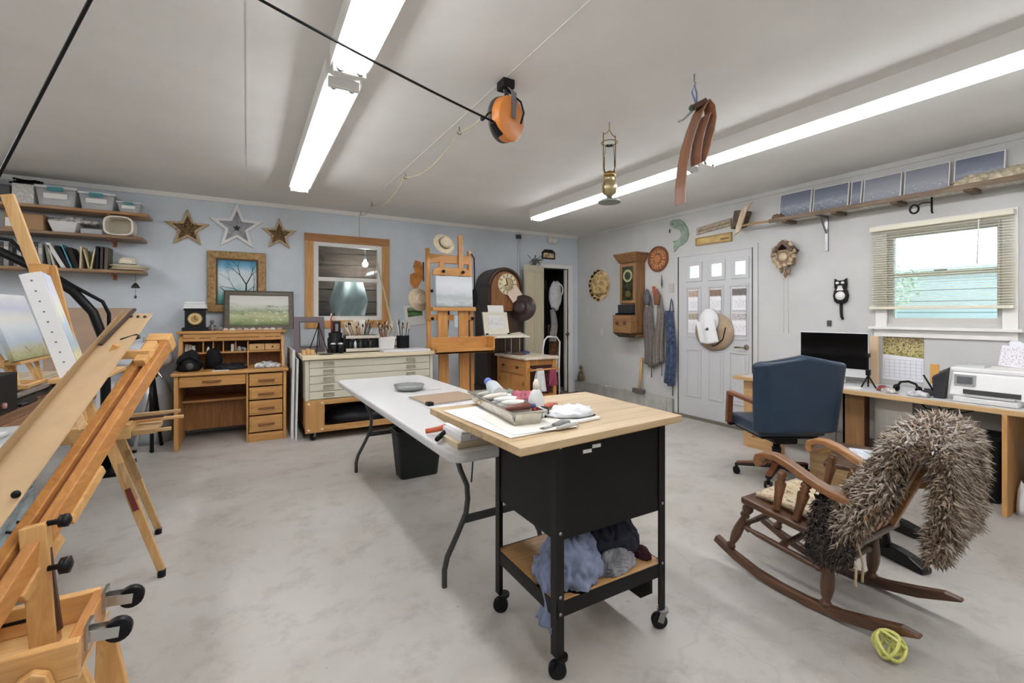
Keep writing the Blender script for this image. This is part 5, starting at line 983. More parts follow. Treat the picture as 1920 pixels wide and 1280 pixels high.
# ---------------------------------------------------------------- black steel cart
ca = T('steel_cart', 'black steel rolling cart with a pine board top', 'cart', (1.235, 1.555, 0))
CX0, CX1, CY0, CY1 = .955, 1.515, 1.325, 1.785; BK = M((15, 15, 14), .45); BKL = M((24, 24, 24), .42)
for a, sx_ in ((CX0, 1), (CX1, -1)):
    for b, sy in ((CY0, 1), (CY1, -1)):
        part(ca, 'leg', MB().prism([(0, 0), (.035*sx_, 0), (.035*sx_, .004*sy), (.004*sx_, .004*sy), (.004*sx_, .035*sy), (0, .035*sy)], (a, b, .085), (1, 0, 0), (0, 1, 0), .795), BKL)
        caster(ca, a+.017*sx_, b+.017*sy, .033, 0, -.55, STEEL if sx_ < 0 else BLKP)
part(ca, 'cabinet', B(CX0+.005, CX1-.03, CY0+.005, CY1-.005, .50, .875), BK, .003)
part(ca, 'side_skin', B(CX1-.03, CX1-.026, CY0+.03, CY1-.03, .50, .87), M((20, 20, 20), .5))
part(ca, 'lid_flange', B(CX0-.004, CX1+.004, CY0-.004, CY1+.004, .865, .885), BK)
for a in (1.08, 1.125): part(ca, 'paper_label', B(a, a+.04, CY0+.002, CY0+.005, .80+(a-1.08)*.3, .813+(a-1.08)*.3), PAPER)
part(ca, 'shelf_rim', B(CX0+.002, CX1-.002, CY0+.002, CY0+.006, .225, .28).box(CX0+.002, CX1-.002, CY1-.006, CY1-.002, .225, .28).box(CX0+.002, CX0+.006, CY0, CY1, .225, .28).box(CX1-.006, CX1-.002, CY0, CY1, .225, .28), BK)
part(ca, 'shelf_board', B(CX0+.006, CX1-.006, CY0+.006, CY1-.006, .262, .280), Wd((204, 156, 92), (178, 126, 66), 'x'), .002)
part(ca, 'axle_guard', B(CX1-.08, CX1-.01, CY0+.06, CY1-.06, .12, .225), BK)
for a, b, z_ in ((CX0+.018, CY0-.003, .84), (CX0+.018, CY0-.003, .53), (CX0+.018, CY0-.003, .30), (CX0+.018, CY0-.003, .24), (CX1-.018, CY0-.003, .53), (CX1-.018, CY0-.003, .28)):
    part(ca, 'bolt', MB().lathe([(.007, 0), (.006, .004), (0, .005)], (a, b+.003, z_), (0, -1, 0), 8), STEEL)
# pine board top made of glued staves
tb = part(ca, 'board_top', MB().hexa([(.715, 1.178, .886), (1.515, 1.238, .886), (1.535, 1.868, .886), (.685, 1.882, .886), (.715, 1.178, .888), (1.515, 1.238, .888), (1.535, 1.868, .888), (.685, 1.882, .888)]), Wd((192, 154, 98), (166, 124, 70), 'x', .7))
rr = random.Random(17)
for k in range(9):
    def pt(u, v, z): 
        a = Vector((.715, 1.178, z)).lerp(Vector((.685, 1.882, z)), v); b = Vector((1.515, 1.238, z)).lerp(Vector((1.535, 1.868, z)), v); return a.lerp(b, u)
    v0, v1 = k/9+.0008, (k+1)/9-.0008; dz = rr.uniform(0, .0006); g = rr.uniform(-8, 8)
    part(tb, 'stave', MB().hexa([pt(0, v0, .888), pt(1, v0, .888), pt(1, v1, .888), pt(0, v1, .888), pt(0, v0, .911+dz), pt(1, v0, .911+dz), pt(1, v1, .911+dz), pt(0, v1, .911+dz)]), Wd((196+g, 170+g, 128+g), (176+g, 146+g, 102+g), 'x', .7), .001)
ZC = .9125
# things on the cart top (frame of the tray runs diagonally)
slab('paper_sheet', 'large white paper sheet under the metal tray on cart', 'paper', .875, 1.545, .30, .50, ZC, .004, 4, PAPER)
slab('paper_sheet', 'cream card edge under the white sheet on cart', 'paper', .90, 1.45, .26, .32, ZC+.0045, .003, -4, M((230, 226, 214), .7))
tr = T('metal_tray', 'long shallow metal tray of paint tubes on the cart', 'tray', (1.0, 1.62, ZC+.008))
tm = Matrix.Translation((.905, 1.625, ZC+.009)) @ Matrix.Rotation(R(-97), 4, 'Z'); L_, Wt = .235, .052
def hx(a0, b0, a1, b1, h): return MB().hexa([(-a0, -b0, 0), (a0, -b0, 0), (a0, b0, 0), (-a0, b0, 0), (-a1, -b1, h), (a1, -b1, h), (a1, b1, h), (-a1, b1, h)])
TINm = M((196, 190, 176), .22, .9, var=.15, scale=12)
part(tr, 'floor', B(-L_, L_, -Wt, Wt, 0, .004).move(tm), TINm)
for nm, pts in (('long_wall', [(-L_, -Wt), (L_, -Wt), 0, -1]), ('long_wall', [(-L_, Wt), (L_, Wt), 0, 1]), ('end_wall', [(-L_, -Wt), (-L_, Wt), -1, 0]), ('end_wall', [(L_, -Wt), (L_, Wt), 1, 0])):
    (ax, ay), (bx_, by_), ox, oy = pts; f_ = .014; th = .003
    part(tr, nm, MB().hexa([(ax, ay, 0), (bx_, by_, 0), (bx_-ox*th, by_-oy*th, 0), (ax-ox*th, ay-oy*th, 0), (ax+ox*f_, ay+oy*f_, .045), (bx_+ox*f_, by_+oy*f_, .045), (bx_+ox*(f_-th), by_+oy*(f_-th), .045), (ax+ox*(f_-th), ay+oy*(f_-th), .045)]).move(tm), TINm)
part(tr, 'rim', MB().ring(rrect(-L_-.022, L_+.022, -Wt-.022, Wt+.022, .012, 3), rrect(-L_-.012, L_+.012, -Wt-.012, Wt+.012, .008, 3), (0, 0, .043), (1, 0, 0), (0, 1, 0), .005).move(tm), M((206, 200, 186), .28, .85))
TC = [(232, 232, 230), (206, 210, 206), (190, 186, 176), (226, 224, 214), (150, 170, 190), (214, 206, 190), (120, 60, 50), (200, 204, 210)]
capc = [(240, 240, 240), (40, 40, 40), (226, 226, 226), (200, 60, 50), (60, 90, 140)]
colname = ['white', 'pale green', 'grey', 'cream', 'light blue', 'tan', 'dark red', 'silver']
for k in range(16):
    u_ = -.21+.027*k; ang = 60+rr.uniform(-28, 28); m2 = tm @ Matrix.Translation((u_, rr.uniform(-.015, .015), .012+.014*(k % 3))) @ Matrix.Rotation(R(ang), 4, 'Z')
    t_ = T('paint_tube', colname[k % 8]+' paint tube '+['at the near end', 'near the front', 'in the middle', 'toward the back'][min(3, k//4)]+' of the metal tray', 'paint tube', tm @ Vector((u_, 0, .012)), 'paint tubes in the tray')
    part(t_, 'body', MB().tube([m2 @ Vector((-.055, 0, .004)), m2 @ Vector((-.03, 0, .006)), m2 @ Vector((.02, 0, .012)), m2 @ Vector((.045, 0, .012)), m2 @ Vector((.05, 0, .012))], [.004, .011, .0135, .0135, .007], 10), M(TC[k % 8], .4))
    part(t_, 'cap', MB().cyl(m2 @ Vector((.05, 0, .012)), m2 @ Vector((.067, 0, .012)), .008, n=10), M(capc[k % 5], .4))
bt = T('water_bottle', 'clear bottle with a blue cap lying at the tray far end', 'bottle', tm @ Vector((-.22, 0, .03)))
b0, b1 = tm @ Vector((-.08, .015, .055)), tm @ Vector((-.265, .03, .085)); dv = (b1-b0)
part(bt, 'body', MB().tube([b0, b0+dv*.55, b0+dv*.72, b0+dv*.8], [.03, .03, .022, .013], 14), plastic_clear((220, 228, 230), .6))
part(bt, 'cap', MB().tube([b0+dv*.78, b0+dv*1.0], [.018, .018], 12), M((70, 110, 190), .4)); part(bt, 'tip', MB().tube([b0+dv*1.0, b0+dv*1.08], [.012, .008], 10), M((190, 206, 226), .4))
one('pink_rag', 'crumpled pink paint rag behind the metal tray', 'rag', MB().heap((1.075, 1.745, ZC), (.06, .055, .045), 21, .5, 3, 34, 16, .2), M((188, 96, 112), .9, var=.2, scale=18))
one('green_rag', 'crumpled grey green rag at the far side of tray', 'rag', MB().heap((1.06, 1.84, ZC), (.04, .035, .04), 23, .5, 3, 30, 14, .2), M((140, 150, 132), .9, var=.2, scale=18))
sb_ = T('spray_bottle', 'clear plastic bottle standing beside the metal tray', 'bottle', (1.02, 1.555, ZC))
part(sb_, 'body', MB().lathe([(.03, 0), (.032, .01), (.032, .06), (.024, .085), (.012, .1)], (1.02, 1.555, ZC), n=18), plastic_clear((226, 228, 228), .7)); part(sb_, 'cap', MB().lathe([(.013, 0), (.013, .025), (.006, .04)], (1.02, 1.555, ZC+.1), n=12), M((226, 214, 190), .4))
one('plastic_film', 'crumpled clear plastic film heap on cart beside bottle', 'plastic film', MB().heap((1.10, 1.43, ZC+.012), (.085, .07, .028), 31, .4, 3, 34, 14, .2), M((222, 224, 226), .3))
slab('folded_paper', 'white folded papers under the plastic film', 'paper', 1.09, 1.42, .17, .16, ZC, .010, 8, PAPER)
one('orange_brush', 'orange foam brush lying behind the plastic film', 'brush', MB().tube([(1.09, 1.60, ZC+.012), (1.13, 1.615, ZC+.013), (1.17, 1.62, ZC+.011)], [.010, .013, .009], 8), M((196, 100, 80), .6))
tp = T('tape_roll', 'small black tape roll standing beside the tray end', 'tape', (.995, 1.47, ZC+.01))
part(tp, 'roll', MB().ring(circ(.022, 20), circ(.012, 20), (.99, 1.47, ZC+.027), (.9, .44, 0), (0, 0, 1), .02), BLKP); part(tp, 'core', MB().ring(circ(.012, 20), circ(.008, 20), (.99, 1.47, ZC+.027), (.9, .44, 0), (0, 0, 1), .02), WHITE)
kn = T('palette_knife', 'grey handled knife lying near the cart front', 'knife', (.96, 1.32, ZC))
part(kn, 'handle', MB().tube([(.94, 1.322, ZC+.01), (.98, 1.328, ZC+.013), (1.02, 1.335, ZC+.01)], [.009, .013, .008], 8), M((120, 122, 122), .5)); part(kn, 'blade', MB().bar((.88, 1.307, ZC+.010), (.94, 1.322, ZC+.010), .018, .003), STEEL)
one('pencil_grip', 'second pale handle lying beside the knife', 'tool', MB().tube([(.93, 1.285, ZC+.009), (.98, 1.292, ZC+.011), (1.03, 1.30, ZC+.008)], [.006, .01, .007], 8), M((176, 172, 164), .5))
# clothes on the lower shelf
def ridge(p): return 1-abs(mnoise.noise(p))*2.2
def drape(name, label, c, r, seed, col, amp=.4, fr=2.4, var=.12, sc=14, flat=.15):
    sv = Vector((seed*7.3, seed*3.1, seed)); c = Vector(c)
    def fn(d):
        th = math.atan2(d.y, d.x); s_ = math.sqrt(max(0, 1-d.z*d.z)); n1 = mnoise.noise(d*fr*.7+sv); n2 = mnoise.noise(d*fr*1.6+sv*1.3)
        pl = abs(math.sin(th*3.5+3.2*n1+4*n2+seed))**.55; p2 = abs(math.sin(th*8+d.z*5+5*n2+seed))**.6
        return .84+amp*.55*n1+.24*pl*(.35+.65*s_)+.07*p2+.05*ridge(d*fr*2.2+sv)
    mb = MB().ball((0, 0, 0), (1, 1, 1), 110, 60, fn); vs = []
    for q in mb.v: q.z = max(q.z, -flat); vs.append(Vector((c.x+q.x*r[0], c.y+q.y*r[1], c.z+(q.z+flat)*r[2])))
    mb.v = vs; return one(name, label, 'clothing', mb, M(col, .9, var=var, scale=sc, bump=.15))
drape('denim_shirt', 'blue grey chambray shirt heaped on the lower cart shelf', (1.10, 1.455, .281), (.125, .105, .16), 41, (124, 134, 162), .42, 1.9)
def sleeve(u, v): return (.945+.02*math.sin(v*3)+.01*math.sin(u*9), 1.37+.10*u-.02*v+.015*math.sin(v*7), .36-.20*v+.02*math.sin(u*math.pi)*(1-v)) if v > .3 else (1.0-.055*v/.3, 1.37+.10*u-.02*v, .36-.06*v+.02*math.sin(u*math.pi)*(1-v))
one('shirt_sleeve', 'blue grey shirt sleeve spilling over the cart shelf edge', 'clothing', MB().sheet(sleeve, 14, 16, .012), M((118, 130, 160), .9, var=.12, scale=14, bump=.15))
drape('navy_jumper', 'dark navy jumper heaped at back of the lower cart shelf', (1.355, 1.52, .281), (.135, .12, .165), 44, (30, 32, 48), .3, 1.7)
drape('grey_shirt', 'grey and white striped cloth tucked under the navy jumper', (1.30, 1.395, .281), (.09, .045, .065), 47, (120, 120, 124), .45, 2, .5, 9)
drape('maroon_cloth', 'dark maroon cloth at right corner of lower cart shelf', (1.465, 1.42, .281), (.03, .05, .035), 49, (66, 26, 36), .4, 3)
# ---------------------------------------------------------------- long desk under the right window
ld_ = T('long_desk', 'long plywood desk under the right window', 'desk', (4.55, 1.7, 0))
part(ld_, 'desktop', B(4.25, RW-.015, -.6, 2.86, .662, .694), Wd((214, 176, 122), (190, 146, 90), 'y'), .003)
part(ld_, 'top_sheet', B(4.30, RW-.02, -.6, 2.80, .694, .698), M((206, 208, 210), .35))
part(ld_, 'end_panel', B(4.30, 4.80, 2.74, 2.77, 0, .662), Wd((206, 164, 106), (176, 126, 70), 'z'), .002)
part(ld_, 'end_foot', B(4.30, 4.36, 2.40, 2.74, .0, .10).box(4.30, 4.33, 2.68, 2.74, .1, .662), Wd((206, 164, 106), (176, 126, 70), 'y'))
part(ld_, 'middle_leg', B(4.36, 4.38, 1.77, 1.92, 0, .662).box(4.36, 4.80, 1.90, 1.92, 0, .662), Wd((170, 124, 74), (136, 94, 52), 'z'), .002)
part(ld_, 'right_leg', B(4.25, 4.80, .93, .955, 0, .662), Wd((206, 152, 84), (178, 122, 58), 'z'), .002)
part(ld_, 'cleat', B(RW-.05, RW-.016, -.6, 2.74, .60, .662), PINE['y'])
one('cabinet_board', 'white cabinet side panel under the desk', 'panel', B(4.50, 4.515, 1.50, 1.745, .1, .655), M((214, 210, 200), .5))
mo = T('desktop_monitor', 'slim all-in-one computer with black screen on the long desk', 'monitor', (4.62, 2.11, .698))
mr = Matrix.Translation((4.62, 2.11, 0)) @ Matrix.Rotation(R(4), 4, 'Z')
part(mo, 'bezel', MB().box(-.012, .012, -.27, .27, .76, 1.15).move(mr), M((216, 216, 216), .35, .2), .005); part(mo, 'screen', MB().box(-.016, -.012, -.265, .265, .835, 1.145).move(mr), M((8, 8, 10), .08))
part(mo, 'stand', MB().box(.012, .03, -.09, .09, .698, .95).box(-.08, .10, -.09, .09, .698, .706).move(mr), M((206, 206, 206), .3, .6), .003)
wt = T('mini_tripod', 'small black camera tripod beside the monitor', 'tripod', (4.52, 1.80, .698))
for q in ((4.47, 1.83), (4.57, 1.82), (4.51, 1.74)): part(wt, 'leg', MB().cyl((*q, .70), (4.52, 1.80, .80), .006, n=6), BLACK)
part(wt, 'head', B(4.505, 4.535, 1.785, 1.815, .80, .85), BLACK, .004); part(wt, 'clip', B(4.50, 4.54, 1.79, 1.81, .95, .985).box(4.515, 4.525, 1.795, 1.805, .85, .95), BLACK, .003)
one('wood_post', 'narrow pale wood board standing behind the monitor edge', 'board', B(4.80, 4.83, 1.84, 1.90, .699, 1.12), M((222, 190, 150), .6))
for k, (a, b, an) in enumerate(((4.40, 2.42, 10), (4.42, 2.12, -8), (4.40, 1.86, 12))): slab('desk_paper', ['large', 'curled', 'small'][k]+' white paper on desk, '+['left of', 'in front of', 'right of']
    [k]+' the monitor', 'paper', a, b, .16, .2-.05*k, .6985, .003, an, PAPER, grp='papers on the long desk')
cal = T('wall_calendar', 'calendar with golden reed photo pinned under the window', 'calendar', (RW-.01, 1.69, .74))
part(cal, 'photo', onwall([(-.14, 0), (.14, -.02), (.14, .17), (.06, .2), (-.06, .205), (-.14, .18)], 1.69, .965, .003, .004), art('reeds', [(0, (150, 140, 60)), (.3, (196, 180, 110)), (.6, (150, 128, 76)), (1, (110, 94, 62))], 2, .9, 5, blot=[((60, 48, 30), .52, .6, 14, -.2, 1.2), ((226, 216, 170), .56, .64, 20, -.2, 1.2)]))
part(cal, 'month_grid', onwall([(-.14, -.22), (.14, -.22), (.14, -.02), (-.14, 0)], 1.69, .965, .003, .004), art('grid', [(0, (226, 226, 232)), (1, (234, 234, 238))], 2, .1, 3))
mb = MB()
for k in range(6): mb.box(RW-.0078, RW-.007, 1.56, 1.82, .77+k*.03, .772+k*.03)
for k in range(8): mb.box(RW-.0078, RW-.007, 1.56+k*.037, 1.562+k*.037, .77, .92)
part(cal, 'grid_lines', mb, M((170, 170, 180), .6))
# desk odds and ends
hp = T('headphones', 'black headphones lying on the long desk', 'headphones', (4.52, 1.52, .699))
part(hp, 'band', MB().tube([(4.50, 1.60, .73), (4.52, 1.58, .775), (4.52, 1.53, .785), (4.51, 1.48, .77), (4.50, 1.46, .73)], .009, 7), BLACK)
for b in (1.60, 1.46): part(hp, 'ear_cup', MB().ball((4.50, b, .728), (.03, .022, .03), 12, 8), BLKP)
for k, (a, b, r_, c, nm) in enumerate(((4.44, 1.66, .035, (150, 60, 60), 'dark red'), (4.36, 1.60, .035, (196, 190, 180), 'cream'), (4.55, 1.40, .05, (60, 60, 62), 'charcoal'), (4.37, 1.42, .045, (200, 200, 204), 'white wire'))):
    one('desk_oddment', nm+' oddment heap on the long desk by headphones', 'oddment', MB().heap((a, b, .699), (r_, r_*1.3, .03), k+60, .5, 3, 20, 10, .2), M(c, .6, var=.3, scale=30), 'oddments on the long desk')
pc = T('pencil_cup', 'black angular pencil cup with orange folder on the desk', 'pencil cup', (4.42, 1.31, .699))
part(pc, 'cup', MB().hexa([(4.39, 1.28, .699), (4.45, 1.28, .699), (4.45, 1.34, .699), (4.39, 1.34, .699), (4.38, 1.265, .91), (4.46, 1.265, .93), (4.46, 1.345, .88), (4.38, 1.345, .85)]), M((44, 46, 52), .45), .004)
part(pc, 'orange_card', B(4.41, 4.42, 1.315, 1.365, .80, .945), M((214, 156, 70), .6)); part(pc, 'pen', MB().cyl((4.42, 1.345, .74), (4.40, 1.40, .86), .006, n=7), BLACK)
pr = T('printer', 'white inkjet printer with small screen on the long desk', 'printer', (4.56, 1.08, .699))
PW = M((228, 228, 226), .4)
part(pr, 'body', MB().hexa([(4.40, .84, .735), (4.80, .84, .735), (4.80, 1.26, .735), (4.40, 1.26, .735), (4.43, .85, .90), (4.80, .85, .90), (4.80, 1.25, .90), (4.43, 1.25, .90)]), PW, .012, 3)
part(pr, 'lid', B(4.44, 4.80, .84, 1.26, .90, .935), PW, .01); part(pr, 'tray', B(4.34, 4.60, .90, 1.22, .70, .735), M((214, 214, 212), .4), .006)
part(pr, 'output_slot', B(4.395, 4.41, .90, 1.18, .755, .785), M((60, 60, 60), .5)); part(pr, 'guide', B(4.36, 4.40, .92, 1.16, .738, .752), M((190, 190, 188), .4), .004)
part(pr, 'screen_bezel', MB().hexa([(4.405, 1.12, .81), (4.42, 1.12, .81), (4.42, 1.23, .81), (4.405, 1.23, .81), (4.415, 1.12, .885), (4.43, 1.12, .885), (4.43, 1.23, .885), (4.415, 1.23, .885)]), M((150, 152, 150), .4)); part(pr, 'screen', MB().hexa([(4.401, 1.135, .825), (4.406, 1.135, .825), (4.406, 1.215, .825), (4.401, 1.215, .825), (4.409, 1.135, .872), (4.414, 1.135, .872), (4.414, 1.215, .872), (4.409, 1.215, .872)]), M((64, 66, 68), .2))
slab('printer_paper', 'loose white sheet lying on the printer lid', 'paper', 4.6, .94, .22, .26, .936, .003, 12, PAPER)
one('paper_booklet', 'thin open booklet lying on printer lid left side', 'booklet', B(4.52, 4.66, 1.10, 1.24, .936, .943), M((206, 210, 206), .6))
dsh = T('patterned_note', 'white note patterned with purple drawings propped on printer', 'card', (4.7, .97, .94))
part(dsh, 'card', MB().box(-.004, .004, -.085, .085, 0, .15).move(Matrix.Translation((4.68, .985, .94)) @ Matrix.Rotation(R(14), 4, 'Y') @ Matrix.Rotation(R(5), 4, 'X')), art('doodles', [(0, (226, 222, 226)), (1, (228, 226, 230))], 2, .1, 3, blot=[((110, 96, 130), .55, .6, 26, .1, .95)]))
one('tissue', 'white tissue pinned to the wall above the patterned note', 'tissue', MB().heap((RW-.03, 1.01, 1.02), (.02, .05, .06), 5, .3, 2, 18, 10, .7), M((230, 230, 236), .8))
bn = T('wastebasket', 'black plastic bin with open lid under the long desk', 'bin', (4.60, 1.10, 0))
tub_(bn, 4.60, 1.10, .22, .16, .28, .21, .46, M((24, 25, 26), .4)); part(bn, 'swing_lid', MB().hexa([(4.48, 1.01, .465), (4.72, 1.01, .465), (4.72, 1.03, .475), (4.48, 1.03, .475), (4.48, .97, .54), (4.72, .97, .54), (4.72, .98, .55), (4.48, .98, .55)]), BLKP)
bp = T('backpack', 'black backpack on the floor at the right edge under desk', 'backpack', (4.45, .72, 0))
part(bp, 'body', MB().heap((4.48, .72, 0), (.14, .14, .30), 3, .12, 1.6, 26, 16, .6), M((30, 30, 32), .6)); part(bp, 'strap', MB().tube([(4.36, .78, .4), (4.33, .80, .3), (4.34, .79, .15)], .014, 6), BLACK)
one('white_shoe', 'white crumpled bag beside the backpack', 'bag', MB().heap((4.40, .89, .0), (.05, .025, .16), 6, .3, 2, 18, 10, .3), M((214, 214, 214), .7))
for k, (yy_, zz_) in enumerate(((1.55, .60), (1.45, .62))): one('power_cable', ['long', 'short'][k]+' black cable drooping under the long desk', 'cable', MB().tube([(4.70, yy_, .655), (4.66, yy_-.08, .57), (4.64, yy_-.16, .56), (4.66, yy_-.26, .60), (4.70, yy_-.33, .655)], .005, 6), BLACK)
# ---------------------------------------------------------------- blue office chair
oc = T('office_chair', 'blue leather office chair with wooden arms and five-star base', 'office chair', (3.68, 2.09, 0), rz=R(-30))
NAVY = M((34, 55, 78), .36, var=.1, scale=3); RED = Wd((150, 86, 50), (108, 56, 30), 'y')
def padded(fn, nu, nv, th): return MB().sheet(fn, nu, nv, th)
def backf(u, v):      # local frame: +y is where the sitter looks; back stands at y = -.25
    z_ = .44+.52*v+.06*v*(1-abs(2*u-1)*.95); w = .255+.035*v; x_ = (2*u-1)*w
    e = max(0, abs(2*u-1)-.86)/.14
    return (x_, -.24-.055*v+.03*(2*u-1)**2*1.0+.03*e*e, z_)
part(oc, 'backrest', padded(backf, 24, 20, -.085), NAVY, .03, 4)
part(oc, 'back_piping', MB().tube([Vector(backf(i/20, 1))+Vector((0, -.012, -.012)) for i in range(21)], .008, 6).tube([Vector(backf(.03, j/12))+Vector((0, -.012, 0)) for j in range(13)], .006, 6).tube([Vector(backf(.97, j/12))+Vector((0, -.012, 0)) for j in range(13)], .006, 6), M((56, 80, 106), .36))
part(oc, 'lumbar_seam', MB().tube([Vector(backf(.08+.84*i/12, .24))+Vector((0, -.006, 0)) for i in range(13)], .004, 5), M((40, 64, 92), .4))
part(oc, 'seat', B(-.26, .26, -.22, .29, .385, .475), NAVY, .035, 4)
part(oc, 'seat_pan', B(-.22, .22, -.18, .24, .36, .386), BLACK, .01)
for s_ in (-1, 1):
    part(oc, 'armrest', MB().bar((s_*.30, -.24, .655), (s_*.305, .14, .665), .05, .03).bar((s_*.305, .145, .675), (s_*.285, .21, .40), .05, .035, (0, 1, 0)), RED, .008, 3)
    part(oc, 'arm_bracket', B(s_*.30-.015 if s_ > 0 else -.315, s_*.30+.015 if s_ > 0 else -.285, -.27, -.235, .64, .672).box(min(s_*.24, s_*.3), max(s_*.24, s_*.3), .17, .2, .385, .405), BLACK, .003)
part(oc, 'tilt_mechanism', B(-.09, .09, -.14, .12, .305, .362), BLACK, .02, 3); part(oc, 'lever', MB().tube([(.06, -.02, .33), (.2, -.04, .335), (.24, -.04, .33)], .006, 6), BLACK)
part(oc, 'gas_column', MB().cyl((0, 0, .07), (0, 0, .31), .026).cyl((0, 0, .19), (0, 0, .25), .034), BLKP)
for k in range(5):
    a = R(13+72*k); e = (.29*math.cos(a), .29*math.sin(a))
    ar = part(oc, 'base_arm', MB().bar((0, 0, .105), (*e, .082), .055, .035, (0, 0, 1), .045, .022), M((40, 34, 32), .4), .006); part(ar, 'wood_cap', MB().bar((.03*math.cos(a), .03*math.sin(a), .125), (*e, .096), .04, .008), RED)
    for d_ in (-.014, .014): part(oc, 'castor_wheel', MB().cyl((e[0]-math.sin(a)*d_, e[1]+math.cos(a)*d_, .027), (e[0]-math.sin(a)*(d_+.011*(1 if d_ > 0 else -1)), e[1]+math.cos(a)*(d_+.011*(1 if d_ > 0 else -1)), .027), .027, n=14), BLKP)
    part(oc, 'castor_stem', MB().cyl((*e, .03), (*e, .085), .012), BLACK)
# ---------------------------------------------------------------- rocking chair
rk = T('rocking_chair', 'dark turned-wood rocking chair tilted back on curved runners', 'rocking chair', (2.405, 1.1, 0))
XN, XF = 2.19, 2.62
DW = Wd((112, 72, 44), (64, 38, 22), 'y', 1.2, .38, .3); DWZ = Wd((112, 72, 44), (64, 38, 22), 'z', 1.2, .38, .3); LWD = Wd((190, 132, 72), (150, 94, 46), 'y', 1, .4, .3)
lo = [(1.575, .098), (1.46, .048), (1.34, .016), (1.22, .002), (1.10, .001), (.97, .014), (.85, .042), (.74, .086), (.70, .102)]
up = [(.705, .112), (.76, .116), (.85, .09), (.97, .058), (1.10, .042), (1.22, .042), (1.34, .056), (1.46, .088), (1.56, .132)]
for x_ in (XN, XF): part(rk, 'runner', MB().prism(lo+up, (x_-.018, 0, 0), (0, 1, 0), (0, 0, 1), .036), DW, .006)
def turned(p, q, r, prof, n=14):
    p, q = Vector(p), Vector(q); L = (q-p).length; return MB().lathe([(r*a, L*b) for a, b in prof], p, q-p, n)
PF = [(.7, 0), (.95, .04), (.7, .08), (.55, .1), (.75, .16), (1, .3), (.95, .45), (.65, .62), (.55, .68), (.95, .71), (.95, .74), (.6, .77), (.9, .8), (1.1, .86), (.9, .92), (.6, .95), (.7, 1)]
for x_ in (XN, XF):
    s_ = -1 if x_ == XN else 1
    part(rk, 'front_leg', turned((x_, 1.485, .10), (x_, 1.372, .372), .024, PF), DWZ)
    part(rk, 'back_leg', turned((x_, 1.03, .04), (x_, 1.01, .335), .028, PF), DWZ)
    part(rk, 'side_stretcher', turned((x_, 1.415, .235), (x_, 1.03, .19), .014, [(.6, 0), (.9, .05), (1.2, .08), (.7, .11), (1, .2), (1, .8), (.7, .89), (1.2, .92), (.9, .95), (.6, 1)]), DW)
    xa = x_+s_*.02
    for (y0, z0, y1, z1) in ((1.239, .39, 1.204, .585), (1.149, .375, 1.096, .565)): part(rk, 'arm_spindle', turned((xa-s_*.01, y0, z0), (xa, y1, z1), .024, [(.6, 0), (.9, .03), (.6, .06), (.65, .1), (.8, .4), (1.05, .68), (.6, .76), (.9, .8), (.6, .84), (.95, .9), (.6, 1)]), Wd((140, 86, 46), (84, 48, 24), 'z', 1, .35, .4))
    path = [(1.318, .572), (1.335, .60), (1.325, .635), (1.285, .655), (1.235, .657), (1.18, .642), (1.12, .615), (1.06, .588), (.99, .565), (.92, .555), (.85, .562), (.79, .585)]
    bot = [(1.295, .585), (1.302, .602), (1.296, .617), (1.27, .627), (1.235, .627), (1.18, .61), (1.12, .582), (1.06, .555), (.99, .532), (.92, .522), (.85, .53), (.785, .555)]
    part(rk, 'armrest', MB().prism(path+bot[::-1], (xa-.03, 0, 0), (0, 1, 0), (0, 0, 1), .06), LWD if x_ == XF else Wd((160, 106, 58), (112, 66, 32), 'y', 1, .35, .4), .007, 3)
part(rk, 'seat', MB().hexa([(XN-.04, .93, .315), (XF+.04, .93, .315), (XF+.045, 1.40, .368), (XN-.045, 1.40, .368), (XN-.04, .93, .345), (XF+.04, .93, .345), (XF+.045, 1.40, .402), (XN-.045, 1.40, .402)]), DW, .01, 3)
for (y_, z_) in ((1.42, .24), (1.23, .215), (1.03, .19)): part(rk, 'cross_stretcher', turned((XN, y_, z_), (XF, y_, z_), .015, [(.7, 0), (1.2, .1), (.8, .15), (1.1, .5), (.8, .85), (1.2, .9), (.7, 1)]), DWZ)
for x_ in (XN+.02, XF-.02): part(rk, 'back_post', MB().bar((x_, .955, .335), (x_, .765, .80), .05, .035, (1, 0, 0)), LWD, .006)
for k in range(4): part(rk, 'back_slat', MB().bar((XN+.10+k*.077, .945, .35), (XN+.10+k*.077, .765, .79), .012, .045, (1, 0, 0)), LWD)
part(rk, 'crest_rail', B(XN-.01, XF+.01, .735, .77, .76, .835), LWD, .01)
part(rk, 'lower_rail', MB().bar((XN-.035, .90, .445), (XN-.035, .805, .575), .02, .075, (1, 0, 0)), Wd((206, 156, 92), (176, 122, 62), 'y', 1, .4, .2), .01)
cu_ = T('seat_cushion', 'floral tapestry cushion on the rocking chair seat', 'cushion', (2.40, 1.17, .385))
def cush(sgn):
    def fn(u, v): e = max(0, 1-(2*u-1)**4)*max(0, 1-(2*v-1)**4); return (2.215+.37*u, 1.0+.36*v, .357+.041*v+.028+sgn*.03*e)
    return fn
FLO = art('tapestry', [(0, (206, 184, 146)), (.4, (222, 206, 172)), (.7, (200, 180, 140)), (1, (214, 196, 160))], 1, .9, 4, blot=[((196, 118, 66), .55, .62, 9, -1, 2), ((126, 134, 108), .56, .62, 12, -1, 2), ((150, 80, 60), .6, .65, 16, -1, 2)])
part(cu_, 'cover', MB().sheet(cush(1), 18, 18, .03), FLO)
part(cu_, 'back_pad', MB().hexa([(2.23, .95, .40), (2.57, .95, .40), (2.57, .99, .41), (2.23, .99, .41), (2.24, .84, .62), (2.56, .84, .62), (2.56, .88, .63), (2.24, .88, .63)]), FLO, .015, 3)
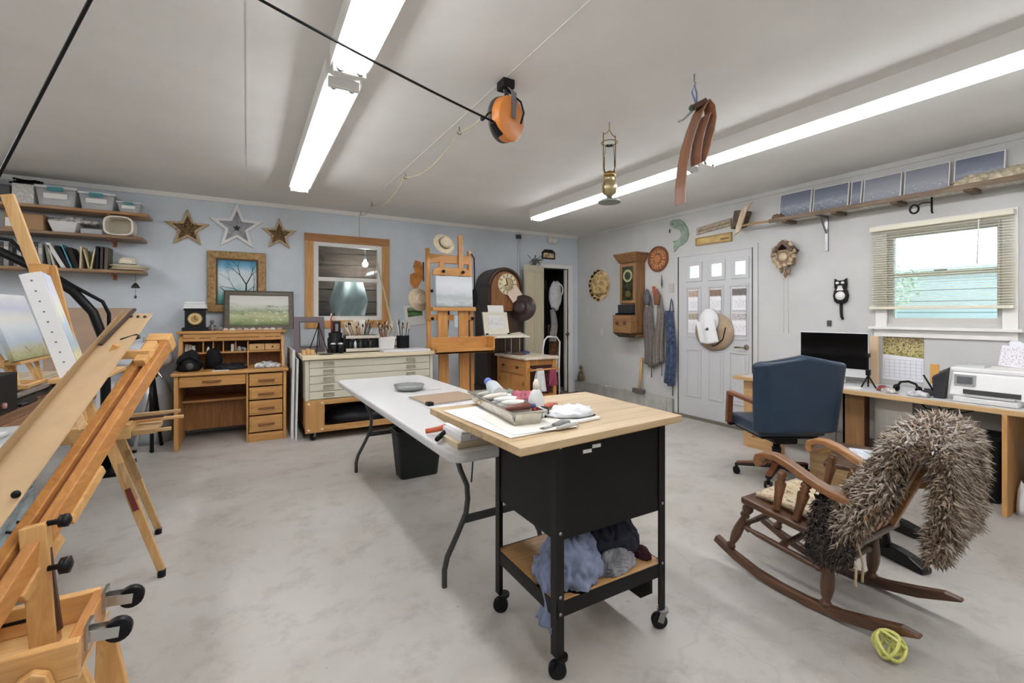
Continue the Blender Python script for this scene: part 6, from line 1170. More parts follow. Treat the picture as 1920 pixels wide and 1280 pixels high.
for b in (2.24, 2.30): part(cu_, 'tie_cord', MB().tube([(b-.07, .93, .36), (b-.085, .90, .28), (b-.08, .905, .20)], .005, 6), M((214, 190, 150), .8))
# fleece draped over the chair back
KP = [(.985, .48), (.94, .57), (.875, .69), (.815, .80), (.765, .865), (.71, .88), (.66, .85), (.64, .76), (.645, .65), (.655, .55), (.67, .47)]
def kpath(v):
    f = v*(len(KP)-1); i = min(int(f), len(KP)-2); f -= i
    p0, p1, p2, p3 = KP[max(i-1, 0)], KP[i], KP[i+1], KP[min(i+2, len(KP)-1)]
    return [.5*((2*b)+(c-a)*f+(2*a-5*b+4*c-d)*f*f+(3*b-a-3*c+d)*f**3) for a, b, c, d in zip(p0, p1, p2, p3)]
def fleece(u, v):
    y_, z_ = kpath(v); n_ = mnoise.noise(Vector((u*5, v*8, 2)))
    w = (1.22 if v < .3 else 1.22-.16*min(1, (v-.3)/.15))+.14*n_; x_ = 2.375+(u-.5)*.50*w
    if u < .22 and v < .42:
        t = (.22-u)/.22*min(1, (.42-v)/.06); x0 = 2.375-.28*.50*w; x_ = x0+(x_-x0)*(1-.55*t); z_ -= .11*t; y_ -= .015*t
    return Vector((x_, y_+.02*mnoise.noise(Vector((u*4, v*6, 9)))+.05*(u-.5)*(v > .55), z_-.09*abs(2*u-1)**3*max(0, 1-abs(v-.3)/.4)-.02*abs(2*u-1)))
def tufts(fn, n, seed, l0, l1, r, lift, cond=None, droop=.6):
    rr = random.Random(seed); mbs = MB(); e = .01
    for k in range(n):
        u, v = rr.random(), rr.random()
        if cond and not cond(u, v, rr): continue
        p_ = Vector(fn(u, v)); nn = (Vector(fn(min(u+e, 1), v))-Vector(fn(max(u-e, 0), v))).cross(Vector(fn(u, min(v+e, 1)))-Vector(fn(u, max(v-e, 0))))
        if nn.length < 1e-9: continue
        nn = nn.normalized()*lift; side = rr.choice((1, 1, 1, -1)) if u in (0, 1) else 1
        rd = Vector((rr.gauss(0, .62), rr.gauss(0, .62), rr.gauss(0, .62))); L = rr.uniform(l0, l1)
        d0 = (nn*.9+rd*.6).normalized(); d1 = (nn*.35+rd*.7+Vector((0, 0, -droop))).normalized()
        a = d0.orthogonal().normalized(); b = d0.cross(a); q1 = p_+d0*L*.55; q2 = q1+d1*L*.5; vs = []
        for (c_, rad) in ((p_, r), (q1, r*.8)):
            for j in range(3): t = j*2.0944; vs.append(c_+a*math.cos(t)*rad+b*math.sin(t)*rad)
        vs.append(q2); mbs.add(vs, [(0, 1, 4, 3), (1, 2, 5, 4), (2, 0, 3, 5), (3, 4, 6), (4, 5, 6), (5, 3, 6)], True)
    return mbs
sk = T('sheepskin', 'shaggy grey-brown sheepskin draped over the rocking chair back', 'sheepskin', (2.41, .68, .34))
probe = (Vector(fleece(.51, .5))-Vector(fleece(.49, .5))).cross(Vector(fleece(.5, .51))-Vector(fleece(.5, .49)))
LF = 1 if probe.z > 0 else -1
part(sk, 'hide', MB().sheet(fleece, 24, 44, .03*LF), M((62, 50, 42), .9))
topc = lambda u, v, rr: .3 < v < .72
for c, n, sd, cond, l0, l1, nm in (((184, 167, 148), 4600, 1, None, .04, .075, 'tan'), ((126, 104, 86), 5000, 2, None, .04, .07, 'brown'), ((70, 56, 46), 3400, 3, lambda u, v, rr: v > .55 or v < .3, .03, .05, 'dark'), ((216, 208, 202), 3600, 4, lambda u, v, rr: .3 < v < .66, .04, .065, 'silver')):
    for q, (ln, ff_) in enumerate(((LF, fleece), (-LF, lambda u, v: Vector(fleece(u, v))))):
        if q and nm == 'silver': continue
        o = part(sk, 'wool', tufts(ff_, n if q == 0 else n//2, sd+10*q, l0, l1, .006, ln, cond), M(c, .95)); o['kind'] = 'stuff'
def edgef(u, v): # the near rim of the hide
    p_ = fleece(0.0 if u < .5 else 1.0, v); return p_+Vector((-.01 if u < .5 else .01, .02*math.sin(u*9), .0))
for c, sd in (((168, 146, 122), 44), ((86, 70, 56), 45), ((132, 110, 88), 46)):
    mb = MB(); rr = random.Random(sd)
    for k in range(1300):
        s_ = rr.choice((0, 0, 1)); v = rr.random(); p_ = Vector(fleece(s_, v))+Vector((rr.uniform(0, .03) if s_ == 0 else 0, rr.uniform(-.016, .016), rr.uniform(-.01, .01)))
        d0 = Vector((-1 if s_ == 0 else 1, rr.gauss(0, .7), rr.gauss(-.25, .7))).normalized(); L = rr.uniform(.025, .065); a = d0.orthogonal().normalized(); b = d0.cross(a); q1 = p_+d0*L*.5; q2 = q1+(d0+Vector((rr.gauss(0, .4), rr.gauss(0, .4), -.5))).normalized()*L*.5; vs = []
        for c_, rad in ((p_, .006), (q1, .005)): vs += [c_+a*math.cos(j*2.0944)*rad+b*math.sin(j*2.0944)*rad for j in range(3)]
        mb.add(vs+[q2], [(0, 1, 4, 3), (1, 2, 5, 4), (2, 0, 3, 5), (3, 4, 6), (4, 5, 6), (5, 3, 6)], True)
    o = part(sk, 'rim_wool', mb, M(c, .95)); o['kind'] = 'stuff'
dkf = T('dark_fleece', 'dark brown fur pelt hanging over rocking chair seat side', 'pelt', (2.17, .97, .33))
def dk_fn(u, v): return Vector((2.115+.02*math.sin(v*3)+.12*(1-v)**3, .90+.17*u, .53-.24*v-.03*math.sin(u*math.pi)))
pr_ = (Vector(dk_fn(.51, .5))-Vector(dk_fn(.49, .5))).cross(Vector(dk_fn(.5, .51))-Vector(dk_fn(.5, .49)))
part(dkf, 'hide', MB().sheet(dk_fn, 10, 12, .012*(1 if pr_.x < 0 else -1)), M((40, 32, 28), .9))
for c, sd in (((50, 42, 38), 1), ((84, 70, 60), 2)):
    o = part(dkf, 'fur', tufts(dk_fn, 900, sd+70, .03, .05, .006, 1 if pr_.x < 0 else -1, None, 1.0), M(c, .9)); o['kind'] = 'stuff'
# little iron based table behind the rocker
it = T('iron_table', 'cast iron footed side table behind the rocking chair', 'table', (3.05, 1.2, 0))
IR = M((30, 28, 27), .35, .3)
part(it, 'foot', MB().prism([(-.19, .0), (.19, 0), (.19, .03), (.12, .06), (.05, .07), (-.05, .07), (-.12, .06), (-.19, .03)], (2.93, 1.0, 0), (.28, .96, 0), (0, 0, 1), .07).move(Matrix.Translation((.06, .12, 0))), IR, .01)
part(it, 'foot', MB().prism([(-.19, .0), (.19, 0), (.19, .03), (.12, .06), (.05, .07), (-.05, .07), (-.12, .06), (-.19, .03)], (3.35, 1.12, 0), (.28, .96, 0), (0, 0, 1), .07).move(Matrix.Translation((.06, .12, 0))), IR, .01)
part(it, 'column', MB().tube([(3.0, 1.13, .06), (3.0, 1.13, .2), (3.01, 1.14, .43)], [.04, .024, .03], 10), IR); part(it, 'column', MB().tube([(3.42, 1.25, .06), (3.42, 1.25, .2), (3.42, 1.25, .43)], [.04, .024, .03], 10), IR)
part(it, 'stretcher', MB().cyl((3.0, 1.13, .14), (3.42, 1.25, .14), .014), IR)
part(it, 'top', MB().box(-.28, .28, -.2, .2, .43, .46).move(Matrix.Translation((3.22, 1.26, 0)) @ Matrix.Rotation(R(16), 4, 'Z')), WALN['x'], .008)
slab('magazine', 'pale blue magazine on the iron side table', 'magazine', 3.24, 1.27, .24, .2, .461, .012, 30, M((196, 204, 214), .5, var=.25, scale=12)); slab('newspaper', 'folded grey newspaper under the magazine', 'newspaper', 3.12, 1.30, .2, .26, .461, .008, 8, M((150, 132, 124), .7, var=.2, scale=20)) if False else None
bx_ = T('wooden_crate', 'low wooden crate on the floor behind the office chair', 'crate', (4.05, 1.75, 0))
part(bx_, 'front', B(3.90, 3.915, 1.55, 1.95, .02, .22), RAW['y']); part(bx_, 'back', B(4.20, 4.215, 1.55, 1.95, .02, .22), RAW['y']); part(bx_, 'side', B(3.915, 4.20, 1.55, 1.565, .02, .22), RAW['x']); part(bx_, 'side', B(3.915, 4.20, 1.935, 1.95, .02, .22), RAW['x']); part(bx_, 'floor', B(3.90, 4.215, 1.55, 1.95, 0, .02), RAW['x'])
# yellow lattice ball
yb_ = T('lattice_ball', 'pale yellow plastic lattice ball on the floor by the runner', 'ball', (2.118, .775, 0))
YM = M((216, 214, 110), .4); bc = Vector((2.118, .775, .055)); mb = MB(); rb = .05
for k in range(7):
    ax = Vector((math.sin(k*2.4)*.9, math.cos(k*2.4)*.9, (k-3)*.3)).normalized(); a = ax.orthogonal().normalized(); b = ax.cross(a); h_ = [.0, .6, -.6, .3, -.3, .0, .5][k]*rb; r_ = math.sqrt(rb*rb-h_*h_)
    mb.tube([bc+ax*h_+a*r_*math.cos(i*.3142)+b*r_*math.sin(i*.3142) for i in range(20)], .006, 6, closed=True)
part(yb_, 'lattice', mb, YM)
# ---------------------------------------------------------------- hanging from the ceiling
re = T('cord_reel', 'orange retractable cord reel hanging from the ceiling', 'cord reel', (1.265, 2.24, 2.28))
ax = Vector((.42, -.9, -.10)).normalized(); cr_ = Vector((1.275, 2.24, 2.42))
part(re, 'drum', MB().lathe([(.115, -.03), (.122, -.03), (.122, .028), (.115, .034), (0, .036)], cr_, ax, 36).lathe([(.115, -.03), (0, -.03)], cr_, ax, 36), M((222, 128, 44), .4))
part(re, 'rim', MB().lathe([(.1225, -.045), (.124, -.045), (.124, -.02), (.1225, -.02)], cr_, ax, 36).lathe([(.123, -.045), (0, -.045)], cr_, ax, 36), M((66, 62, 58), .5))
part(re, 'bracket', MB().bar(cr_+ax*.045, cr_+ax*.045+Vector((0, 0, .15)), .03, .006, ax, .045).bar(cr_+ax*.04+Vector((0, 0, .15)), cr_+Vector((0, 0, .19)), .04, .006), M((140, 140, 144), .35, .7))
part(re, 'ceiling_plate', B(1.235, 1.305, 2.21, 2.29, H-.05, H-.002), M((30, 30, 30), .5)); part(re, 'arm', MB().bar((1.27, 2.25, 2.60), cr_+Vector((0, 0, .10)), .03, .008), M((140, 140, 144), .35, .7))
part(re, 'lead', MB().tube([cr_+ax*.04+Vector((.05, 0, -.02)), cr_+ax*.055+Vector((.055, 0, .04)), cr_+ax*.05+Vector((.04, 0, .10)), cr_+Vector((0, 0, .165))], .006, 7), BLACK)
part(re, 'outlet_mouth', MB().bar(cr_+Vector((-.11, -.03, -.055)), cr_+Vector((-.06, -.03, -.115)), .03, .02), BLACK)
def sag(p, q, s_, n=24): return [Vector(p).lerp(Vector(q), i/n)-Vector((0, 0, 4*s_*(i/n)*(1-i/n))) for i in range(n+1)]
P0 = (1.165, 2.20, 2.37); P1 = (-.335, 1.93, 2.60)
ccrd = T('reel_lead', 'black cord running from the orange reel across the ceiling', 'cord', (.4, 2.0, 2.4))
part(ccrd, 'cord', MB().tube(sag(P0, P1, .02), .006, 7), BLACK); part(ccrd, 'stub', MB().tube([(1.10, 2.19, 2.365), (1.125, 2.19, 2.40), (1.15, 2.2, 2.42)], .005, 6), BLACK); part(ccrd, 'tie', MB().ball((1.09, 2.188, 2.365), .012, 8, 6), BLACK)
part(ccrd, 'ceiling_hook', MB().tube([(-.34, 1.93, H), (-.34, 1.93, 2.60), (-.325, 1.93, 2.585), (-.31, 1.93, 2.60)], .005, 6), STEEL)
part(ccrd, 'drop', MB().tube(sag((-.335, 1.93, 2.60), (-1.02, 3.0, 1.86), .0), .007, 7), BLACK)
rp = T('yellow_string', 'pale yellow string looped through ceiling eye hooks', 'string', (1.27, 4.5, 2.6))
E_ = [(1.296, 2.965, 2.60), (1.283, 4.19, 2.60), (1.27, 5.46, 2.60), (1.266, 6.05, 2.60)]
for a, b, s_ in ((E_[0], E_[1], .09), (E_[1], E_[2], .10), (E_[2], E_[3], .05)): part(rp, 'string', MB().tube(sag(a, b, s_, 16), .004, 6), M((206, 194, 150), .8))
for e in E_: part(rp, 'eye_hook', MB().tube([(e[0], e[1], H), (e[0], e[1], e[2]+.015)]+[(e[0]+.014*math.sin(i*.7), e[1], e[2]+.014*math.cos(i*.7)) for i in range(8)], .003, 6), M((60, 56, 50), .4, .6))
part(rp, 'tail', MB().cyl((1.266, BW-.02, 2.60), (1.266, BW-.02, 2.32), .003, n=6), M((140, 146, 150), .7)); part(rp, 'lead', MB().tube(sag((1.25, 2.32, 2.55), E_[0], .03, 10), .004, 6), M((206, 194, 150), .8))
lm = T('oil_lantern', 'brass oil lantern with glass chimney hanging from the ceiling', 'lantern', (2.16, 2.375, 2.08)); LX, LY = 2.162, 2.375; BR = M((176, 160, 116), .35, .8)
part(lm, 'base', MB().lathe([(.075, 0), (.08, .008), (.06, .02), (.02, .03), (.02, .05)], (LX, LY, 2.085), n=26), M((150, 156, 146), .35, .6))
part(lm, 'font', MB().lathe([(.02, 0), (.048, .025), (.052, .065), (.045, .095), (.03, .11), (.034, .12), (.034, .135)], (LX, LY, 2.13), n=22), BR); part(lm, 'burner', MB().lathe([(.034, 0), (.04, .012), (.03, .03), (.012, .04)], (LX, LY, 2.265), n=18), BRASS)
part(lm, 'chimney', MB().lathe([(.033, 0), (.04, .05), (.036, .12), (.03, .20)], (LX, LY, 2.28), n=22), glass((248, 250, 250), .03))
for s_ in (-1, 1): part(lm, 'side_wire', MB().tube([(LX+s_*.05, LY, 2.13), (LX+s_*.055, LY, 2.3), (LX+s_*.055, LY, 2.56)], .0035, 6), BRASS)
part(lm, 'top_ring', MB().tube([(LX+.055*math.cos(i*.3142), LY+.055*math.sin(i*.3142), 2.50) for i in range(20)], .0035, 6, closed=True).tube([(LX-.055, LY, 2.545), (LX-.02, LY, 2.565), (LX, LY, 2.59), (LX+.02, LY, 2.565), (LX+.055, LY, 2.545)], .0035, 6), BRASS); part(lm, 'hook', MB().cyl((LX, LY, 2.585), (LX, LY, H), .003, n=6), BRASS)
# hanging bent-wood instrument body
hi = T('bentwood_instrument', 'bent wooden stringed instrument shell hanging from a blue cord', 'instrument', (2.1, 1.66, 1.93))
IWD = Wd((160, 104, 66), (112, 66, 40), 'z', 1, .3, .5)
vd = Vector((.79, .61, 0)); pdir = Vector((.61, -.79, 0))   # vd: away from the viewer's side, pdir: across
def ribbon(t, name, pts, wv, th, mat):
    mb = MB(); n = len(pts); vs = []
    for i, p_ in enumerate(pts):
        p_ = Vector(p_); d = Vector(pts[min(i+1, n-1)])-Vector(pts[max(i-1, 0)]); w = Vector(wv); nn = d.cross(w).normalized()*th; vs += [p_-w/2, p_+w/2, p_+w/2+nn, p_-w/2+nn]
    fs = []
    for i in range(n-1):
        for k in range(4): fs.append((i*4+k, i*4+(k+1) % 4, i*4+4+(k+1) % 4, i*4+4+k))
    fs += [(3, 2, 1, 0), tuple(n*4-4+k for k in range(4))]; mb.add(vs, fs); return part(t, name, mb, mat)
o0 = Vector((2.13, 1.66, 0))
def IP(a, z_): return o0+pdir*a+Vector((0, 0, z_))
wv = (vd*.75+pdir*-.62)*.09
ribbon(hi, 'side', [IP(a, z_) for a, z_ in ((.045, 2.475), (.02, 2.43), (-.015, 2.34), (-.045, 2.24), (-.065, 2.13), (-.075, 2.02), (-.075, 1.93))], wv, .006, IWD)
ribbon(hi, 'side', [IP(a, z_) for a, z_ in ((.05, 2.475), (.075, 2.44), (.082, 2.38), (.072, 2.30), (.052, 2.22), (.03, 2.15), (.012, 2.14), (.01, 2.18), (.02, 2.26), (.04, 2.34), (.06, 2.40))], wv*.9, .006, IWD)
part(hi, 'neck_block', MB().bar(IP(.0, 2.45), IP(.065, 2.475), .06, .03), WALN['z'], .004)
part(hi, 'cord', MB().tube([IP(.01, 2.47), IP(-.012, 2.54), IP(.0, 2.585), IP(.012, 2.53), IP(.012, 2.47)], .005, 6), M((120, 140, 190), .8)); part(hi, 'ceiling_hook', MB().tube([IP(.0, H), IP(0, 2.60), IP(.008, 2.585)], .003, 6), STEEL)
part(hi, 'knot', MB().ball(IP(-.012, 2.455), (.018, .018, .018), 8, 6), M((70, 90, 70), .8)); part(hi, 'tassel', MB().tube([IP(-.01, 2.44), IP(-.055, 2.40), IP(-.085, 2.39)], .006, 6), M((150, 150, 150), .7))
# ---------------------------------------------------------------- clutter along the left
bch = T('work_bench', 'brown wooden work bench at the left edge', 'workbench', (-1.6, 3.9, 0))
part(bch, 'top', B(-2.45, -1.02, 3.05, 4.75, .78, .825), Wd((150, 106, 72), (108, 72, 46), 'y', rough=.7), .005)
for a in (-2.38, -1.10):
    for b in (3.15, 4.65): part(bch, 'leg', B(a-.04, a+.04, b-.04, b+.04, 0, .78), RAW['z'])
part(bch, 'apron', B(-1.04, -1.02, 3.08, 4.72, .66, .78), Wd((170, 122, 82), (126, 84, 52), 'y', rough=.7))
GP = [Wd((168, 158, 146), (118, 106, 94), 'y', rough=.85, coat=0), Wd((196, 178, 152), (150, 128, 100), 'y', rough=.85, coat=0), Wd((84, 76, 68), (50, 44, 38), 'y', rough=.85, coat=0)]
for k, (x0, x1, z0, z1, m_, lab) in enumerate(((-1.50, -1.08, .826, .866, 2, 'dark stained plank at the bottom of the lumber on bench'), (-1.48, -1.06, .867, .887, 0, 'weathered grey plank in the middle of the lumber on bench'), (-1.52, -1.10, .888, .905, 1, 'pale plank on top of the lumber on bench'))):
    one('plank', lab, 'plank', B(x0, x1, 3.37+.03*k, 4.62-.04*k, z0, z1), GP[m_], 'planks stacked on the bench', bevel=.003)
te = T('table_easel', 'small wooden table easel on the bench planks', 'easel', (-1.18, 3.66, .906))
for b in (3.52, 3.80): part(te, 'leg', MB().bar((-1.08, b, .92), (-1.30, b-.02, 1.40), .022, .014, (0, 1, 0)), PINE['z'])
part(te, 'ledge', B(-1.11, -1.05, 3.44, 3.90, 1.045, 1.062).box(-1.13, -1.11, 3.44, 3.90, 1.03, 1.07), PINE['y'], .003); part(te, 'foot', B(-1.42, -1.04, 3.50, 3.53, .907, .925).box(-1.42, -1.04, 3.79, 3.82, .907, .925).box(-1.08, -1.05, 3.53, 3.79, .907, .922), PINE['x']); part(te, 'prop', MB().bar((-1.38, 3.66, .925), (-1.27, 3.66, 1.30), .02, .012, (0, 1, 0)), PINE['z'])
for b in (3.50, 3.82): part(te, 'strut', MB().bar((-1.08, b, .925), (-1.12, b+.06, 1.05), .02, .014, (0, 1, 0)), PINE['z'])
one('landscape_canvas', 'pale canvas of a misty marsh on the small table easel', 'painting', MB().box(-.012, .012, -.24, .24, 0, .38).move(Matrix.Translation((-1.075, 3.66, 1.063)) @ Matrix.Rotation(R(-17), 4, 'Y')), art('marsh', [(0, (150, 150, 96)), (.14, (176, 170, 130)), (.3, (170, 184, 200)), (.5, (206, 212, 214)), (.62, (216, 214, 204)), (.78, (188, 192, 210)), (.9, (206, 208, 214)), (1, (226, 226, 224))], 2, .18, 3, blot=[((120, 116, 70), .55, .65, 12, .0, .24)]), bevel=.002)
bs = T('black_speaker', 'black boxy speaker on the bench at the left edge', 'speaker', (-1.08, 3.22, .826))
part(bs, 'cabinet', B(-1.20, -1.03, 3.09, 3.34, .826, 1.02), M((32, 33, 35), .5), .006); part(bs, 'knob', MB().lathe([(.016, 0), (.014, .012), (0, .014)], (-1.03, 3.17, .87), (1, 0, 0), 12), M((214, 150, 140), .4))
one('pliers', 'black handled pliers lying on the bench edge', 'pliers', MB().tube([(-1.06, 3.40, .836), (-1.04, 3.50, .836), (-1.035, 3.58, .836), (-1.04, 3.62, .836)], [.008, .01, .012, .006], 7).tube([(-1.035, 3.38, .836), (-1.03, 3.48, .836), (-1.035, 3.57, .836)], [.008, .009, .01], 7), M((40, 40, 42), .35, .3)) 
one('desk_chair_back', 'black rounded chair back behind the table easel', 'chair', MB().box(-1.62, -1.52, 3.75, 4.3, .906, 1.18), M((40, 40, 42), .7), bevel=.05, seg=4)
# weathered grey-blue chest
dc = T('painted_chest', 'distressed grey-blue painted chest at the left edge', 'chest', (-1.2, 2.4, 0))
GB = M((140, 152, 154), .75, var=.3, scale=7, bump=.2, st=(1, 1, 3))
part(dc, 'body', B(-1.6, -.83, 1.7, 2.84, 0, .79), M((96, 98, 98), .8, var=.3, scale=8), .006); part(dc, 'top', B(-1.62, -.79, 1.68, 2.90, .79, .815), M((176, 180, 178), .6, var=.15, scale=6), .005)
for k, (z0, z1) in enumerate(((.04, .20), (.215, .38), (.395, .56), (.575, .775))):
    d_ = part(dc, 'drawer', B(-.832, -.805, 1.74, 2.80, z0, z1), GB, .006)
    for b in (2.0, 2.55): part(d_, 'pull', MB().tube([(-.805, b-.05, (z0+z1)/2), (-.78, b-.045, (z0+z1)/2-.01), (-.78, b+.045, (z0+z1)/2-.01), (-.805, b+.05, (z0+z1)/2)], .006, 6), M((60, 56, 50), .5, .5))
one('white_board', 'white board lying on the grey-blue chest', 'board', B(-1.4, -.86, 2.1, 2.70, .816, .83), M((214, 214, 212), .6), bevel=.002)
# pegboard on the wall, tubes, hose
one('peg_board', 'tan hardboard panel fixed low on the blue wall', 'panel', B(-1.72, -1.05, BW-.012, BW-.002, .70, 1.38), M((196, 164, 136), .8, var=.05, scale=5))
tf = T('black_tube_frame', 'bent black tubular frame arching beside the shelves', 'frame', (-1.3, 5.0, 0))
part(tf, 'tube', MB().tube([(-2.2, 5.0, 1.86), (-1.64, 5.0, 1.80), (-1.46, 5.0, 1.69), (-1.22, 5.0, 1.50), (-1.10, 5.0, 1.33), (-1.03, 5.0, 1.09), (-1.02, 5.0, .6), (-1.02, 5.0, .0)], .035, 10), BLKP)
part(tf, 'tube', MB().tube([(-2.2, 5.0, 1.93), (-1.66, 5.0, 1.90), (-1.58, 5.0, 1.89), (-1.46, 5.0, 1.73), (-1.22, 5.0, 1.545), (-1.04, 5.0, 1.42), (-1.0, 5.0, 1.32), (-1.0, 5.0, 1.10)], .014, 8), BLACK)
part(tf, 'foot', B(-1.3, -.85, 4.8, 5.2, 0, .03), BLACK); part(tf, 'foot', B(-2.2, -2.1, 4.8, 5.2, 0, .03), BLACK); part(tf, 'rear_tube', MB().cyl((-2.15, 5.0, 0), (-2.15, 5.0, 1.92), .03), BLKP)
one('ribbed_hose', 'black corrugated hose curling behind the near easel', 'hose', MB().tube([Vector((-.84-.20*(i/40)**2, 3.9, 1.06-.195*(i/40)**.9)) for i in range(41)], [.034+.005*(i % 2) for i in range(41)], 10), M((34, 34, 36), .5))
# camera tripod, umbrella and grey cover in the corner
tp_ = T('camera_tripod', 'black and chrome tripod standing left of the rolltop desk', 'tripod', (-.8, 5.62, 0)); TX, TY = -.80, 5.60
for q, m_ in (((-.92, 5.52), M((206, 206, 206), .3, .6)), ((-.78, 5.45), BLKP), ((-.74, 5.70), BLKP)):
    l_ = part(tp_, 'leg', MB().cyl((*q, .02), (TX, TY, .72), .016, n=10).cyl((q[0]*.6+TX*.4, q[1]*.6+TY*.4, .30), (TX, TY, .72), .022, n=10), m_); part(l_, 'foot', MB().ball((*q, .02), .02, 8, 6), BLACK)
part(tp_, 'column', MB().cyl((TX, TY, .35), (TX, TY, .86), .014), CHROME); part(tp_, 'hub', MB().lathe([(.04, 0), (.05, .03), (.035, .06)], (TX, TY, .70)), BLACK)
part(tp_, 'boom', MB().cyl((-.97, 5.5, .66), (-.69, 5.52, 1.02), .014).cyl((-.90, 5.49, .74), (-.76, 5.49, .93), .019), CHROME); part(tp_, 'grip', MB().cyl((-.69, 5.52, 1.0), (-.655, 5.52, 1.06), .022), BLACK); part(tp_, 'pan_handle', MB().cyl((TX, TY-.02, .84), (-.70, 5.45, .70), .01), CHROME); part(tp_, 'head', B(TX-.05, TX+.05, TY-.05, TY+.05, .83, .90), BLKP, .01)
um = T('photo_umbrella', 'white translucent photo umbrella behind the tripod', 'umbrella', (-.92, 5.9, 0)); uc = Vector((-.92, 5.90, .84))
part(um, 'canopy', MB().lathe([(.26, 0), (.25, .06), (.2, .13), (.12, .18), (0, .2)], uc+Vector((0, .0, 0)), (0.05, -.35, .94), 24, 1, .7), M((214, 216, 220), .6)); part(um, 'shaft', MB().cyl(uc+Vector((0, 0, -.05)), uc+Vector((.02, -.06, .24)), .006, n=7).cyl(uc, uc+Vector((0, 0, -.84)), .008, n=7), STEEL)
one('grey_cover', 'light grey fabric cover heaped in corner behind the tripod', 'cover', MB().heap((-.86, 5.93, 0), (.20, .15, .60), 6, .12, 1.6, 30, 18, .3), M((176, 180, 186), .8))
one('foam_block', 'white block standing left of the grey cover', 'block', B(-1.22, -1.08, 5.6, 5.9, 0, .66), M((206, 206, 204), .7), bevel=.004)
# ---------------------------------------------------------------- french easel with canvas
fe = T('tripod_easel', 'wooden tripod field easel holding a white-edged canvas', 'easel', (-.60, 3.1, 0))
def bar2(t, nm, p, q, w, th, mat, up=(0, 1, 0), bev=.003, w1=None): return part(t, nm, MB().bar(p, q, w, th, up, w1), mat, bev)
for q, top in (((-.371, 2.865), (-.60, 2.93)), ((-.46, 3.431), (-.60, 3.10)), ((-.93, 3.15), (-.70, 3.05))):
    l_ = bar2(fe, 'leg', (*top, .74), (*q, .03), .045, .025, PINE['z'], (0, 1, 0), .003, .032); part(l_, 'rubber_foot', MB().cyl((*q, 0), (*q, .035), .018), BLKP)
    m1, m2_ = Vector((*top, .74)).lerp(Vector((*q, .03)), .22), Vector((*top, .74)).lerp(Vector((*q, .03)), .48)
    part(l_, 'slide', MB().bar(m1+Vector((.012, -.012, 0)), m2_+Vector((.012, -.012, 0)), .024, .014, (0, 1, 0)), RAW['z'])
part(fe, 'leg_label', MB().bar(Vector((-.508, 2.883, .46)), Vector((-.472, 2.872, .35)), .022, .004, (0, 1, 0)), M((120, 40, 34), .5))
part(fe, 'box', B(-.76, -.50, 2.90, 3.16, .70, .775), PINE['x'], .004); part(fe, 'drawer', B(-.50, -.40, 2.92, 3.14, .71, .735), RAW['x'], .003)
bar2(fe, 'mast', (-.64, 2.98, .74), (-.937, 2.93, 1.86), .045, .022, PINE['z']); bar2(fe, 'mast_slider', (-.70, 2.95, 1.0), (-.80, 2.94, 1.545), .045, .018, OAK['z'])
bar2(fe, 'side_strut', (-.66, 2.80, .82), (-.72, 2.82, 1.12), .05, .03, OAK['z']); bar2(fe, 'side_strut', (-.63, 2.72, .80), (-.735, 2.86, 1.05), .03, .02, PINE['z'])
part(fe, 'canvas_shelf', B(-.72, -.55, 2.62, 3.10, 1.025, 1.045), PINE['y'], .003); part(fe, 'top_clamp', B(-.86, -.80, 2.90, 2.98, 1.505, 1.55), OAK['x'], .004)
for k, (z_, yy_, L) in enumerate(((.79, 2.92, .30), (.76, 2.99, .22), (.735, 3.05, .30), (.70, 2.93, .26))): one('brush_stick', ['uppermost', 'second', 'third', 'lowest'][k]+' long wooden brush handle laid across the field easel box', 'brush', MB().bar((-.60+.01*k, yy_, z_+.02), (-.60+L, yy_+.02, z_+.022), .022, .016), [RAW['x'], WALN['x'], PINE['x'], RAW['x']][k], 'handles on the field easel', bevel=.003)
wcv = T('white_canvas', 'deep edged marsh canvas with staples on the field easel', 'painting', (-.68, 2.85, 1.046))
cm = Matrix.Translation((-.625, 2.68, 1.047)) @ Matrix.Rotation(R(10), 4, 'Z') @ Matrix.Rotation(R(-15.5), 4, 'Y')
part(wcv, 'stretcher', B(-.07, -.002, 0, .36, 0, .47).move(cm), M((226, 226, 224), .7), .002)
part(wcv, 'picture', B(-.002, .0, .003, .357, .003, .467).move(cm), art('reed_marsh', [(0, (150, 130, 70)), (.12, (206, 190, 130)), (.3, (150, 176, 190)), (.5, (190, 206, 212)), (.62, (226, 224, 200)), (.8, (206, 210, 222)), (1, (190, 198, 216))], 2, .25, 3.5, blot=[((226, 206, 130), .52, .6, 13, .0, .3)]))
for k in range(10): part(wcv, 'staple', B(-.042, -.036, -.002, 0, .03+k*.045, .036+k*.045).move(cm), M((110, 110, 110), .4, .6))
# ---------------------------------------------------------------- near easel laid back flat
ne = T('near_easel', 'large oak studio easel laid back nearly flat in left foreground', 'easel', (-.45, 1.55, 0))
OK_ = Wd((206, 140, 66), (172, 104, 42), 'y', 1.2); OKX = Wd((222, 170, 98), (196, 138, 70), 'x', 1.2); OKZ = Wd((222, 170, 98), (196, 138, 70), 'z', 1.2)
mt, mb_ = Vector((-.282, 2.185, 1.215)), Vector((-.60, 1.11, .41)); md = (mt-mb_).normalized()
sd_ = md.cross(Vector((0, 0, 1))).normalized()
for d_ in (-.022, .022): part(ne, 'mast_rail', MB().bar(mb_+sd_*d_, mt+sd_*d_, .028, .05), OK_, .003)
part(ne, 'mast_groove', MB().bar(mb_+Vector((0, 0, -.008)), mt-md*.01+Vector((0, 0, -.008)), .02, .03), Wd((150, 86, 34), (112, 58, 20), 'y'))
part(ne, 'mast_cap', MB().bar(mt-md*.03, mt+md*.012, .078, .06), OKX, .004)
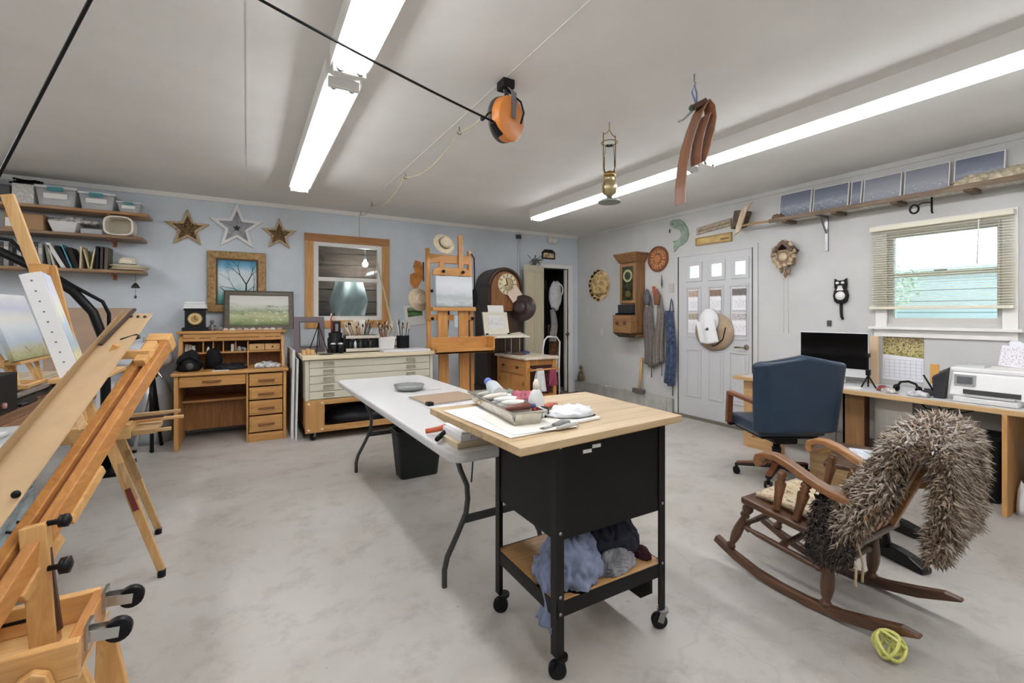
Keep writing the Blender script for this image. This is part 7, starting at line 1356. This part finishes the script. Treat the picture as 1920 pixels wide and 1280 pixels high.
for f0, f1, off in ((.50, .62, .035), (.36, .47, .04)): part(ne, 'slider', MB().bar(mb_.lerp(mt, f0)+Vector((0, 0, -.045))+sd_*.02, mb_.lerp(mt, f1)+Vector((0, 0, -.045))+sd_*.02, .045, .03), OKX, .003)
tl = mb_.lerp(mt, .90)
part(ne, 'top_clamp', MB().bar(tl+sd_*-.10+Vector((0, 0, .04)), tl+sd_*.02+Vector((0, 0, .04)), .045, .03).bar(tl+md*-.05+Vector((0, 0, .04)), tl+md*.06+Vector((0, 0, .04)), .035, .03), OKX, .003); part(ne, 'clamp_pad', MB().bar(tl+sd_*-.115+Vector((0, 0, .02)), tl+sd_*-.085+Vector((0, 0, .075)), .03, .02), HONEY['x'], .003)
part(ne, 'black_clip', MB().bar(tl+sd_*-.10+md*.06+Vector((0, 0, .05)), tl+sd_*-.05+md*.075+Vector((0, 0, .06)), .03, .02), BLACK, .004)
part(ne, 'post', MB().bar((-.42, 1.52, .515), (-.452, 1.56, .80), .05, .035, (0, 1, 0)), OKZ, .003); part(ne, 'post_slot', MB().bar((-.394, 1.515, .55), (-.424, 1.553, .74), .008, .012, (0, 1, 0)), WALN['z'])
for (p_, r_) in (((-.418, 1.525, .70), .02), ((-.428, 1.555, .80), .016)):
    part(ne, 'knob', MB().lathe([(.007, 0), (.007, .022), (r_, .024), (r_*1.05, .04), (.006, .046)], p_, (1, -.1, .05), 8), BLKP)
# shallow box with swivel casters on its end
part(ne, 'box_wall', B(-.95, -.33, 1.385, 1.41, .50, .578), OKX, .003); part(ne, 'box_wall', B(-.95, -.345, 1.625, 1.65, .50, .572), OKX, .003); part(ne, 'box_end', B(-.355, -.33, 1.41, 1.625, .50, .576), OK_, .003); part(ne, 'box_floor', B(-.95, -.33, 1.385, 1.65, .488, .50), Wd((226, 182, 116), (206, 154, 88), 'x', 1))
part(ne, 'box_slot', B(-.60, -.48, 1.622, 1.626, .535, .543), BLACK)
for b in (1.45, 1.60):
    w_ = part(ne, 'caster', MB().cyl((-.272, b-.011, .548), (-.272, b+.011, .548), .028, n=18), BLKP, .003)
    part(w_, 'fork', MB().bar((-.328, b-.015, .556), (-.268, b-.015, .549), .003, .026).bar((-.328, b+.015, .556), (-.268, b+.015, .549), .003, .026).box(-.33, -.322, b-.025, b+.025, .53, .585), CHROME)
part(ne, 'front_strut', MB().prism([(-.035, 0), (.035, 0), (.035, .50), (.025, .535), (.0, .548), (-.025, .535), (-.035, .50)], (-.40, 1.382, .0), (1, 0, 0), (0, 0, 1), .025), OKZ, .004); part(ne, 'bolt', MB().lathe([(.011, 0), (.009, .005), (0, .006)], (-.40, 1.357, .505), (0, -1, 0), 12), CHROME)
part(ne, 'brace', MB().bar((-.355, 1.44, .49), (-.26, 1.40, .26), .04, .025, (0, 1, 0)), OKX, .003)
part(ne, 'side_panel', MB().hexa([(-.345, 1.50, 0), (-.20, 1.50, 0), (-.20, 1.525, 0), (-.345, 1.525, 0), (-.345, 1.60, .488), (-.315, 1.60, .488), (-.315, 1.625, .488), (-.345, 1.625, .488)]), OKZ, .003)
part(ne, 'rear_leg', B(-.93, -.88, 1.40, 1.63, 0, .488), OKZ, .003)
# brown board lying on the near easel
cb_ = T('kraft_board', 'long tan cardboard strip lying up the near easel mast', 'board', (-.45, 1.7, .8))
a_, b_, c_, d_ = Vector((-.415, 2.335, 1.318)), Vector((-.318, 2.25, 1.316)), Vector((-.60, 1.17, .55)), Vector((-.70, 1.25, .58))
nz_ = (b_-a_).cross(d_-a_).normalized(); nz_ = nz_ if nz_.z > 0 else -nz_
part(cb_, 'sheet', MB().hexa([d_, c_, b_, a_, d_+nz_*.006, c_+nz_*.006, b_+nz_*.006, a_+nz_*.006]), M((188, 154, 110), .8, var=.08, scale=3), .001)
part(cb_, 'folded_edge', MB().hexa([d_, d_+nz_*.03, a_+nz_*.02, a_, d_-(c_-d_)*.05, d_-(c_-d_)*.05+nz_*.03, a_-(b_-a_)*.06+nz_*.02, a_-(b_-a_)*.06]), M((150, 116, 74), .8))
part(cb_, 'dark_stick', MB().bar(a_.lerp(d_, .16)+nz_*.012+(b_-a_)*.12, a_.lerp(d_, -.015)+nz_*.012+(b_-a_)*.30, .012, .008), M((70, 52, 36), .7))
for k in range(3): part(cb_, 'pin', MB().ball(a_.lerp(b_, .35+.25*k)+nz_*.008+(d_-a_)*.02, .006, 8, 6), M((60, 50, 44), .5))
for k in range(2): q = b_.lerp(c_, .60+.11*k)+nz_*.02; part(cb_, 'bolt_head', MB().ball(q, .01, 8, 6), BLACK)
